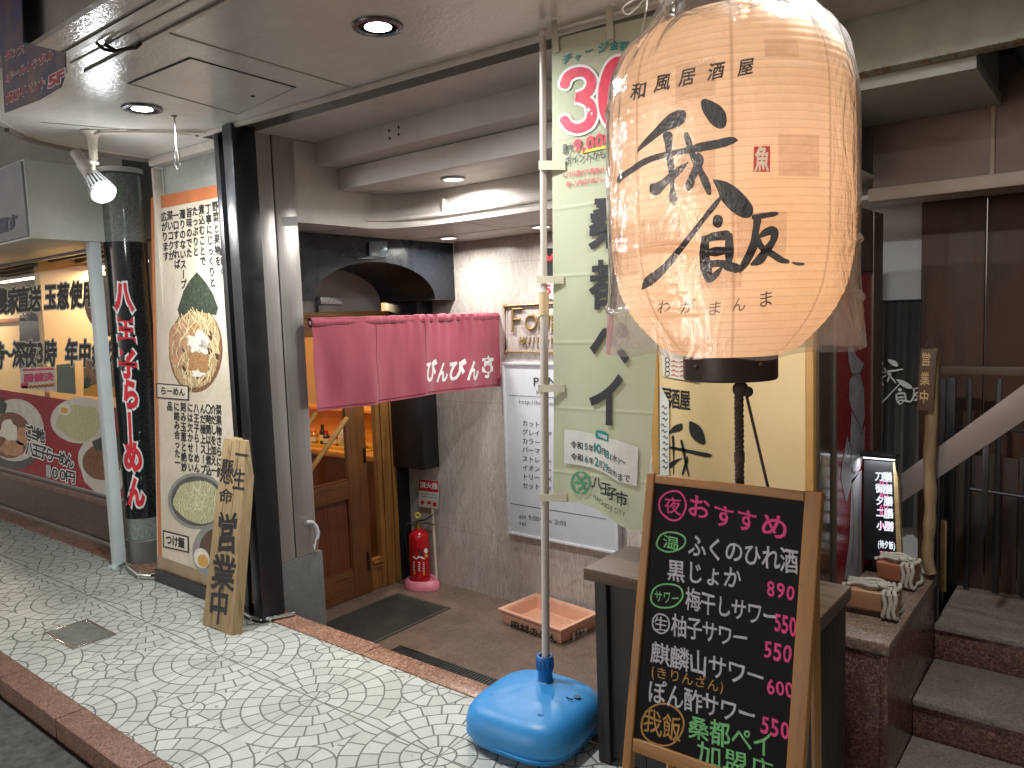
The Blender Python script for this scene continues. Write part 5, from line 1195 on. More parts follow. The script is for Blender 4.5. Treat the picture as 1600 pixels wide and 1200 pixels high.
m = MB(); shape(m, Pe, [(654.5, 749), (685.5, 752), (685.3, 769.5), (654.5, 766.5)], .001); shape(m, Pe, [(657, 784), (661, 781), (664, 786), (659, 789)], .001); shape(m, Pe, [(667, 784), (673, 782), (674, 787), (668, 789)], .001); shape(m, Pe, [(676, 786), (682, 784), (682, 791), (677, 791)], .001); m.build('red_field', plain('sign_red', hx('b21f2a'), .4), t2)
m = MB(); htext(m, Pe, '消火器', [(656, 757), (684.5, 760)], 10, 0, .002, .03); m.build('lettering', WHITE_INK, t2)
m = MB()
for k in range(2): ribbon(m, Pe, [(657, 771 + k * 4, .8), (683, 774 + k * 4, .8)], .0015, 3)
m.build('small_lettering', BLACK_INK, t2)

# noodle crate
PZt = PZ(ZF)
a, b, c = onZ(783, 975, ZF), onZ(877, 1010, ZF), onZ(932, 985, ZF)
t = thing('noodle_crate', 'shallow salmon pink plastic noodle crate on the entrance floor', 'crate', b)
ux = (a - b).normalized(); L1 = (a - b).length; uy = V((-ux.y, ux.x, 0)); 
if (c - b).dot(uy) < 0: uy = -uy
L2 = (c - b).dot(uy) + .02; h = .105
def cp(u, v, z): return V((b.x, b.y, ZF + z)) + ux * u + uy * v
m = MB()
def rect(i, z): return [cp(i, i, z), cp(L1 - i, i, z), cp(L1 - i, L2 - i, z), cp(i, L2 - i, z)]
loops = [rect(.018, .004), rect(.012, .02), rect(-.004, h - .012), rect(-.012, h - .010), rect(-.012, h), rect(.012, h), rect(.018, h - .012), rect(.03, .022)]
for A_, B_ in zip(loops, loops[1:]):
    for k in range(4): m.face([A_[k], A_[(k + 1) % 4], B_[(k + 1) % 4], B_[k]])
m.face(loops[0][::-1]); m.face(loops[-1])
bmesh.ops.remove_doubles(m.bm, verts=m.bm.verts[:], dist=1e-5); m.build('tray', plain('salmon_plastic', hx('dba98f'), .4, 0, .08, 6, 0, 60, .15), t)
m = MB()
for k in range(9):
    v = .06 + (L2 - .12) * k / 8; p0, p1 = cp(.05, v, .0235), cp(L1 - .05, v, .0235); m.tube([p0, p1], .0025, 6)
m.build('ribs', plain('salmon_plastic', hx('dba98f'), .4), t)
Pc = plane3(cp(0, .004, .02), cp(L1, .004, .02), cp(0, -.006, h))
m = MB(); htext(m, Pc, '田村のめん', [(798, 975), (871, 999)], 15, 0, .004, .03, wfit=.95); Pc2 = plane3(cp(.004, 0, .02), cp(.004, L2, .02), cp(-.006, 0, h))
htext(m, Pc2, '生めん', [(897, 993), (914, 985)], 11, 0, .0055, .04); m.build('lettering', BLACK_INK, t)
m = MB(); shape(m, Pc2, [(894, 989), (916, 979), (916, 992), (894, 1001)], .004); m.build('label', plain('pale_label', hx('d8cfc2'), .5), t)

# ================================================================== nobori banner, pole and water base
YN = 2.15
PNb = PY(YN)
top, bot = onY(848, 48, YN), onY(853, 1062, YN); dpole = (top - bot).normalized()
bc = V((bot.x - .002, YN, 0))
t = thing('pole_weight', 'blue plastic water tank holding the banner pole on the pavement', 'pole weight', bc)
def sup(a, n):                                                          # rounded-square outline
    c_, s_ = math.cos(a), math.sin(a); return (abs(c_) ** n + abs(s_) ** n) ** (-1 / n)
prof = [(.185, .012), (.196, .018), (.212, .05), (.214, .085), (.206, .118), (.190, .140), (.165, .153), (.13, .160), (.09, .166), (.05, .171), (.032, .173)]
bcen = V((bc.x + .005, bc.y - .075, 0)); rz = math.radians(4)
m = MB(); rings = []
for (r, z) in prof:
    R = []
    for k in range(64):
        a = 2 * math.pi * k / 64; q = sup(a, 2 + 1.6 * min(1, r / .19)) * r; x, y = q * math.cos(a), q * math.sin(a) * .98
        zz = z
        if z > .145 and r > .07:                                       # finger recesses pressed into the top
            for ca in (45, 135, 225, 315):
                d = math.hypot(x - .115 * math.cos(math.radians(ca)), y - .115 * math.sin(math.radians(ca)))
                zz -= .004 * math.exp(-(d / .03) ** 4)
        f_ = r / .19; off = V((bc.x - bcen.x, bc.y - bcen.y, 0)) * (1 - min(1, f_))
        R.append(V((bcen.x + off.x + x * math.cos(rz) - y * math.sin(rz), bcen.y + off.y + x * math.sin(rz) + y * math.cos(rz), zz)))
    rings.append(R)
VR = [[m.bm.verts.new(p) for p in R] for R in rings]
for A_, B_ in zip(VR, VR[1:]):
    for k in range(64):
        f = m.bm.faces.new([A_[k], A_[(k + 1) % 64], B_[(k + 1) % 64], B_[k]]); f.smooth = True
m.bm.faces.new(VR[0][::-1]); m.bm.faces.new(VR[-1])
BLUE = plain('blue_polythene', hx('2f86c4'), .42, 0, .06, 5, .05, 90, .12)
m.build('tank', BLUE, t)
m = MB()
def seamring(r, z, w): 
    m.tube([V((bcen.x + sup(a, 3.6) * r * math.cos(a), bcen.y + sup(a, 3.6) * r * .98 * math.sin(a), z)) for a in (2 * math.pi * k / 48 for k in range(48))], w, 6, True)
seamring(.2125, .045, .003); m.build('mould_seam', BLUE, t)
m = MB()
for ca, span in ((225, 2.2), (315, 2.2), (135, 1.6), (45, 1.8)):
    c = bcen + V((.112 * math.cos(math.radians(ca)), .112 * math.sin(math.radians(ca)), .1575)); c.z = .158
    pts = []
    for k in range(15):
        a = math.radians(ca) - span / 2 * 1.4 + span * 1.4 * k / 14; rr = math.hypot(.112, 0) ; pts.append(c + V((.047 * math.cos(a + 1.2), .036 * math.sin(a + 1.2), -.012 * max(0, math.cos(a - math.radians(ca))) + .000)))
    m.tube(pts, .0042, 6, cap=True)
m.build('pressed_ridge', BLUE, t)
m = MB(); m.lathe([(.032, .165), (.034, .172), (.027, .176), (.026, .205), (.0275, .21), (.030, .215), (.031, .262), (.029, .268), (.022, .268), (.021, .23)], (bc.x, bc.y, 0), 28)
for k in range(12):
    a = 2 * math.pi * k / 12; m.box((.0295, -.002, .22), (.033, .002, .258), .001, 1, Matrix.Translation((bc.x, bc.y, 0)) @ Matrix.Rotation(a, 4, 'Z'))
m.build('collar', plain('dark_blue_collar', hx('1d62a0'), .38, 0, .06, 12), t)
m = MB(); pc = onZ(902, 1090, .158); m.lathe([(.012, .150), (.012, .1575), (.0001, .158)], (pc.x, pc.y, 0.004), 16); m.tube([onZ(885, 1089, .163), onZ(890, 1092, .165), onZ(896, 1093, .163)], .0025, 6); m.build('water_plug', plain('dark_blue_plug', hx('123a5c'), .5), t)
t = thing('banner_pole', 'long pale plastic banner pole standing in the blue base', 'pole', bot)
m = MB(); zq = bot + dpole * ((.20 - bot.z) / dpole.z); split = onY(850, 480, YN)
m.tube([zq, split], .0145, 14); m.tube([split - dpole * .02, top], .0115, 14); m.build('shaft', plain('pale_pole_plastic', hx('bcb4aa'), .35, 0, .08, 6), t)
m = MB(); m.tube([onY(850, 492, YN), onY(850, 456, YN)], .0175, 14); m.build('clamp_sleeve', plain('yellowed_plastic', hx('c2ac86'), .4), t)
m = MB(); rod0 = onY(848, 52, YN); m.tube([rod0, onY(1046, -3, YN)], .0055, 8); m.blob(rod0, (.014, .014, .018)); m.build('cross_rod', TRIM, t)
t = thing('nobori_banner', 'pale green vertical banner with red and black Japanese lettering on a white pole', 'banner', onY(862, 400, YN))
def by(x, z): return YN + .004 + .0024 * math.sin(x * 17 + z * 1.3) + .002 * noise.noise(V((x * 5, z * 3, 4)))
eL = [(861, 62), (862, 300), (864, 600), (864, 785)]
bt = [(864, 785), (884, 784.5), (904, 787), (932, 797), (946, 807), (969, 822), (984, 828), (1002, 828)]
def Pban(px, py, eps=0.0):
    p = onY(px, py, YN); p.y = by(p.x, p.z) - .004 - eps; return p
def rowx(pts, y):
    for (a, b), (c, d) in zip(pts, pts[1:]):
        if y <= d: return a + (c - a) * (y - b) / (d - b)
    return pts[-1][0]
eR = [(1040, 15), (1034, 300), (1024, 560), (1016, 700), (1002, 828)]
m = MB()
def bsheet(u, v):
    ytop = 62 + (18 - 62) * u
    xb = 864 + (1002 - 864) * u; yb = None
    for (a, b), (c, d) in zip(bt, bt[1:]):
        if xb <= c + 1e-6: yb = b + (d - b) * (xb - a) / (c - a); break
    yb = yb if yb is not None else 828
    y = ytop + (yb - ytop) * v; xl, xr = rowx(eL, min(y, 785)), rowx(eR, min(y, 828)); x = xl + (xr - xl) * u
    p = onY(x, y, YN); p.y = by(p.x, p.z); return p
m.grid(34, 70, bsheet); m.solidify(.0012); m.build('cloth', BANNER, t)
m = MB()
for (x, y) in ((855, 258), (852, 437), (854, 607), (857, 778)):
    p0, p1 = onY(x - 14, y, YN - .02), onY(x + 27, y, YN - .006); w = .026 if y > 300 else .03
    p1.y = by(p1.x, p1.z) - .004
    for s in (1,):
        m.prism([V((p0.x, YN - .016, p0.z - w / 2)), V((p1.x, p1.y, p1.z - w / 2)), V((p1.x, p1.y, p1.z + w / 2)), V((p0.x, YN - .016, p0.z + w / 2))], (0, -.002, 0))
m.build('loop_tape', plain('beige_loop_tape', hx('b9b49c'), .6), t)
m = MB()
for (a, b) in ((868, 40), (953, 20)):
    p0, p1 = onY(a, b + 2, YN), onY(a + 9, b + 40, YN); m.prism([V((p0.x - .012, YN - .008, p0.z + .02)), V((p0.x + .012, YN - .008, p0.z + .02)), V((p0.x + .014, YN - .004, p1.z)), V((p0.x - .010, YN - .004, p1.z))], (0, .002, 0))
m.build('top_loop', plain('beige_loop_tape', hx('b9b49c'), .6), t)
m = MB(); 
for ch, x, y, s_, r in (('チ', 886, 92, 17, -.35), ('ャ', 903, 89, 13, -.3), ('ー', 921, 80, 15, -.3), ('ジ', 943, 74, 18, -.25), ('金', 960, 71, 15, -.1), ('額', 976, 72, 16, -.05)): put(m, Pban, ch, (x, y), (s_ * .95, s_ * r), (s_ * -r * .5, -s_), .001, .035)
htext(m, Pban, '5', [(913, 697), (919, 698)], 14, 0, .0025, .03); htext(m, Pban, '6', [(913, 717), (919.5, 718)], 14, 0, .0025, .03); htext(m, Pban, '10', [(928, 698), (941, 702)], 19, 0, .0025, .03); htext(m, Pban, '18', [(946, 707), (953, 711)], 18, 0, .0025, .02); htext(m, Pban, '2', [(929, 720), (936, 722)], 19, 0, .0025, .03); htext(m, Pban, '29', [(942, 726), (951, 732)], 18, 0, .0025, .02)
shape(m, Pban, [(931, 674), (935, 671.5), (946, 674), (951, 678), (951.5, 690), (947, 688.5), (933, 685), (930.5, 681)], .002); m.build('teal_lettering', GREEN_INK, t)
N3 = [(850 + x / 4, 30 + y / 4) for x, y in ((128, 412), (150, 362), (200, 334), (262, 336), (300, 385), (282, 452), (222, 486), (205, 490), (225, 492), (286, 525), (304, 592), (280, 655), (215, 684), (160, 668), (128, 628))]
N0 = [(850 + x / 4, 30 + y / 4) for x, y in ((470, 262), (420, 300), (385, 390), (372, 490), (385, 590), (430, 660), (490, 670), (545, 600), (570, 480), (560, 370), (520, 285))]
m = MB()
for q_, cl in ((N3, False), (N0, True)): ribbon(m, Pban, [(x, y, 23) for x, y in q_], .0008, 5, cl)
m.build('numeral_edge', plain('pale_grey_print', hx('dcdedb'), .5), t)
m = MB()
for q_, cl in ((N3, False), (N0, True)): ribbon(m, Pban, [(x, y, 15) for x, y in q_], .002, 5, cl)
htext(m, Pban, '9,000', [(896, 229), (958, 213)], 27, 0, .002, .035); htext(m, Pban, '※付与額が予算額(13', [(879, 274), (945, 265)], 9.5, 0, .002, .01); htext(m, Pban, '達した時点で終了し', [(884, 288), (945, 280)], 9.5, 0, .002, .01); m.build('red_lettering', PINK_INK, t)
m = MB(); shape(m, Pban, [(908, 236), (960, 224), (960, 229), (909, 240)], .0013); m.build('yellow_underline', plain('yellow_print', hx('d8c840'), .5), t)
m = MB(); htext(m, Pban, '最大', [(879, 234), (896, 230)], 17, 0, .002, .015); htext(m, Pban, 'ポイントがも', [(883, 252), (948, 240)], 16, 0, .002, .015)
put(m, Pban, '桑', (952, 348), (64, -4), (0, -84), .002, .03); put(m, Pban, '都', (954, 444), (64, -4), (0, -80), .002, .03); put(m, Pban, 'ペ', (953, 535), (64, 2), (0, -84), .002, .03); put(m, Pban, 'イ', (949, 624), (62, 4), (0, -92), .002, .03)
m.build('black_lettering', plain('charcoal_print', hx('23252a'), .5), t)
m = MB(); dt = [(881.5, 671), (905, 673.5), (930, 678), (960, 686), (980, 692), (998, 698.5)]; db_ = [(881.5, 724), (905, 727), (925, 731), (944, 738), (966, 752), (996, 759)]
def dpan(u, v):
    i_ = min(4, int(u * 5)); k_ = u * 5 - i_; a_ = [dt[i_][q] + (dt[i_ + 1][q] - dt[i_][q]) * k_ for q in (0, 1)]; b_ = [db_[i_][q] + (db_[i_ + 1][q] - db_[i_][q]) * k_ for q in (0, 1)]
    return Pban(a_[0] + (b_[0] - a_[0]) * v, a_[1] + (b_[1] - a_[1]) * v, .0012)
m.grid(15, 5, dpan); m.build('date_panel', plain('white_print', hx('c9c9c2'), .5), t)
m = MB(); htext(m, Pban, '令和', [(891, 694), (911, 697)], 12, 0, .0025, .02); htext(m, Pban, '令和', [(891.5, 713), (911.5, 716)], 12, 0, .0025, .02)
htext(m, Pban, '年', [(919.5, 699), (928, 701)], 12, 0, .0025, .015); htext(m, Pban, '年', [(920, 719), (928.5, 721)], 12, 0, .0025, .015); htext(m, Pban, '月', [(940.5, 704), (947, 706)], 12, 0, .0025, .012); htext(m, Pban, '月', [(936, 724), (942.5, 726)], 12, 0, .0025, .012)
htext(m, Pban, '(水)〜', [(954, 712), (979, 723)], 12, 0, .0025, .012); htext(m, Pban, '日(木)', [(951, 733), (965, 741)], 11, 0, .0025, .02); htext(m, Pban, 'まで', [(965, 744), (986, 748)], 13, 0, .0025, .015)
for ch, x, y, s_ in (('八', 933, 755, 18), ('王', 947, 764, 19), ('子', 957, 771, 19), ('市', 972, 779, 21)): put(m, Pban, ch, (x, y), (s_ * .9, s_ * .22), (1, -s_ * 1.15), .002, .02)
htext(m, Pban, 'HACHIOJI CITY', [(927, 774), (946, 789), (978, 804)], 11, 0, .002, -.002); m.build('small_lettering', BLACK_INK, t)
m = MB(); htext(m, Pban, '利用期間', [(936, 679), (950, 684)], 6.5, 0, .003, .03); m.build('white_lettering', WHITE_INK, t)
m = MB(); LG = (907, 754.5)
ring(m, Pban, LG[0], LG[1], 14, 16.5, 3.6, .002, a0=math.radians(-80), a1=math.radians(80)); ring(m, Pban, LG[0], LG[1], 14, 16.5, 3.6, .002, a0=math.radians(100), a1=math.radians(260))
for pts in ([(901, 743, 3), (905, 748, 3), (911, 749, 3), (914, 743.5, 2.6)], [(899, 754, 3.4), (915, 755, 3.4)], [(904, 748, 3), (912, 757, 3.2), (904, 766, 3)], [(911, 749, 3), (902, 757, 3.2)], [(904, 765, 2.6), (909, 761, 3), (914, 766, 2.4)]): ribbon(m, Pban, pts, .0024, 4)
m.build('city_emblem', plain('emblem_green', hx('3f8a62'), .5), t)
m = MB()
for (x, y, r) in ((921, 172, 6), (926, 178, 3.5)): shape(m, Pban, [(x, y - r), (x + r * .2, y - r * .2), (x + r * .7, y), (x + r * .2, y + r * .2), (x, y + r), (x - r * .2, y + r * .2), (x - r * .7, y), (x - r * .2, y - r * .2)], .003)
m.build('sparkle', WHITE_INK, t)

# ================================================================== the big paper lantern in its plastic cover
LC = V((-.738, 1.75))
def mk_paper():
    k = NT('lantern_paper'); X, Y, Z = k.xyz(); ang = k.m_('ARCTAN2', Y, X)
    fz = k.m_('FRACT', k.m_('DIVIDE', k.m_('ADD', Z, 1.66), .0166)); line = k.maprange(k.m_('ABSOLUTE', k.m_('SUBTRACT', fz, .5)), .41, .5)
    seg = k.m_('FRACT', k.m_('MULTIPLY', k.m_('ADD', ang, 7.03), 8 / (2 * math.pi))); vs = k.maprange(k.m_('ABSOLUTE', k.m_('SUBTRACT', seg, .5)), .006, .026, 1, 0)
    nz = k.noise(5, 5, .6); fb = k.noise(40, 4, .7, k.mapped((1, 1, 2)))
    base = k.mix(k.maprange(nz, .3, .7), hx('e8d3bd'), hx('f2e2d0')); base = k.mix(k.maprange(fb, .5, .75, 0, .25), base, hx('d0b196'))
    base = k.mix(k.m_('MULTIPLY', line, .32), base, hx('8c6a50')); base = k.mix(k.m_('MULTIPLY', vs, .42), base, hx('8a6448'))
    # paper patches glued over old tears
    patch = None
    for (x0, y0, x1, y1) in ((1056, 90, 1118, 160), (1056, 227, 1118, 310), (1215, 212, 1278, 276), (1002, 336, 1064, 398), (1151, 331, 1228, 404), (960, 347, 995, 435), (1196, 60, 1250, 88), (1090, 420, 1160, 452)):
        p0, p1 = Cyl(LC, .27)(x0, y1), Cyl(LC, .27)(x1, y0); a0, a1, z0, z1 = math.atan2(p0.y - LC.y, p0.x - LC.x), math.atan2(p1.y - LC.y, p1.x - LC.x), p0.z - 1.387, p1.z - 1.387
        b = k.m_('MULTIPLY', k.m_('MULTIPLY', k.m_('GREATER_THAN', ang, a0), k.m_('LESS_THAN', ang, a1)), k.m_('MULTIPLY', k.m_('GREATER_THAN', Z, z0), k.m_('LESS_THAN', Z, z1)))
        patch = b if patch is None else k.m_('MAXIMUM', patch, b)
    base = k.mix(k.m_('MULTIPLY', patch, k.maprange(fb, .3, .7, .22, .42)), base, hx('9a7658'))
    nm = k.bump(k.m_('ADD', line, k.m_('MULTIPLY', fb, .15)), .25, .003)
    d = k.n('ShaderNodeBsdfDiffuse'); k.set(d.inputs[0], base); k.set(d.inputs['Normal'], nm)
    tr = k.n('ShaderNodeBsdfTranslucent'); k.set(tr.inputs[0], base); mx = k.n('ShaderNodeMixShader'); mx.inputs[0].default_value = .5
    k.t.links.new(d.outputs[0], mx.inputs[1]); k.t.links.new(tr.outputs[0], mx.inputs[2]); k.t.links.new(mx.outputs[0], k.out.inputs[0]); return k.m
LP0 = [(.104, 1.387), (.152, 1.406), (.182, 1.433), (.217, 1.472), (.242, 1.513), (.2585, 1.556), (.271, 1.625), (.2735, 1.70), (.2735, 1.80), (.272, 1.93), (.266, 2.0), (.252, 2.048), (.228, 2.088), (.19, 2.122), (.14, 2.148), (.112, 2.155)]
lprof = cr(LP0, 14)
lt = thing('paper_lantern', 'big glowing cream paper lantern with large black brush lettering hanging over the menu board', 'lantern', (LC.x, LC.y, 1.387))
m = MB(); L = [0.0]
fine = []
NR = 46 * 6
for i in range(NR + 1):
    z = 1.387 + .0166 * i / 6
    if z > 2.155: break
    for (a, b), (c, d) in zip(lprof, lprof[1:]):
        if b <= z <= d + 1e-9: r = a + (c - a) * (z - b) / max(1e-9, d - b); break
    fine.append((r - .0014 * abs(math.cos(math.pi * (z - 1.387) / .0166)) ** 4 + .0008, z))
rings = []
for (r, z) in fine: rings.append([m.bm.verts.new(V((LC.x + r * math.cos(2 * math.pi * k / 96), LC.y + r * math.sin(2 * math.pi * k / 96), z))) for k in range(96)])
for A_, B_ in zip(rings, rings[1:]):
    for k in range(96):
        f = m.bm.faces.new([A_[k], A_[(k + 1) % 96], B_[(k + 1) % 96], B_[k]]); f.smooth = True
m.build('paper_body', mk_paper(), lt)
RINGM = plain('dark_brown_lacquer', hx('2e221c'), .4, 0, .2, 10)
m = MB(); m.lathe([(.098, 1.392), (.106, 1.392), (.109, 1.388), (.109, 1.335), (.106, 1.331), (.098, 1.331)], (LC.x, LC.y, 0), 56); m.build('bottom_ring', RINGM, lt)
m = MB()
for x in (1088, 1188):
    cyl = Cyl(LC, .109); p = cyl(x, 573 - (x - 1088) * .03, 0); n_ = V((p.x - LC.x, p.y - LC.y, 0)).normalized(); m.blob(p, (.006, .006, .006), 10, 6)
m.build('rivet', plain('dull_rivet', hx('5a4a40'), .4, .7, .1, 30), lt)
m = MB(); m.lathe([(.104, 2.15), (.113, 2.152), (.116, 2.158), (.116, 2.215), (.112, 2.22), (.104, 2.22)], (LC.x, LC.y, 0), 56); m.build('top_ring', RINGM, lt)
m = MB(); m.tube([V((LC.x - .11, LC.y, 2.2)), V((LC.x - .08, LC.y, 2.33)), V((LC.x, LC.y, ZC - .002))], .004, 8); m.tube([V((LC.x + .11, LC.y, 2.2)), V((LC.x + .08, LC.y, 2.33)), V((LC.x, LC.y, ZC - .002))], .004, 8); m.build('hanger', DARKMETAL, lt)
m = MB(); m.blob((LC.x, LC.y, 1.60), (.035, .035, .05), 20, 12); m.tube([V((LC.x, LC.y, 1.65)), V((LC.x, LC.y, 2.19))], .004, 6); m.build('bulb', emit('lantern_bulb', (1, .72, .45), 10), lt)
for zz, e in ((1.53, 1.0), (1.84, .62)):
    ld = bpy.data.lights.new('lantern_lamp', 'POINT'); ld.energy = W_LANTERN * e; ld.shadow_soft_size = .06; ld.color = (1.0, .58, .28) if zz < 1.7 else (1.0, .72, .5)
    lo = bpy.data.objects.new('lamp', ld); C.objects.link(lo); lo.parent = lt; lo.location = (0, 0, zz - 1.387 + (.09 if zz < 1.7 else .0))
def lan_r(z):
    if z <= lprof[0][1]: return lprof[0][0]
    for (a, b), (c, d) in zip(lprof, lprof[1:]):
        if b <= z <= d: return a + (c - a) * (z - b) / max(1e-9, d - b)
    return lprof[-1][0]
def PLan(px, py, eps=0.0):
    R = .2735
    for _ in range(6):
        p = Cyl(LC, R)(px, py, 0); R = lan_r(p.z)
    return Cyl(LC, R)(px, py, .0012 + eps)
# brush strokes, in photo pixels
Z1 = lambda P_: [(940 + x / 3.871, y / 3.871, w / 3.871) for x, y, w in P_]
Z2 = lambda P_: [(950 + x / 3.87, 290 + y / 3.87, w / 3.87) for x, y, w in P_]
BR = [      Z1([(103, 1098, 16), (120, 1070, 26), (180, 1030, 24), (260, 978, 26), (350, 945, 24), (480, 917, 24), (590, 892, 36), (700, 872, 36), (785, 850, 32), (820, 848, 8)]),
      Z1([(400, 818, 42), (405, 880, 30), (413, 960, 28), (424, 1040, 24), (428, 1130, 16), (432, 1200, 34), (438, 1232, 16)]),
      Z1([(521, 983, 5), (480, 1020, 24), (430, 1062, 32), (370, 1112, 36), (325, 1145, 50), (304, 1122, 20)]),
      Z1([(512, 812, 20), (525, 855, 28), (545, 920, 24), (572, 980, 30), (600, 1040, 26), (632, 1110, 34), (652, 1172, 16)]),
      Z1([(585, 932, 14), (600, 965, 26), (578, 1010, 34), (550, 1070, 30), (531, 1120, 34), (524, 1146, 14)]),
            Z2([(682, 72, 12), (640, 125, 22), (580, 200, 20), (500, 303, 22), (420, 405, 26), (370, 465, 30), (310, 527, 34), (245, 580, 42), (206, 626, 6)]),
            Z2([(588, 320, 34), (584, 380, 38), (584, 440, 44), (594, 510, 46), (612, 570, 30)]),
      Z2([(580, 330, 24), (640, 308, 36), (720, 300, 40)]), Z2([(735, 300, 26), (733, 350, 36), (734, 410, 36), (730, 462, 26)]),
      Z2([(600, 405, 26), (660, 398, 40), (725, 390, 22)]), Z2([(600, 478, 34), (680, 470, 30), (730, 488, 40), (776, 500, 40)]), Z2([(616, 572, 22), (650, 540, 26), (684, 500, 12)]),
      Z2([(882, 192, 22), (940, 182, 22), (1000, 172, 20), (1024, 168, 12)]), Z2([(905, 195, 34), (893, 280, 28), (880, 360, 34), (850, 430, 34), (815, 490, 28), (794, 517, 16)]),
      Z2([(912, 312, 10), (960, 280, 34), (1005, 276, 34), (1000, 330, 28), (960, 390, 32), (915, 450, 38), (868, 476, 12)]),
      Z2([(905, 335, 30), (935, 378, 26), (990, 412, 28), (1045, 448, 26), (1088, 460, 16)]), Z2([(1115, 466, 6), (1150, 474, 13), (1184, 474, 8)])]
Z3 = lambda P_: [(850 + x / 2.909, y / 2.909) for x, y in P_]
def smooth(P_): return [tuple(q) for q in cr(list(P_) + [P_[0]], 4)][:-1]
BS = [smooth(Z3([(423, 697), (428, 672), (452, 640), (497, 592), (540, 545), (572, 517), (610, 499), (638, 503), (646, 522), (640, 552), (618, 574), (578, 588), (545, 602), (500, 636), (452, 672)])),
      smooth(Z3([(712, 462), (728, 449), (760, 458), (800, 480), (824, 510), (831, 548), (822, 578), (796, 585), (762, 566), (735, 530), (717, 496)])),
      smooth(Z3([(764, 815), (800, 818), (842, 832), (890, 866), (938, 920), (952, 958), (938, 986), (905, 990), (862, 968), (822, 930), (800, 900), (790, 868)])),
      smooth(Z3([(768, 990), (782, 976), (806, 982), (815, 1004), (806, 1028), (788, 1037), (768, 1020)]))]
m = MB()
for s_ in BR: ribbon(m, PLan, [(x, y, w * 1.42 + .6) for x, y, w in s_], .0004, 6, rough=.10)
for i, s_ in enumerate(BS): 
    c_ = (sum(p[0] for p in s_) / len(s_), sum(p[1] for p in s_) / len(s_)); K = 6; R0 = [[m.bm.verts.new(PLan(c_[0] + (x - c_[0]) * k / K, c_[1] + (y - c_[1]) * k / K, .0009)) for x, y in s_] for k in range(1, K + 1)]
    cv = m.bm.verts.new(PLan(*c_, .0009)); n_ = len(s_)
    for k in range(n_): m.bm.faces.new([cv, R0[0][k], R0[0][(k + 1) % n_]])
    for A_, B_ in zip(R0, R0[1:]):
        for k in range(n_): m.bm.faces.new([A_[k], B_[k], B_[(k + 1) % n_], A_[(k + 1) % n_]])
for i, (ch, x, y) in enumerate((('和', 998, 142), ('風', 1035.5, 129), ('居', 1074, 120), ('酒', 1119, 111), ('屋', 1165.5, 104.5))): put(m, PLan, ch, (x, y), (26, -5.2), (4.5, -29), .0004, .022, .05, seed=i + 8)
m.build('brush_lettering', plain('lantern_ink', (.010, .008, .007), .6, 0, .1, 20), lt)
m = MB()
for i, (ch, x, y, s_) in enumerate((('わ', 1038, 479, 22), ('が', 1074, 479, 25), ('ま', 1117, 481, 25), ('ん', 1154, 476, 24), ('ま', 1196, 467, 28))): put(m, PLan, ch, (x, y), (s_, -3), (2, -s_), .0004, .004, .06, seed=i + 3)
m.build('small_lettering', plain('brown_ink', hx('4e3a2c'), .6), lt)
m = MB()
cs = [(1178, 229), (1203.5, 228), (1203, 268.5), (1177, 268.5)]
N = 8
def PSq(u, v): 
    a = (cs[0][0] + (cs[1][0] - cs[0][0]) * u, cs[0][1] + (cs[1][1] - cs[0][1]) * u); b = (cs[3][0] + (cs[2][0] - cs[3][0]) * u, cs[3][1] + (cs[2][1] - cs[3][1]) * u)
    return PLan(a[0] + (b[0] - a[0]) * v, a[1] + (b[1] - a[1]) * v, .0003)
m.grid(N, N, PSq); m.build('red_seal', emit('backlit_red_print', (.72, .035, .03), .75), lt)  # the print emits, in place of lantern light coming through it
m = MB(); put(m, PLan, '魚', (1190.5, 248.5), (23, -1), (1, -40), .0012, .03, .08, seed=9); m.build('seal_lettering', emit('backlit_cream_print', (.95, .66, .45), .8), lt)  # own glow put in for the light behind the paper
# tassel rope hanging from the lantern
ROPE = plain('dark_hemp_rope', hx('4a3c32'), .85, 0, .3, 60, .4, 220)
kn = onY(1157, 608, 1.75); kn.x = LC.x + (kn.x - LC.x)
m = MB(); m.tube([V((kn.x - .003, 1.75, 1.335)), kn + V((0, 0, .015))], .0016, 6); m.tube([V((kn.x + .008, 1.75, 1.335)), kn + V((.002, 0, .015))], .0016, 6); m.build('wire', DARKMETAL, lt)
m = MB(); m.blob(kn, (.019, .017, .019), 16, 10); m.blob(kn + V((.016, .004, -.006)), (.013, .012, .013), 14, 8); m.build('knot', ROPE, lt)
def twist(mb, a, b, r, n=36, turns=14, k=3):
    a, b = V(a), V(b); d = (b - a); u = d.normalized().cross(V((.3, 1, .1))).normalized(); w = d.normalized().cross(u)
    for j in range(k):
        mb.tube([a + d * (i / n) + (u * math.cos(2 * math.pi * (turns * i / n + j / k)) + w * math.sin(2 * math.pi * (turns * i / n + j / k))) * r * .5 for i in range(n + 1)], r * .62, 6)
m = MB(); re_ = V((kn.x - .004, 1.75, 1.0)); twist(m, kn + V((-.004, 0, -.01)), re_, .011, 60, 12); m.tube([V((kn.x - .004, 1.75, 1.155)), V((kn.x - .004, 1.75, 1.13))], .0125, 12); m.build('tassel_rope', ROPE, lt)
m = MB(); e2 = onY(1197, 752, 1.80); twist(m, kn + V((.014, 0, -.012)), e2 + (e2 - kn) * .12, .0045, 60, 30, 2); m.build('tie_cord', ROPE, lt)

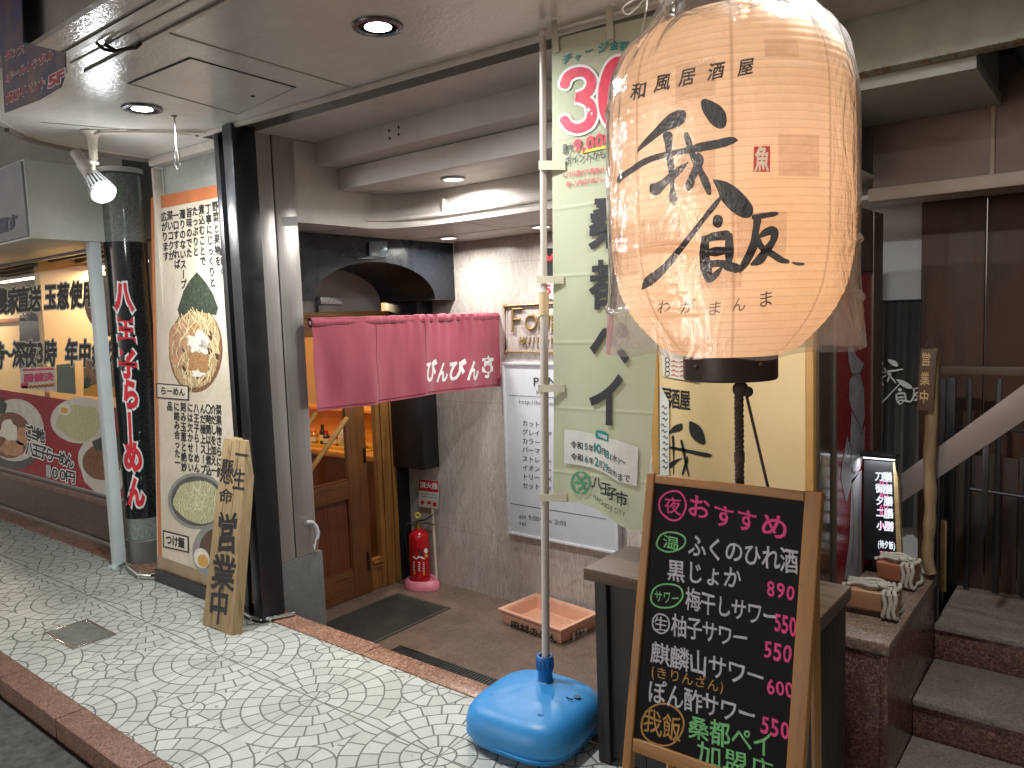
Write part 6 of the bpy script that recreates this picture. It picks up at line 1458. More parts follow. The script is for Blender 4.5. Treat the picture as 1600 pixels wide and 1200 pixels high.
# plastic cover over the lantern
t = thing('plastic_cover', 'clear crinkled plastic bag tied over the big paper lantern', 'plastic cover', (LC.x, LC.y, 1.9))
def bagr(z, a):
    if z >= 1.66: r = max(lan_r(min(z, 2.15)) + .009, 0)
    else: r = .2825 + .004 * (1.66 - z) / .26
    w = .0025 * noise.noise(V((math.cos(a) * 3, math.sin(a) * 3, z * 6)))
    if z > 1.98: w += (.016 * noise.noise(V((math.cos(a) * 4.2, math.sin(a) * 4.2, z * 4))) + .010 * abs(noise.noise(V((math.cos(a) * 9, math.sin(a) * 9, z * 3))))) * min(1, (z - 1.98) / .1)
    if z > 2.0: w += (z - 2.0) / .12 * (.007 * math.sin(a * 19 + 5 * noise.noise(V((math.cos(a) * 2, math.sin(a) * 2, z * 5)))) + .012 * max(0, noise.noise(V((math.cos(a) * 6, math.sin(a) * 6, z * 9)))))
    for (zc_, am, ph) in ((1.628, .007, .3), (1.508, .008, 2.0), (1.98, .005, 4.0)):
        d_ = z - zc_ - .012 * math.sin(2 * a + ph) - .006 * math.sin(7 * a + ph); w += am * math.exp(-(d_ / .006) ** 2) * (.5 + .5 * math.sin(3 * a + ph))
    if z < 1.56: w += .007 * math.sin(a * 5 + 1) * (1.56 - z) / .16 + .010 * noise.noise(V((math.cos(a) * 2.2, math.sin(a) * 2.2, 3))) * (1.56 - z) / .16
    return r + w
m = MB(); G = []
zs_ = [1.40 + (2.12 - 1.40) * i / 180 for i in range(181)] + [2.135, 2.15, 2.165, 2.18, 2.195, 2.21, 2.23, 2.25, 2.28]
for z in zs_:
    R = []
    for k in range(120):
        a = 2 * math.pi * k / 120
        r = bagr(min(z, 2.12), a)
        if z > 2.12:
            f = (z - 2.12) / .16; base = r + (.135 - r) * min(1, f * 1.9); r = base + .022 * f * math.sin(a * 13 + 3 * noise.noise(V((math.cos(a), math.sin(a), 1)))) + .015 * noise.noise(V((math.cos(a) * 6, math.sin(a) * 6, z * 8)))
        zz = z + (.014 * noise.noise(V((math.cos(a) * 2.5, math.sin(a) * 2.5, 8))) * max(0, (1.46 - z) / .06) if z < 1.46 else 0)
        R.append(m.bm.verts.new(V((LC.x + r * math.cos(a), LC.y + r * math.sin(a), zz))))
    G.append(R)
for i, (A_, B_) in enumerate(zip(G, G[1:])):
    for k in range(120):
        f = m.bm.faces.new([A_[k], A_[(k + 1) % 120], B_[(k + 1) % 120], B_[k]]); f.smooth = True; f.material_index = 0
m.build('film', FILM, t, angle=80, recalc=False)
m = MB()
for k, (dx, dz) in enumerate(((-.16, 2.2), (.12, 2.195))):
    pts = [V((LC.x + dx + .03 * math.cos(q * 1.3 + k), LC.y - .13 + .02 * math.sin(q * 2.1), dz + .02 * math.sin(q * 1.7) - .012 * q * (1 if q > 4 else 0))) for q in range(8)]
    m.tube(cr([tuple(p) for p in pts], 4), .0022, 6)
m.tube([V((LC.x + .14 * math.cos(a), LC.y + .14 * math.sin(a), 2.205 + .006 * math.sin(3 * a))) for a in (2 * math.pi * k / 40 for k in range(40))], .003, 6, True)
m.build('tie_string', plain('clear_string', hx('c6c2ba'), .3), t)

# ================================================================== A-board
yt = 1.65
bTL, bTR = onY(1014, 738, yt), onY(1287, 770, yt)
bBL = onX(975, 1200, bTL.x)
PBd = plane3(V((bTL.x, bBL.y, bBL.z)), V((bTR.x, bBL.y, bBL.z)), V((bTL.x, yt, bTL.z)))
sl = (bTL.z - bBL.z) / (yt - bBL.y)
def bd(px, py): return PBd(px, py)
t = thing('menu_board', 'wooden framed blackboard easel with colourful handwritten drink menu under the lantern', 'menu board', V((-.7, 1.42, 0)))
up = V((0, 1, sl)).normalized(); rgt = V((1, 0, 0)); nb = PBd.n
O = V((bTL.x, bBL.y - bBL.z / sl, 0)); Wd = bTR.x - bTL.x; Ht = (bTL.z) / up.z
BM = Matrix((rgt, up, nb)).transposed().to_4x4(); BM.translation = O
def uv(px, py): q = PBd(px, py) - O; return q.dot(rgt), q.dot(up)
iL = uv(1025, 756)[0]; iR = uv(1259, 786)[0]; iT = uv(1025, 755)[1]; iB = uv(1000, 1153)[1]
m = MB(); m.box((0, .0, -.012), (iL, Ht - .0005, .012), .004, 3, BM); m.box((iR, .0, -.012), (Wd, Ht - .001, .012), .004, 3, BM); m.build('side_rail', FRAMEWOOD, t)
m = MB(); m.box((iL + .0005, iT, -.0115), (iR - .0005, Ht - .003, .0115), .004, 3, BM); m.box((iL + .0005, iB - .032, -.0115), (iR - .0005, iB, .0115), .004, 3, BM); m.build('cross_rail', FRAMEWOODX, t)
BB = NT('blackboard_face'); nz = BB.noise(9, 6, .7); BB.pbr(BB.mix(BB.maprange(nz, .45, .75, 0, .6), (.004, .004, .0045), (.009, .009, .010)), .5, 0, None, Specular_IOR_Level=.12); m = MB(); m.box((iL + .0004, iB + .0004, -.006), (iR - .0004, iT - .0004, .0035), 0, 1, BM); m.build('board', BB.m, t)
m = MB(); BM2 = BM.copy(); back = V((0, -1, sl * .0 + .0)) 
for u in (.012, Wd - .036): m.tube([O + rgt * (u + .012) + up * (Ht - .04) - nb * .02, V((O.x + u + .012, 1.70, .012))], .011, 4)
m.tube([V((O.x + .03, 1.695, .12)), V((O.x + Wd - .03, 1.695, .12))], .009, 4); m.build('rear_leg', FRAMEWOOD, t)
m = MB()
for px in (1013, 1287):
    pass
m.tube([O + up * (Ht - .01) - nb * .014, O + rgt * Wd + up * (Ht - .011) - nb * .014], .005, 8); m.build('hinge_rod', CHROME, t)
def chalk(name, col): return plain(name, col, .7, 0, .22, 70, .2, 200)
WHT, PNK, GRN, GLD = chalk('white_chalk_marker', hx('c4c3c8')), chalk('pink_chalk_marker', hx('e84a8a')), chalk('green_chalk_marker', hx('7cc882')), chalk('gold_chalk_marker', hx('b98f48'))
E0 = .0045
def PBe(px, py, e=0): return PBd(px, py, E0 + e)
def hand(mb, s_, pts, h, bold=.012, seed=1, wfit=.98): htext(mb, PBe, s_, pts, h, .02, .0004, bold, .07, wfit, .05, seed)
def line(nm, mt, *calls):
    m = MB()
    for (s_, pts, h, b, sd, *w) in calls: hand(m, s_, pts, h, b, sd, *(w or [.98]))
    return m
def ringed(nm, mt, m, cx, cy, rx, ry, w, rot, wob, sd): ring(m, PBe, cx, cy, rx, ry, w, .0003, rot, wob, sd); m.build(nm, mt, t)
ringed('circled_mark', PNK, line(0, 0, ('夜', [(1039, 789), (1066, 793)], 27, .012, 2)), 1052.5, 790, 21.5, 23, 3, .2, .15, 1)
line(0, 0, ('お', [(1075, 788), (1112, 797)], 38, .016, 3), ('す', [(1114, 802), (1150, 810)], 38, .016, 4), ('す', [(1150, 808), (1185, 817)], 40, .016, 5), ('め', [(1188, 818), (1234, 825)], 40, .018, 6)).build('heading_writing', PNK, t)
for s_, pts, h, sd in (('890', [(1198, 917), (1244, 927)], 33, 7), ('550', [(1211, 971), (1246, 979)], 38, 8), ('550', [(1194, 1014), (1240, 1022)], 36, 9), ('600', [(1198, 1070), (1242, 1078)], 32, 10), ('550', [(1189, 1130), (1236, 1142)], 38, 11)): line(0, 0, (s_, pts, h, .02, sd)).build('price_writing', PNK, t)
ringed('circled_mark', GRN, line(0, 0, ('温', [(1037, 845), (1063, 850)], 22, .012, 12)), 1049.5, 847, 24, 15, 2.6, -.1, .15, 2)
ringed('circled_mark', GRN, line(0, 0, ('サワー', [(1024, 931), (1063, 935)], 20, .012, 13)), 1043.5, 931, 25, 18.5, 2.6, -.1, .15, 3)
line(0, 0, ('桑都ペイ', [(1076, 1134), (1210, 1164)], 40, .016, 14)).build('note_writing', GRN, t); line(0, 0, ('加盟店', [(1090, 1173), (1212, 1207)], 38, .010, 15)).build('note_writing', GRN, t)
for c_ in (('ふくのひれ酒', [(1076, 851), (1249, 878)], 38, .016, 16, 1.02), ('黒じょか', [(1043, 888), (1160, 905)], 36, .016, 17), ('梅干しサワー', [(1072, 935), (1216, 965)], 37, .014, 18, 1.05), ('柚子サワー', [(1051, 975), (1170, 998)], 36, .014, 20, 1.05), ('麒麟山サワー', [(1018, 1017), (1197, 1060)], 38, .014, 21, 1.05), ('ぽん酢サワー', [(1014, 1078), (1182, 1118)], 38, .014, 22, 1.05)): line(0, 0, c_).build('item_writing', WHT, t)
ringed('circled_mark', WHT, line(0, 0, ('生', [(1022, 973), (1046, 976)], 22, .008, 19)), 1034, 974, 13.5, 15, 2.4, 0, .15, 4)
line(0, 0, ('(きりんざん)', [(1018, 1047), (1133, 1073)], 21, .004, 23)).build('item_writing', GLD, t)
ringed('circled_mark', GLD, line(0, 0, ('我飯', [(1006, 1124), (1066, 1140)], 40, .008, 24)), 1036, 1131, 34, 33, 2.8, .3, .1, 5)

# ================================================================== dark cabinet behind the board
t = thing('wooden_cabinet', 'dark stained low wooden cabinet behind the menu board', 'cabinet', (-1.0, 2.2, 0))
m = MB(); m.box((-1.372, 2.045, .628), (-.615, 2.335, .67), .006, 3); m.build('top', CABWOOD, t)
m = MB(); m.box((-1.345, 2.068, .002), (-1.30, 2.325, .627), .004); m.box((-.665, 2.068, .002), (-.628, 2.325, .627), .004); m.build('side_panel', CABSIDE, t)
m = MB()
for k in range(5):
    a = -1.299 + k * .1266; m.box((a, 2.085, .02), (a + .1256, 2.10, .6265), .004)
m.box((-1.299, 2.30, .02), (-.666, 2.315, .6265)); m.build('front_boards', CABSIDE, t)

# ================================================================== sign box at the corner of the steps
SX = -.78; SY = 2.516
PSg = PY(SY)
zsb = onX(1340, 321, SX).z
t = thing('corner_sign_box', 'brown framed sign box with a cream lettered front and a red side panel', 'sign box', (-1.05, 2.8, 0))
m = MB(); m.box((-1.30, SY + .03, .0), (SX - .012, 3.36, zsb), .003); m.build('body', plain('brown_box_metal', hx('4b3d33'), .45, .2, .1, 6, .04, 80, .2), t)
xl, xr = onY(1030, 640, SY).x, onY(1270, 640, SY).x
m = MB(); m.box((xl, SY, .69), (xr - .022, SY + .028, zsb - .06), .002); m.build('cream_face', plain('cream_sign_acrylic', hx('d2b98a'), .4, 0, .05, 3, 0, 60, .1), t)
m = MB(); m.box((xr - .021, SY - .008, .67), (xr + .004, SY + .03, zsb), .003); m.box((xl - .03, SY - .008, .67), (xl - .001, SY + .03, zsb), .003); m.box((xl, SY - .008, .662), (xr - .022, SY + .03, .688), .002); m.build('tan_frame', plain('tan_frame_paint', hx('b48a4e'), .4, 0, .1, 10), t)
PSd = PX(SX)
def sy(px): return onX(px, 700, SX).y
m = MB(); m.box((SX - .011, SY + .032, .0), (SX - .004, sy(1303), zsb - .05)); m.build('smoked_glass', plain('smoked_glass', hx('3d332b'), .15, 0, .1, 5), t)
m = MB(); 
for a, b in ((SY + .03, SY + .05), (sy(1303), sy(1306)), (sy(1361), sy(1375))): m.box((SX - .011, a, .0), (SX + .006, b, zsb - .002), .003)
m.box((SX - .011, sy(1306) + .001, 1.62), (SX + .004, sy(1361) - .001, zsb - .003), .003); m.build('brown_frame', plain('brown_frame_metal', hx('52443a'), .4, .3, .12, 8), t)
m = MB(); m.box((SX - .011, sy(1306) + .001, .0), (SX - .002, sy(1361) - .001, 1.619)); m.build('red_panel', plain('dark_red_panel', hx('7d1b22'), .25, 0, .12, 3, 0, 60, .15), t)
# pale crumpled strips stuck on the red panel
PSt = Plane((SX - .002, 0, 0), (1, 0, 0))
K3 = lambda P_: [(1280 + x / 3, 450 + y / 3) for x, y in P_]
m = MB()
for o_ in ([(132, 280), (160, 280), (172, 320), (208, 355), (190, 400), (150, 400), (135, 340)], [(140, 430), (165, 400), (190, 405), (208, 470), (212, 600), (195, 690), (150, 570), (138, 520)], [(150, 575), (196, 690), (212, 640), (210, 760), (190, 850), (160, 870), (140, 800)], [(105, 830), (130, 690), (146, 760), (150, 860), (190, 860), (150, 920), (125, 1010), (100, 890)], [(150, 900), (200, 850), (195, 1050), (200, 1340), (165, 1380), (115, 1360), (140, 1180)]): shape(m, PSt, K3(o_), .0015)
m.build('grey_figure_print', plain('pale_grey_print_film', hx('8d878c'), .35, 0, .25, 8), t)
m = MB()
for o_ in ([(140, 400, 3), (185, 420, 2), (205, 470, 1)], [(145, 560, 2), (180, 630, 3), (198, 690, 1)], [(130, 700, 1), (150, 760, 3), (140, 840, 1)], [(125, 820, 2), (160, 870, 3), (195, 850, 1)], [(150, 900, 1), (160, 1100, 3), (150, 1300, 2)], [(180, 1000, 1), (185, 1200, 3), (170, 1360, 1)], [(150, 300, 1), (170, 350, 2), (150, 395, 1)]):
    ribbon(m, PSt, [(1280 + x / 3, 450 + y / 3, w / 3) for x, y, w in o_], .0022, 5)
m.build('print_lines', plain('dark_grey_lines', hx('4c474c'), .5), t)
m = MB()
for i, (ch, x) in enumerate((('居', 1041, ), ('酒', 1054), ('屋', 1070.5))): put(m, PSg, ch, (x, 620.5 + i * 2.2), (17.5, 2), (0, -33), .0015, .022)
K4 = lambda P_: [(1000 + x / 4.571, 500 + y / 4.571, w / 4.571) for x, y, w in P_]
for s_ in ([(296, 748, 24), (282, 765, 50), (250, 780, 44), (208, 806, 12)], [(362, 732, 24), (392, 780, 84), (425, 835, 84), (455, 875, 36)], [(200, 908, 16), (260, 918, 20), (340, 935, 24), (430, 955, 30), (490, 966, 30), (514, 968, 8)], [(236, 830, 16), (240, 900, 16), (242, 1000, 8), (240, 1100, 6)], [(296, 860, 14), (312, 930, 20), (326, 1010, 16), (350, 1110, 10)], [(338, 975, 8), (335, 1010, 22), (318, 1060, 18), (304, 1100, 14)], [(298, 988, 5), (262, 1005, 20), (222, 1035, 36), (205, 1050, 20)]): ribbon(m, PSg, K4(s_), .0015, 6, rough=.08)
m.build('lettering', BLACK_INK, t)
t = thing('paper_price_list', 'white handwritten price list taped to the cream sign behind the lantern', 'notice', PSg(1060, 575, .003))
m = MB(); m.prism([PSg(x, y, .003) for x, y in ((1033, 545), (1094, 552), (1094, 598), (1037, 588))], (0, -.001, 0)); m.build('sheet', plain('notice_white_paper', hx('cfc4b6'), .6), t)
m = MB()
for r_ in range(4):
    for c_ in range(3): x, y = 1050 + c_ * 13, 565 + r_ * 7.2 + c_ * 1.2; ribbon(m, PSg, [(x, y, 1.2), (x + 4, y - 1.5, 1.8), (x + 7, y + .6, 1.0), (x + 10, y + .6, 1.4)], .005, 4)
m.build('red_writing', plain('red_marker', hx('b8503c'), .6), t)
m = MB()
for r_ in range(4): ring(m, PSg, 1043.5, 562 + r_ * 7.3, 3.4, 3.6, 1, .005, wob=.2, seed=r_)
m.build('black_writing', BLACK_INK, t)
t = thing('paper_strip', 'narrow white strip of handwriting taped down the left edge of the cream sign', 'notice', PSg(1039, 680, .003))
m = MB(); m.prism([PSg(x, y, .0045) for x, y in ((1032, 600), (1046, 627), (1046, 742), (1032, 742))], (0, -.001, 0)); m.build('sheet', plain('notice_white_paper2', hx('c4c4bd'), .6), t)
m = MB(); R_ = random.Random(3)
for k in range(11): x, y = 1038 + R_.uniform(-1, 2), 636 + k * 9.4; ribbon(m, PSg, [(x - 3, y, .8), (x, y - 2.5, 1.3), (x + 2, y + 2, .9), (x + 5, y + R_.uniform(-2, 2), 1.1)], .0065, 4)
m.build('writing', BLACK_INK, t)

# ================================================================== steps, pedestal and what stands on it
t = thing('stone_pedestal', 'polished dark red granite pedestal wall beside the steps', 'pedestal', (-.66, 2.8, 0))
m = MB(); m.box((SX + .008, 2.462, .0), (-.565, 3.20, .425), .002); m.box((-.564, 2.458, .0), (-.542, 3.20, .425), .002); m.build('facing', PEDGRAN, t)
m = MB(); m.box((SX + .008, 2.455, .4255), (-.538, 3.205, .462), .003); m.build('coping', granite('pedestal_coping', hx('6d5a4e'), hx('483930'), hx('8f7a6a'), .4, 230), t)
t = thing('stone_steps', 'dark granite steps with worn grey treads leading up beside the pedestal', 'steps', (.2, 2.9, 0))
tops = [(2.805, 3.175, .142), (3.175, 4.4, .28)]
m = MB()
for i, (y0, y1, z) in enumerate(tops): m.box((-.54, y0 + .012, z - .14), (1.6, y1 + .01, z - .022), .001)
m.build('riser', PEDGRAN, t)
m = MB(); m.box((-.54, 2.1, -.2), (1.6, 2.81, .008)); 
for (y0, y1, z) in tops: m.box((-.54, y0, z - .0215), (1.6, y1 - .001 + (.012 if y1 < 4 else 0), z), .003)
m.build('tread', STEP_TOP, t)
# two wood blocks bound with rope
def block(name, label, c, sx, sy_, sz, rot, tilt):
    t = thing(name, label, 'rope bound block', (c.x, c.y, .463), 'rope bound wooden blocks on the pedestal')
    M_ = Matrix.Translation((c.x, c.y, .463 + .018)) @ Matrix.Rotation(rot, 4, 'Z')
    m = MB(); tb_ = bmesh.new(); bmesh.ops.create_cube(tb_, size=1)
    for v in tb_.verts:
        v.co = V((v.co.x * sx, v.co.y * sy_, (v.co.z + .5) * sz))
        if v.co.z < sz * .2: v.co.x *= .94; v.co.y *= .86
    bmesh.ops.bevel(tb_, geom=tb_.edges[:], offset=.011, segments=3, affect='EDGES', profile=.6); m.merge(tb_, M_, True)
    m.build('block', wood('terracotta_wood_' + ('a' if sx > .15 else 'b'), hx('a87c5a') if sx > .15 else hx('9c5e40'), hx('77503a') if sx > .15 else hx('6b3c28'), 'x', .55, 1.0, 12), t)
    m = MB(); m.box((-sx * .38, -sy_ * .32, -.018), (sx * .38, sy_ * .32, .001), .003, 2, M_); m.build('foot', DARKPLY, t)
    ropem = plain('pale_cotton_rope', hx('a29a8c'), .85, 0, .15, 40, .35, 200)
    m = MB()
    for j, off in enumerate((-.012, .004, .019)):
        pts = []
        for k in range(28):
            a = 2 * math.pi * k / 28; y = (sy_ / 2 + .007) * max(-1, min(1, 1.35 * math.cos(a))); z = sz / 2 + (sz / 2 + .007) * max(-1, min(1, 1.35 * math.sin(a)))
            pts.append(M_ @ V((sx * .34 + off + .004 * math.sin(k + j), y, z)))
        m.tube(pts, .0068, 8, True)
    for j in range(3):
        pts = [M_ @ V((sx * (-.46 + .84 * k / 10), -sy_ * .30 + j * .016 + .010 * math.sin(k * .9 + j), sz + .007 + .010 * math.sin(math.pi * k / 10) + .004 * j)) for k in range(11)]
        m.tube(pts, .0066, 8)
    m.tube([M_ @ V((-sx * .49 - .004, -sy_ * .28 + .02 * math.sin(k * .5), sz + .006 - k * .008)) for k in range(5)], .0066, 8)
    for k in range(6):
        a = k * 1.1; m.tube([M_ @ V((sx * .2 + .012 * math.cos(a), -sy_ * .2 + .012 * math.sin(a), sz + .018)), M_ @ V((sx * .2 + .034 * math.cos(a), -sy_ * .2 + .03 * math.sin(a), sz + .024 + .006 * math.sin(3 * a)))], .0024, 5)
    m.blob(M_ @ V((sx * .2, -sy_ * .2, sz + .018)), (.018, .018, .012), 12, 8)
    m.build('rope', ropem, t)
pb1, pb2 = onZ(1358, 965, .463), onZ(1404, 918, .463)
block('wooden_block', 'larger tan wooden block bound with pale rope at the front of the pedestal', V((pb1.x, pb1.y + .045, 0)), .165, .095, .072, .05, 0)
block('wooden_block', 'smaller reddish wooden block bound with rope behind the tan one', V((pb2.x - .01, pb2.y + .03, 0)), .13, .085, .070, -.1, 0)

# little lit menu board standing on the pedestal
Pm = PY(3.08)
t = thing('small_menu_board', 'small bright lit handwritten menu board with a pale wooden edge behind the sign box', 'menu board', Pm(1390, 880))
x0, x1 = Pm(1350, 700).x, Pm(1401, 800).x; z0, z1 = Pm(1390, 880).z, Pm(1390, 722).z
m = MB(); m.box((x0, 3.08, z0), (x1, 3.10, z1), .002); m.build('board', BLACKMATT, t)
m = MB(); m.prism([Pm(x, y, .001) for x, y in ((1395, 722), (1401, 722), (1410, 890), (1402, 890))], (0, .03, 0), .002); m.build('wood_edge', PALEWOOD, t)
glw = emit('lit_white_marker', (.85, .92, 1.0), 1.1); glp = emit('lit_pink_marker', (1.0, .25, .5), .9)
m = MB()
for i, y in enumerate((745, 764, 783, 802, 822)): put(m, Pm, '膳', (1387 + i * .6, y), (15, 1), (0, -16), .003, .03, .05, seed=i); put(m, Pm, ('刀', '御', '夕', '二', '小')[i], (1374 + i * .6, y - 1), (13, 1), (0, -15), .003, .03, .05, seed=i)
htext(m, Pm, '(待夕飯)', [(1372, 849), (1399, 853)], 13, 0, .003, .02, .05); m.build('white_writing', glw, t)
m = MB()
for i, (y, s_) in enumerate(((754, '10'), (773, '80'), (792, '60'), (802, '90'), (821, '950'), (865, '280'))): htext(m, Pm, s_, [(1374, y), (1388 + (8 if len(s_) > 2 else 0), y + 1)], 12, 0, .003, .01, .05)
m.build('pink_writing', glp, t)
m = MB(); c = Pm(1385, 712, .04); m.box((x0, 3.02, z1 + .022), (x1 + .01, 3.08, z1 + .04), .004); m.tube([V((x1, 3.05, z1 + .02)), V((x1, 3.09, z1 - .05))], .004, 6); m.build('lamp_bar', DARKMETAL, t)
m = MB(); m.box((x0 + .01, 3.03, z1 + .016), (x1 - .0, 3.06, z1 + .0215)); m.build('lamp_strip', emit('cool_strip', (.9, .96, 1.0), 3.0), t)
ld = bpy.data.lights.new('board_lamp', 'AREA'); ld.shape = 'RECTANGLE'; ld.size = .12; ld.size_y = .03; ld.energy = .35; ld.color = (.9, .96, 1.0); lo = bpy.data.objects.new('lamp', ld); C.objects.link(lo); lo.parent = t; lo.location = V(((x0 + x1) / 2, 3.045, z1 + .012)) - t.location

# back wall beyond the steps, dark curtain, boards
YB = 3.9
PBk = PY(YB)
zc0 = PBk(1400, 472).z
t = thing('stair_wall', 'plain wall at the back of the steps, white above the dark curtain', 'wall', (0, YB, .28))
m = MB(); m.box((-1.0, YB + .02, .0), (-.70, YB + .15, 2.5)); m.build('white_wall', plain('white_plaster', hx('b9b7b4'), .7, 0, .05, 5, .1, 60, .1), t)
t = thing('plywood_partition', 'tall dark brown plywood partition to the right of the curtain', 'partition', (0, YB, .28))
m = MB(); xa = PBk(1441, 400).x; xb = PBk(1541, 400).x
m.box((xa, YB - .02, .28), (xb - .002, YB + .02, 2.2), .002); m.box((xb + .002, YB - .0, .28), (2.2, YB + .04, 2.2), .002); m.build('board', DARKPLY, t)
t = thing('door_curtain', 'hanging dark olive curtain with white brush lettering beside the wooden post', 'curtain', PBk(1405, 700))
def cur(u, v):
    x = -.93 + (PBk(1441, 600).x - .003 + .93) * u; z = zc0 + (.45 - zc0) * v; return V((x, YB - .03 + .008 * math.sin(u * 17) * (.3 + v) + .004 * math.sin(u * 41 + v * 3), z))
m = MB(); m.grid(40, 30, cur); m.solidify(.002); m.build('cloth', mk_cloth('dark_olive_cloth', hx('35312a'), hx('26241f'), (6, 6, 1)), t)
Pcu = PY(YB - .048)
m = MB()
tcu = lambda x, y: (1396 + .36 * (x - 1117) + .05 * (y - 178), 567 + .25 * (y - 178))
for s_ in BR: ribbon(m, Pcu, [(*tcu(x, y), max(1.8, w * .32)) for x, y, w in s_], .0, 5)
for s_ in BS: shape(m, Pcu, [tcu(x, y) for x, y in s_], .0006)
m.build('brush_lettering', plain('white_cloth_paint', hx('c9c7c0'), .6), t)
m = MB(); m.tube([V((-.93, YB - .03, zc0 + .004)), V((PBk(1441, 600).x, YB - .03, zc0 + .004))], .006, 8); m.build('rod', DARKMETAL, t)
YPO = 3.14; PPo = PY(YPO)
t = thing('wooden_post', 'rough knotty wooden post standing at the back end of the pedestal', 'post', PPo(1455, 892))
pth = [(1455, 896), (1449, 870), (1452, 830), (1454, 780), (1452, 720), (1455, 660), (1456, 600), (1457, 545)]
m = MB(); m.tube(cr([tuple(PPo(x, y)) for x, y in pth], 4), [.021 + .004 * noise.noise(V((i * .5, 1, 2))) for i in range((len(pth) - 1) * 4 + 1)], 12); m.build('trunk', POSTWOOD, t)
Ppl = PY(YPO - .035)
t = thing('open_plaque', 'dark hanging wooden plaque with gold brush lettering on the knotty post', 'plaque', Ppl(1448, 545))
m = MB(); m.prism([Ppl(x, y) for x, y in ((1438.5, 544.5), (1464, 546), (1458, 643), (1432, 640))], (0, .014, 0), .002); m.build('plaque', DARKPLY, t)
m = MB(); m.tube([Ppl(1445, 545), Ppl(1451, 527), Ppl(1460, 546)], .0015, 6); m.build('cord', ROPE, t)
m = MB()
for i, (ch, y, s_) in enumerate((('営', 562, 22), ('業', 592, 21), ('中', 620, 22))): put(m, Ppl, ch, (1447 - i * 1.6, y), (s_ * .7, 1), (1, -s_), .0012, .012, .09, seed=i + 2)
m.build('lettering', plain('gold_paint', hx('b39a6a'), .45, .3, .1, 30), t)

# low gate at the top of the steps
YG = 3.62; PG = PY(YG)
t = thing('wooden_gate', 'dark low gate with a timber top rail and vertical bars behind the handrail', 'gate', PG(1540, 900))
def gb(px0, py0, px1, py1, mt, nm, y=YG, th=.03):
    a, b = onY(px0, py0, y), onY(px1, py1, y); mm = MB(); mm.box((a.x, y, b.z), (b.x, y + th, a.z), .003); return mm.build(nm, mt, t)
gb(1471, 572, 1640, 588, wood('gate_rail_wood', hx('5c4a38'), hx('35291f'), 'x', .5), 'top_rail')
gb(1474, 590, 1488, 915, DARKMETAL, 'stile')
m = MB()
for px in (1514, 1561, 1606):
    p, q_ = PG(px, 592), PG(px, 912); m.box((p.x - .010, YG + .005, .29), (p.x + .010, YG + .022, p.z), .002)
for py in (668,):
    p, q_ = PG(1488, py), PG(1640, py + 4); m.box((p.x, YG + .006, p.z - .008), (q_.x, YG + .02, p.z + .008), .002)
m.build('bars', DARKMETAL, t)
m = MB(); p, q_ = PG(1490, 600), PG(1640, 912)
for k in range(6): 
    xk = p.x + (q_.x - p.x) * k / 6; m.box((xk + .002, YG + .05, .285), (xk + (q_.x - p.x) / 6 - .002, YG + .062, .85 if k % 2 else .86), .002)
m.build('backing_boards', wood('gate_board_wood', hx('3f2c22'), hx('241811'), 'z', .5), t)
t = thing('door_closer_post', 'thin brass and black upright fitting beside the knotty post', 'fitting', onY(1473, 900, 3.4))
m = MB(); a, b = onY(1468, 590, 3.4), onY(1474, 905, 3.4); m.box((a.x, 3.4, .285), (a.x + .022, 3.42, a.z), .002); m.build('upright', DARKMETAL, t)
m = MB(); a, b = onY(1470, 812, 3.39), onY(1478, 925, 3.39); m.box((a.x, 3.385, b.z), (b.x, 3.399, a.z), .002); m.build('brass_plate', BRONZE, t)
# sloping handrail
YH = 3.2; PH = PY(YH)
t = thing('stair_handrail', 'broad brown metal handrail plate sloping up over the stone steps, with dark bars beneath', 'handrail', PH(1408, 785))
m = MB(); m.prism([PH(x, y) for x, y in ((1408, 741), (1700, 527), (1700, 590), (1409, 785))], (0, .035, 0), .002); m.build('rail_plate', plain('brown_rail_paint', hx('7d7069'), .4, .1, .06, 5), t)
m = MB(); p = PH(1540, 690); q_ = PH(1540, 843); m.box((p.x - .010, YH + .008, q_.z + .05), (p.x + .010, YH + .024, p.z), .002); m.tube([V((p.x, YH + .016, q_.z + .05)), V((p.x, YH + .016, q_.z))], [.012, .001], 4); m.build('spear_bar', DARKMETAL, t)
m = MB(); p = PH(1700, 640); m.box((p.x - .012, YH + .008, .281), (p.x + .012, YH + .03, p.z), .002); p = PH(1462, 745); m.box((p.x - .012, YH + .008, .281), (p.x + .012, YH + .03, p.z), .002); m.build('baluster', DARKMETAL, t)
m = MB(); p, q_ = PH(1515, 765), PH(1700, 793); m.tube([V((p.x, YH + .016, p.z)), V((q_.x, YH + .016, q_.z))], .007, 8); m.build('mid_rail', DARKMETAL, t)

# overhead at the right: rusty beam, white boxed duct, wall and lip, dark opening
YBm = 2.847
t = thing('steel_beam', 'pale green painted steel beam with a rusty lower edge above the steps', 'beam', (0, YBm, 2.37))
def mk_rust():
    k = NT('rust_edged_green_paint'); X, Y, Z = k.xyz(); n1 = k.noise(38, 6, .7); n2 = k.noise(9, 4)
    low = k.maprange(Z, -.098, -.04, 1.0, 0.0); r = k.m_('GREATER_THAN', k.m_('ADD', k.m_('MULTIPLY', low, .34), k.m_('MULTIPLY', n1, .6)), .62)
    c = k.mix(k.maprange(n2, .35, .7), hx('a3a899'), hx('8d9488')); c = k.mix(k.m_('GREATER_THAN', n1, .72), c, hx('6c5a40')); c = k.mix(r, c, hx('8a5f2c'))
    k.pbr(c, .6, 0, k.bump(n1, .2, .004)); return k.m
m = MB(); m.box((-.86, YBm, 2.277), (1.8, YBm + .08, 2.47), .002); m.build('web', mk_rust(), t)
t = thing('boxed_duct', 'white boxed duct with a grey underside hung behind the rusty beam', 'duct', (-.6, 3.2, 2.24))
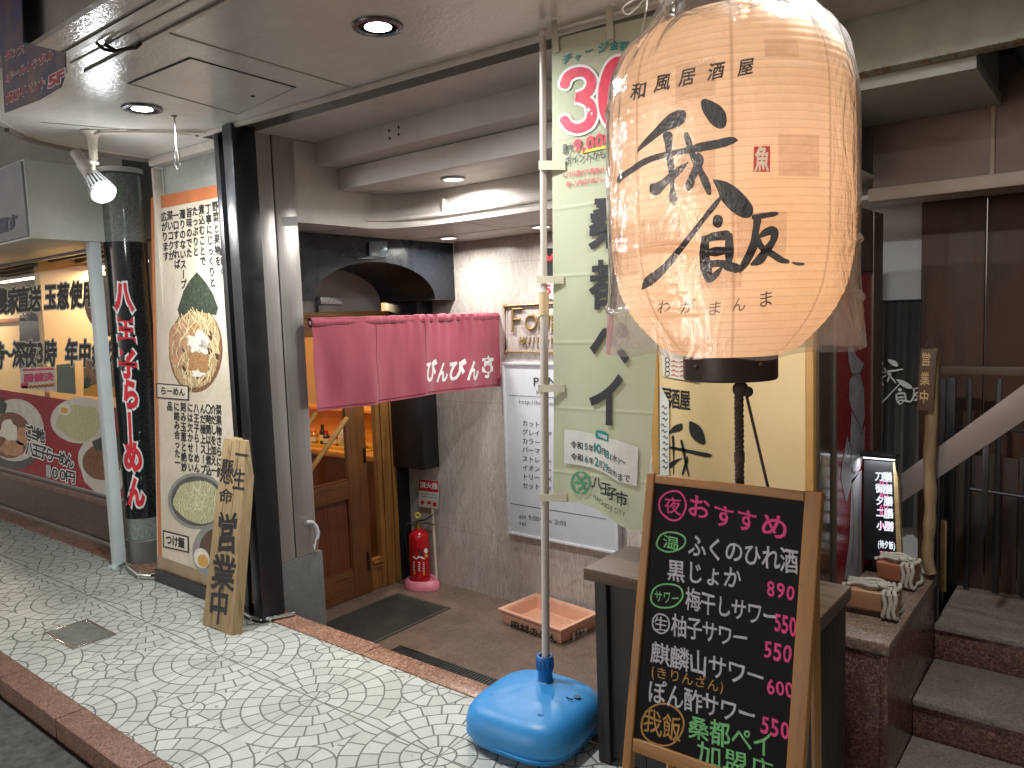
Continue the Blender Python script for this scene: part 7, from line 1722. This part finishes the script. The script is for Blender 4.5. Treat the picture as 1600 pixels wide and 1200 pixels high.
m = MB(); m.box((-.92, YBm + .085, 2.238), (-.402, 3.545, 2.283), .003); m.box((-.92, YBm + .1, 2.284), (-.41, 3.54, 2.44)); m.build('casing', plain('white_duct_paint', hx('b4b8b0'), .5, 0, .08, 6, .05, 80, .3), t)
t = thing('stair_ceiling', 'brown grey painted bulkhead wall and lip above the steps', 'ceiling', (0, 3.6, 2.0))
zl = onY(1440, 290, 3.55).z
m = MB(); m.box((-.86, 3.55, zl), (2.2, 3.62, 2.6), .002); m.build('bulkhead', plain('taupe_wall_paint', hx('7b6a5f'), .5, 0, .06, 4, .05, 60, .2), t)
m = MB(); m.box((-.86, 3.48, zl - .05), (2.2, 3.56, zl + .002), .003); m.build('lip', plain('taupe_lip_paint', hx('9c8878'), .45, 0, .08, 8), t)
m = MB(); m.box((-1.0, 3.56, zl - .03), (2.2, YB + .1, zl - .012)); m.build('low_ceiling', CEIL_PAINT, t)
m = MB(); m.box((-.405, YBm + .081, 2.42), (2.2, 3.55, 2.6)); m.build('dark_slab', BLACKMATT, t)
m = MB(); p = onY(1552, 200, 3.549); m.box((p.x - .008, 3.54, zl), (p.x + .008, 3.5495, 2.45), .002); m.build('joint_strip', plain('taupe_lip_paint', hx('9c8878'), .45), t)
t = thing('hanging_pipes', 'dark pipes running in the shadow behind the white duct', 'pipes', (0, 3.2, 2.4))
m = MB()
for x in (-.30, -.18): m.tube([V((x, 2.95, 2.38)), V((x - .02, 3.5, 2.38))], .03, 12)
m.build('pipe', plain('dark_pipe_paint', hx('3c3f42'), .5, .2, .2, 12), t)
# plain soffit between the canopy trim and the beam on the right, and the slab over everything
t = thing('inner_soffit', 'pale painted soffit strip between the canopy edge and the rusty beam', 'ceiling', (0, 2.6, 2.455))
m = MB(); m.prism([V((-.849, 2.36, 2.457)), V((1.6, 2.42, 2.457)), V((1.6, YBm - .001, 2.457)), V((-.849, YBm - .001, 2.457))], (0, 0, .03)); m.build('panel', CEIL_PAINT, t)
t = thing('upper_storey', 'dark concrete slab of the storey above the canopy and entrance', 'slab', (-2, 3, 2.7))
m = MB(); m.box((-4.2, 1.2, 2.64), (2.2, 5.0, 3.3)); m.build('slab', CONCRETE, t)

# ================================================================== tidy: pieces apart, writing under its sheet, single-mesh things without an Empty
def split_islands(o):
    b = bmesh.new(); b.from_mesh(o.data); b.verts.ensure_lookup_table(); seen, isl = set(), []
    for v in b.verts:
        if v.index in seen: continue
        st, grp = [v], []; seen.add(v.index)
        while st:
            q = st.pop(); grp.append(q.index)
            for e in q.link_edges:
                w_ = e.other_vert(q)
                if w_.index not in seen: seen.add(w_.index); st.append(w_)
        isl.append(set(grp))
    b.free()
    if len(isl) < 2: return
    for k, g in enumerate(isl):
        b = bmesh.new(); b.from_mesh(o.data); b.verts.ensure_lookup_table()
        bmesh.ops.delete(b, geom=[v for v in b.verts if v.index not in g], context='VERTS')
        me = bpy.data.meshes.new(o.name); b.to_mesh(me); b.free()
        for mt in o.data.materials: me.materials.append(mt)
        if any(p.use_smooth for p in me.polygons): me.set_sharp_from_angle(angle=math.radians(35))
        n = o.copy(); n.data = me; C.objects.link(n); n.parent = o.parent; n.location = o.location
    bpy.data.objects.remove(o)
SPLIT = {'side_panel', 'side_rail', 'cross_rail', 'rail', 'hinge', 'loop_tape', 'top_loop', 'eyelet', 'rivet', 'baluster', 'bottom_panel', 'bead', 'ceiling_rail', 'beam', 'hanger', 'pipe', 'lever', 'screw_hole', 'caption_frame', 'caption_ground', 'upper_shelf', 'bar_handle', 'panel_joint', 'cover_strip', 'knot', 'soup', 'bowl', 'pork', 'nori', 'tie_string', 'wire', 'cable', 'stretch'}
for o in list(C.objects):
    if o.type == 'MESH' and o.parent and o.name.split('.')[0] in SPLIT: split_islands(o)
BASES = ('sheet', 'cloth', 'paper_body', 'plank', 'plate', 'panel', 'board', 'face', 'cream_face', 'case', 'tray', 'dark_wrap', 'plaque', 'cylinder')
WORDS_ = ('lettering', 'writing', 'print', 'emblem', 'seal', 'mark', 'underline', 'numeral', 'sparkle', 'label', 'caption', 'band', 'border', 'field', 'lines', 'patch', 'strand', 'noodles', 'soup', 'nori', 'pork', 'topping', 'onion', 'egg', 'yolk', 'leaves', 'ground', 'date', 'edge', 'crack', 'joint')
for r in [o for o in C.objects if o.parent is None and o.get('category')]:
    kids = list(r.children); base = next((k for b_ in BASES for k in kids if k.name.split('.')[0] == b_), None)
    if base and r.name.split('.')[0] not in ('canopy', 'entrance_ceiling'):
        for k in kids:
            nm = k.name.split('.')[0]
            if k is not base and k.type == 'MESH' and any(w_ in nm for w_ in WORDS_) and nm not in ('side_rail', 'wood_edge', 'dish'):
                k.parent = base
    kids = list(r.children)
    if r.type == 'EMPTY' and len(kids) == 1 and kids[0].type == 'MESH' and not kids[0].children:
        k = kids[0]; nm = r.name; loc = r.location.copy()
        for p_ in ('label', 'category', 'group'):
            if p_ in r: k[p_] = r[p_]
        bpy.data.objects.remove(r); k.parent = None; k.location = loc; k.name = nm
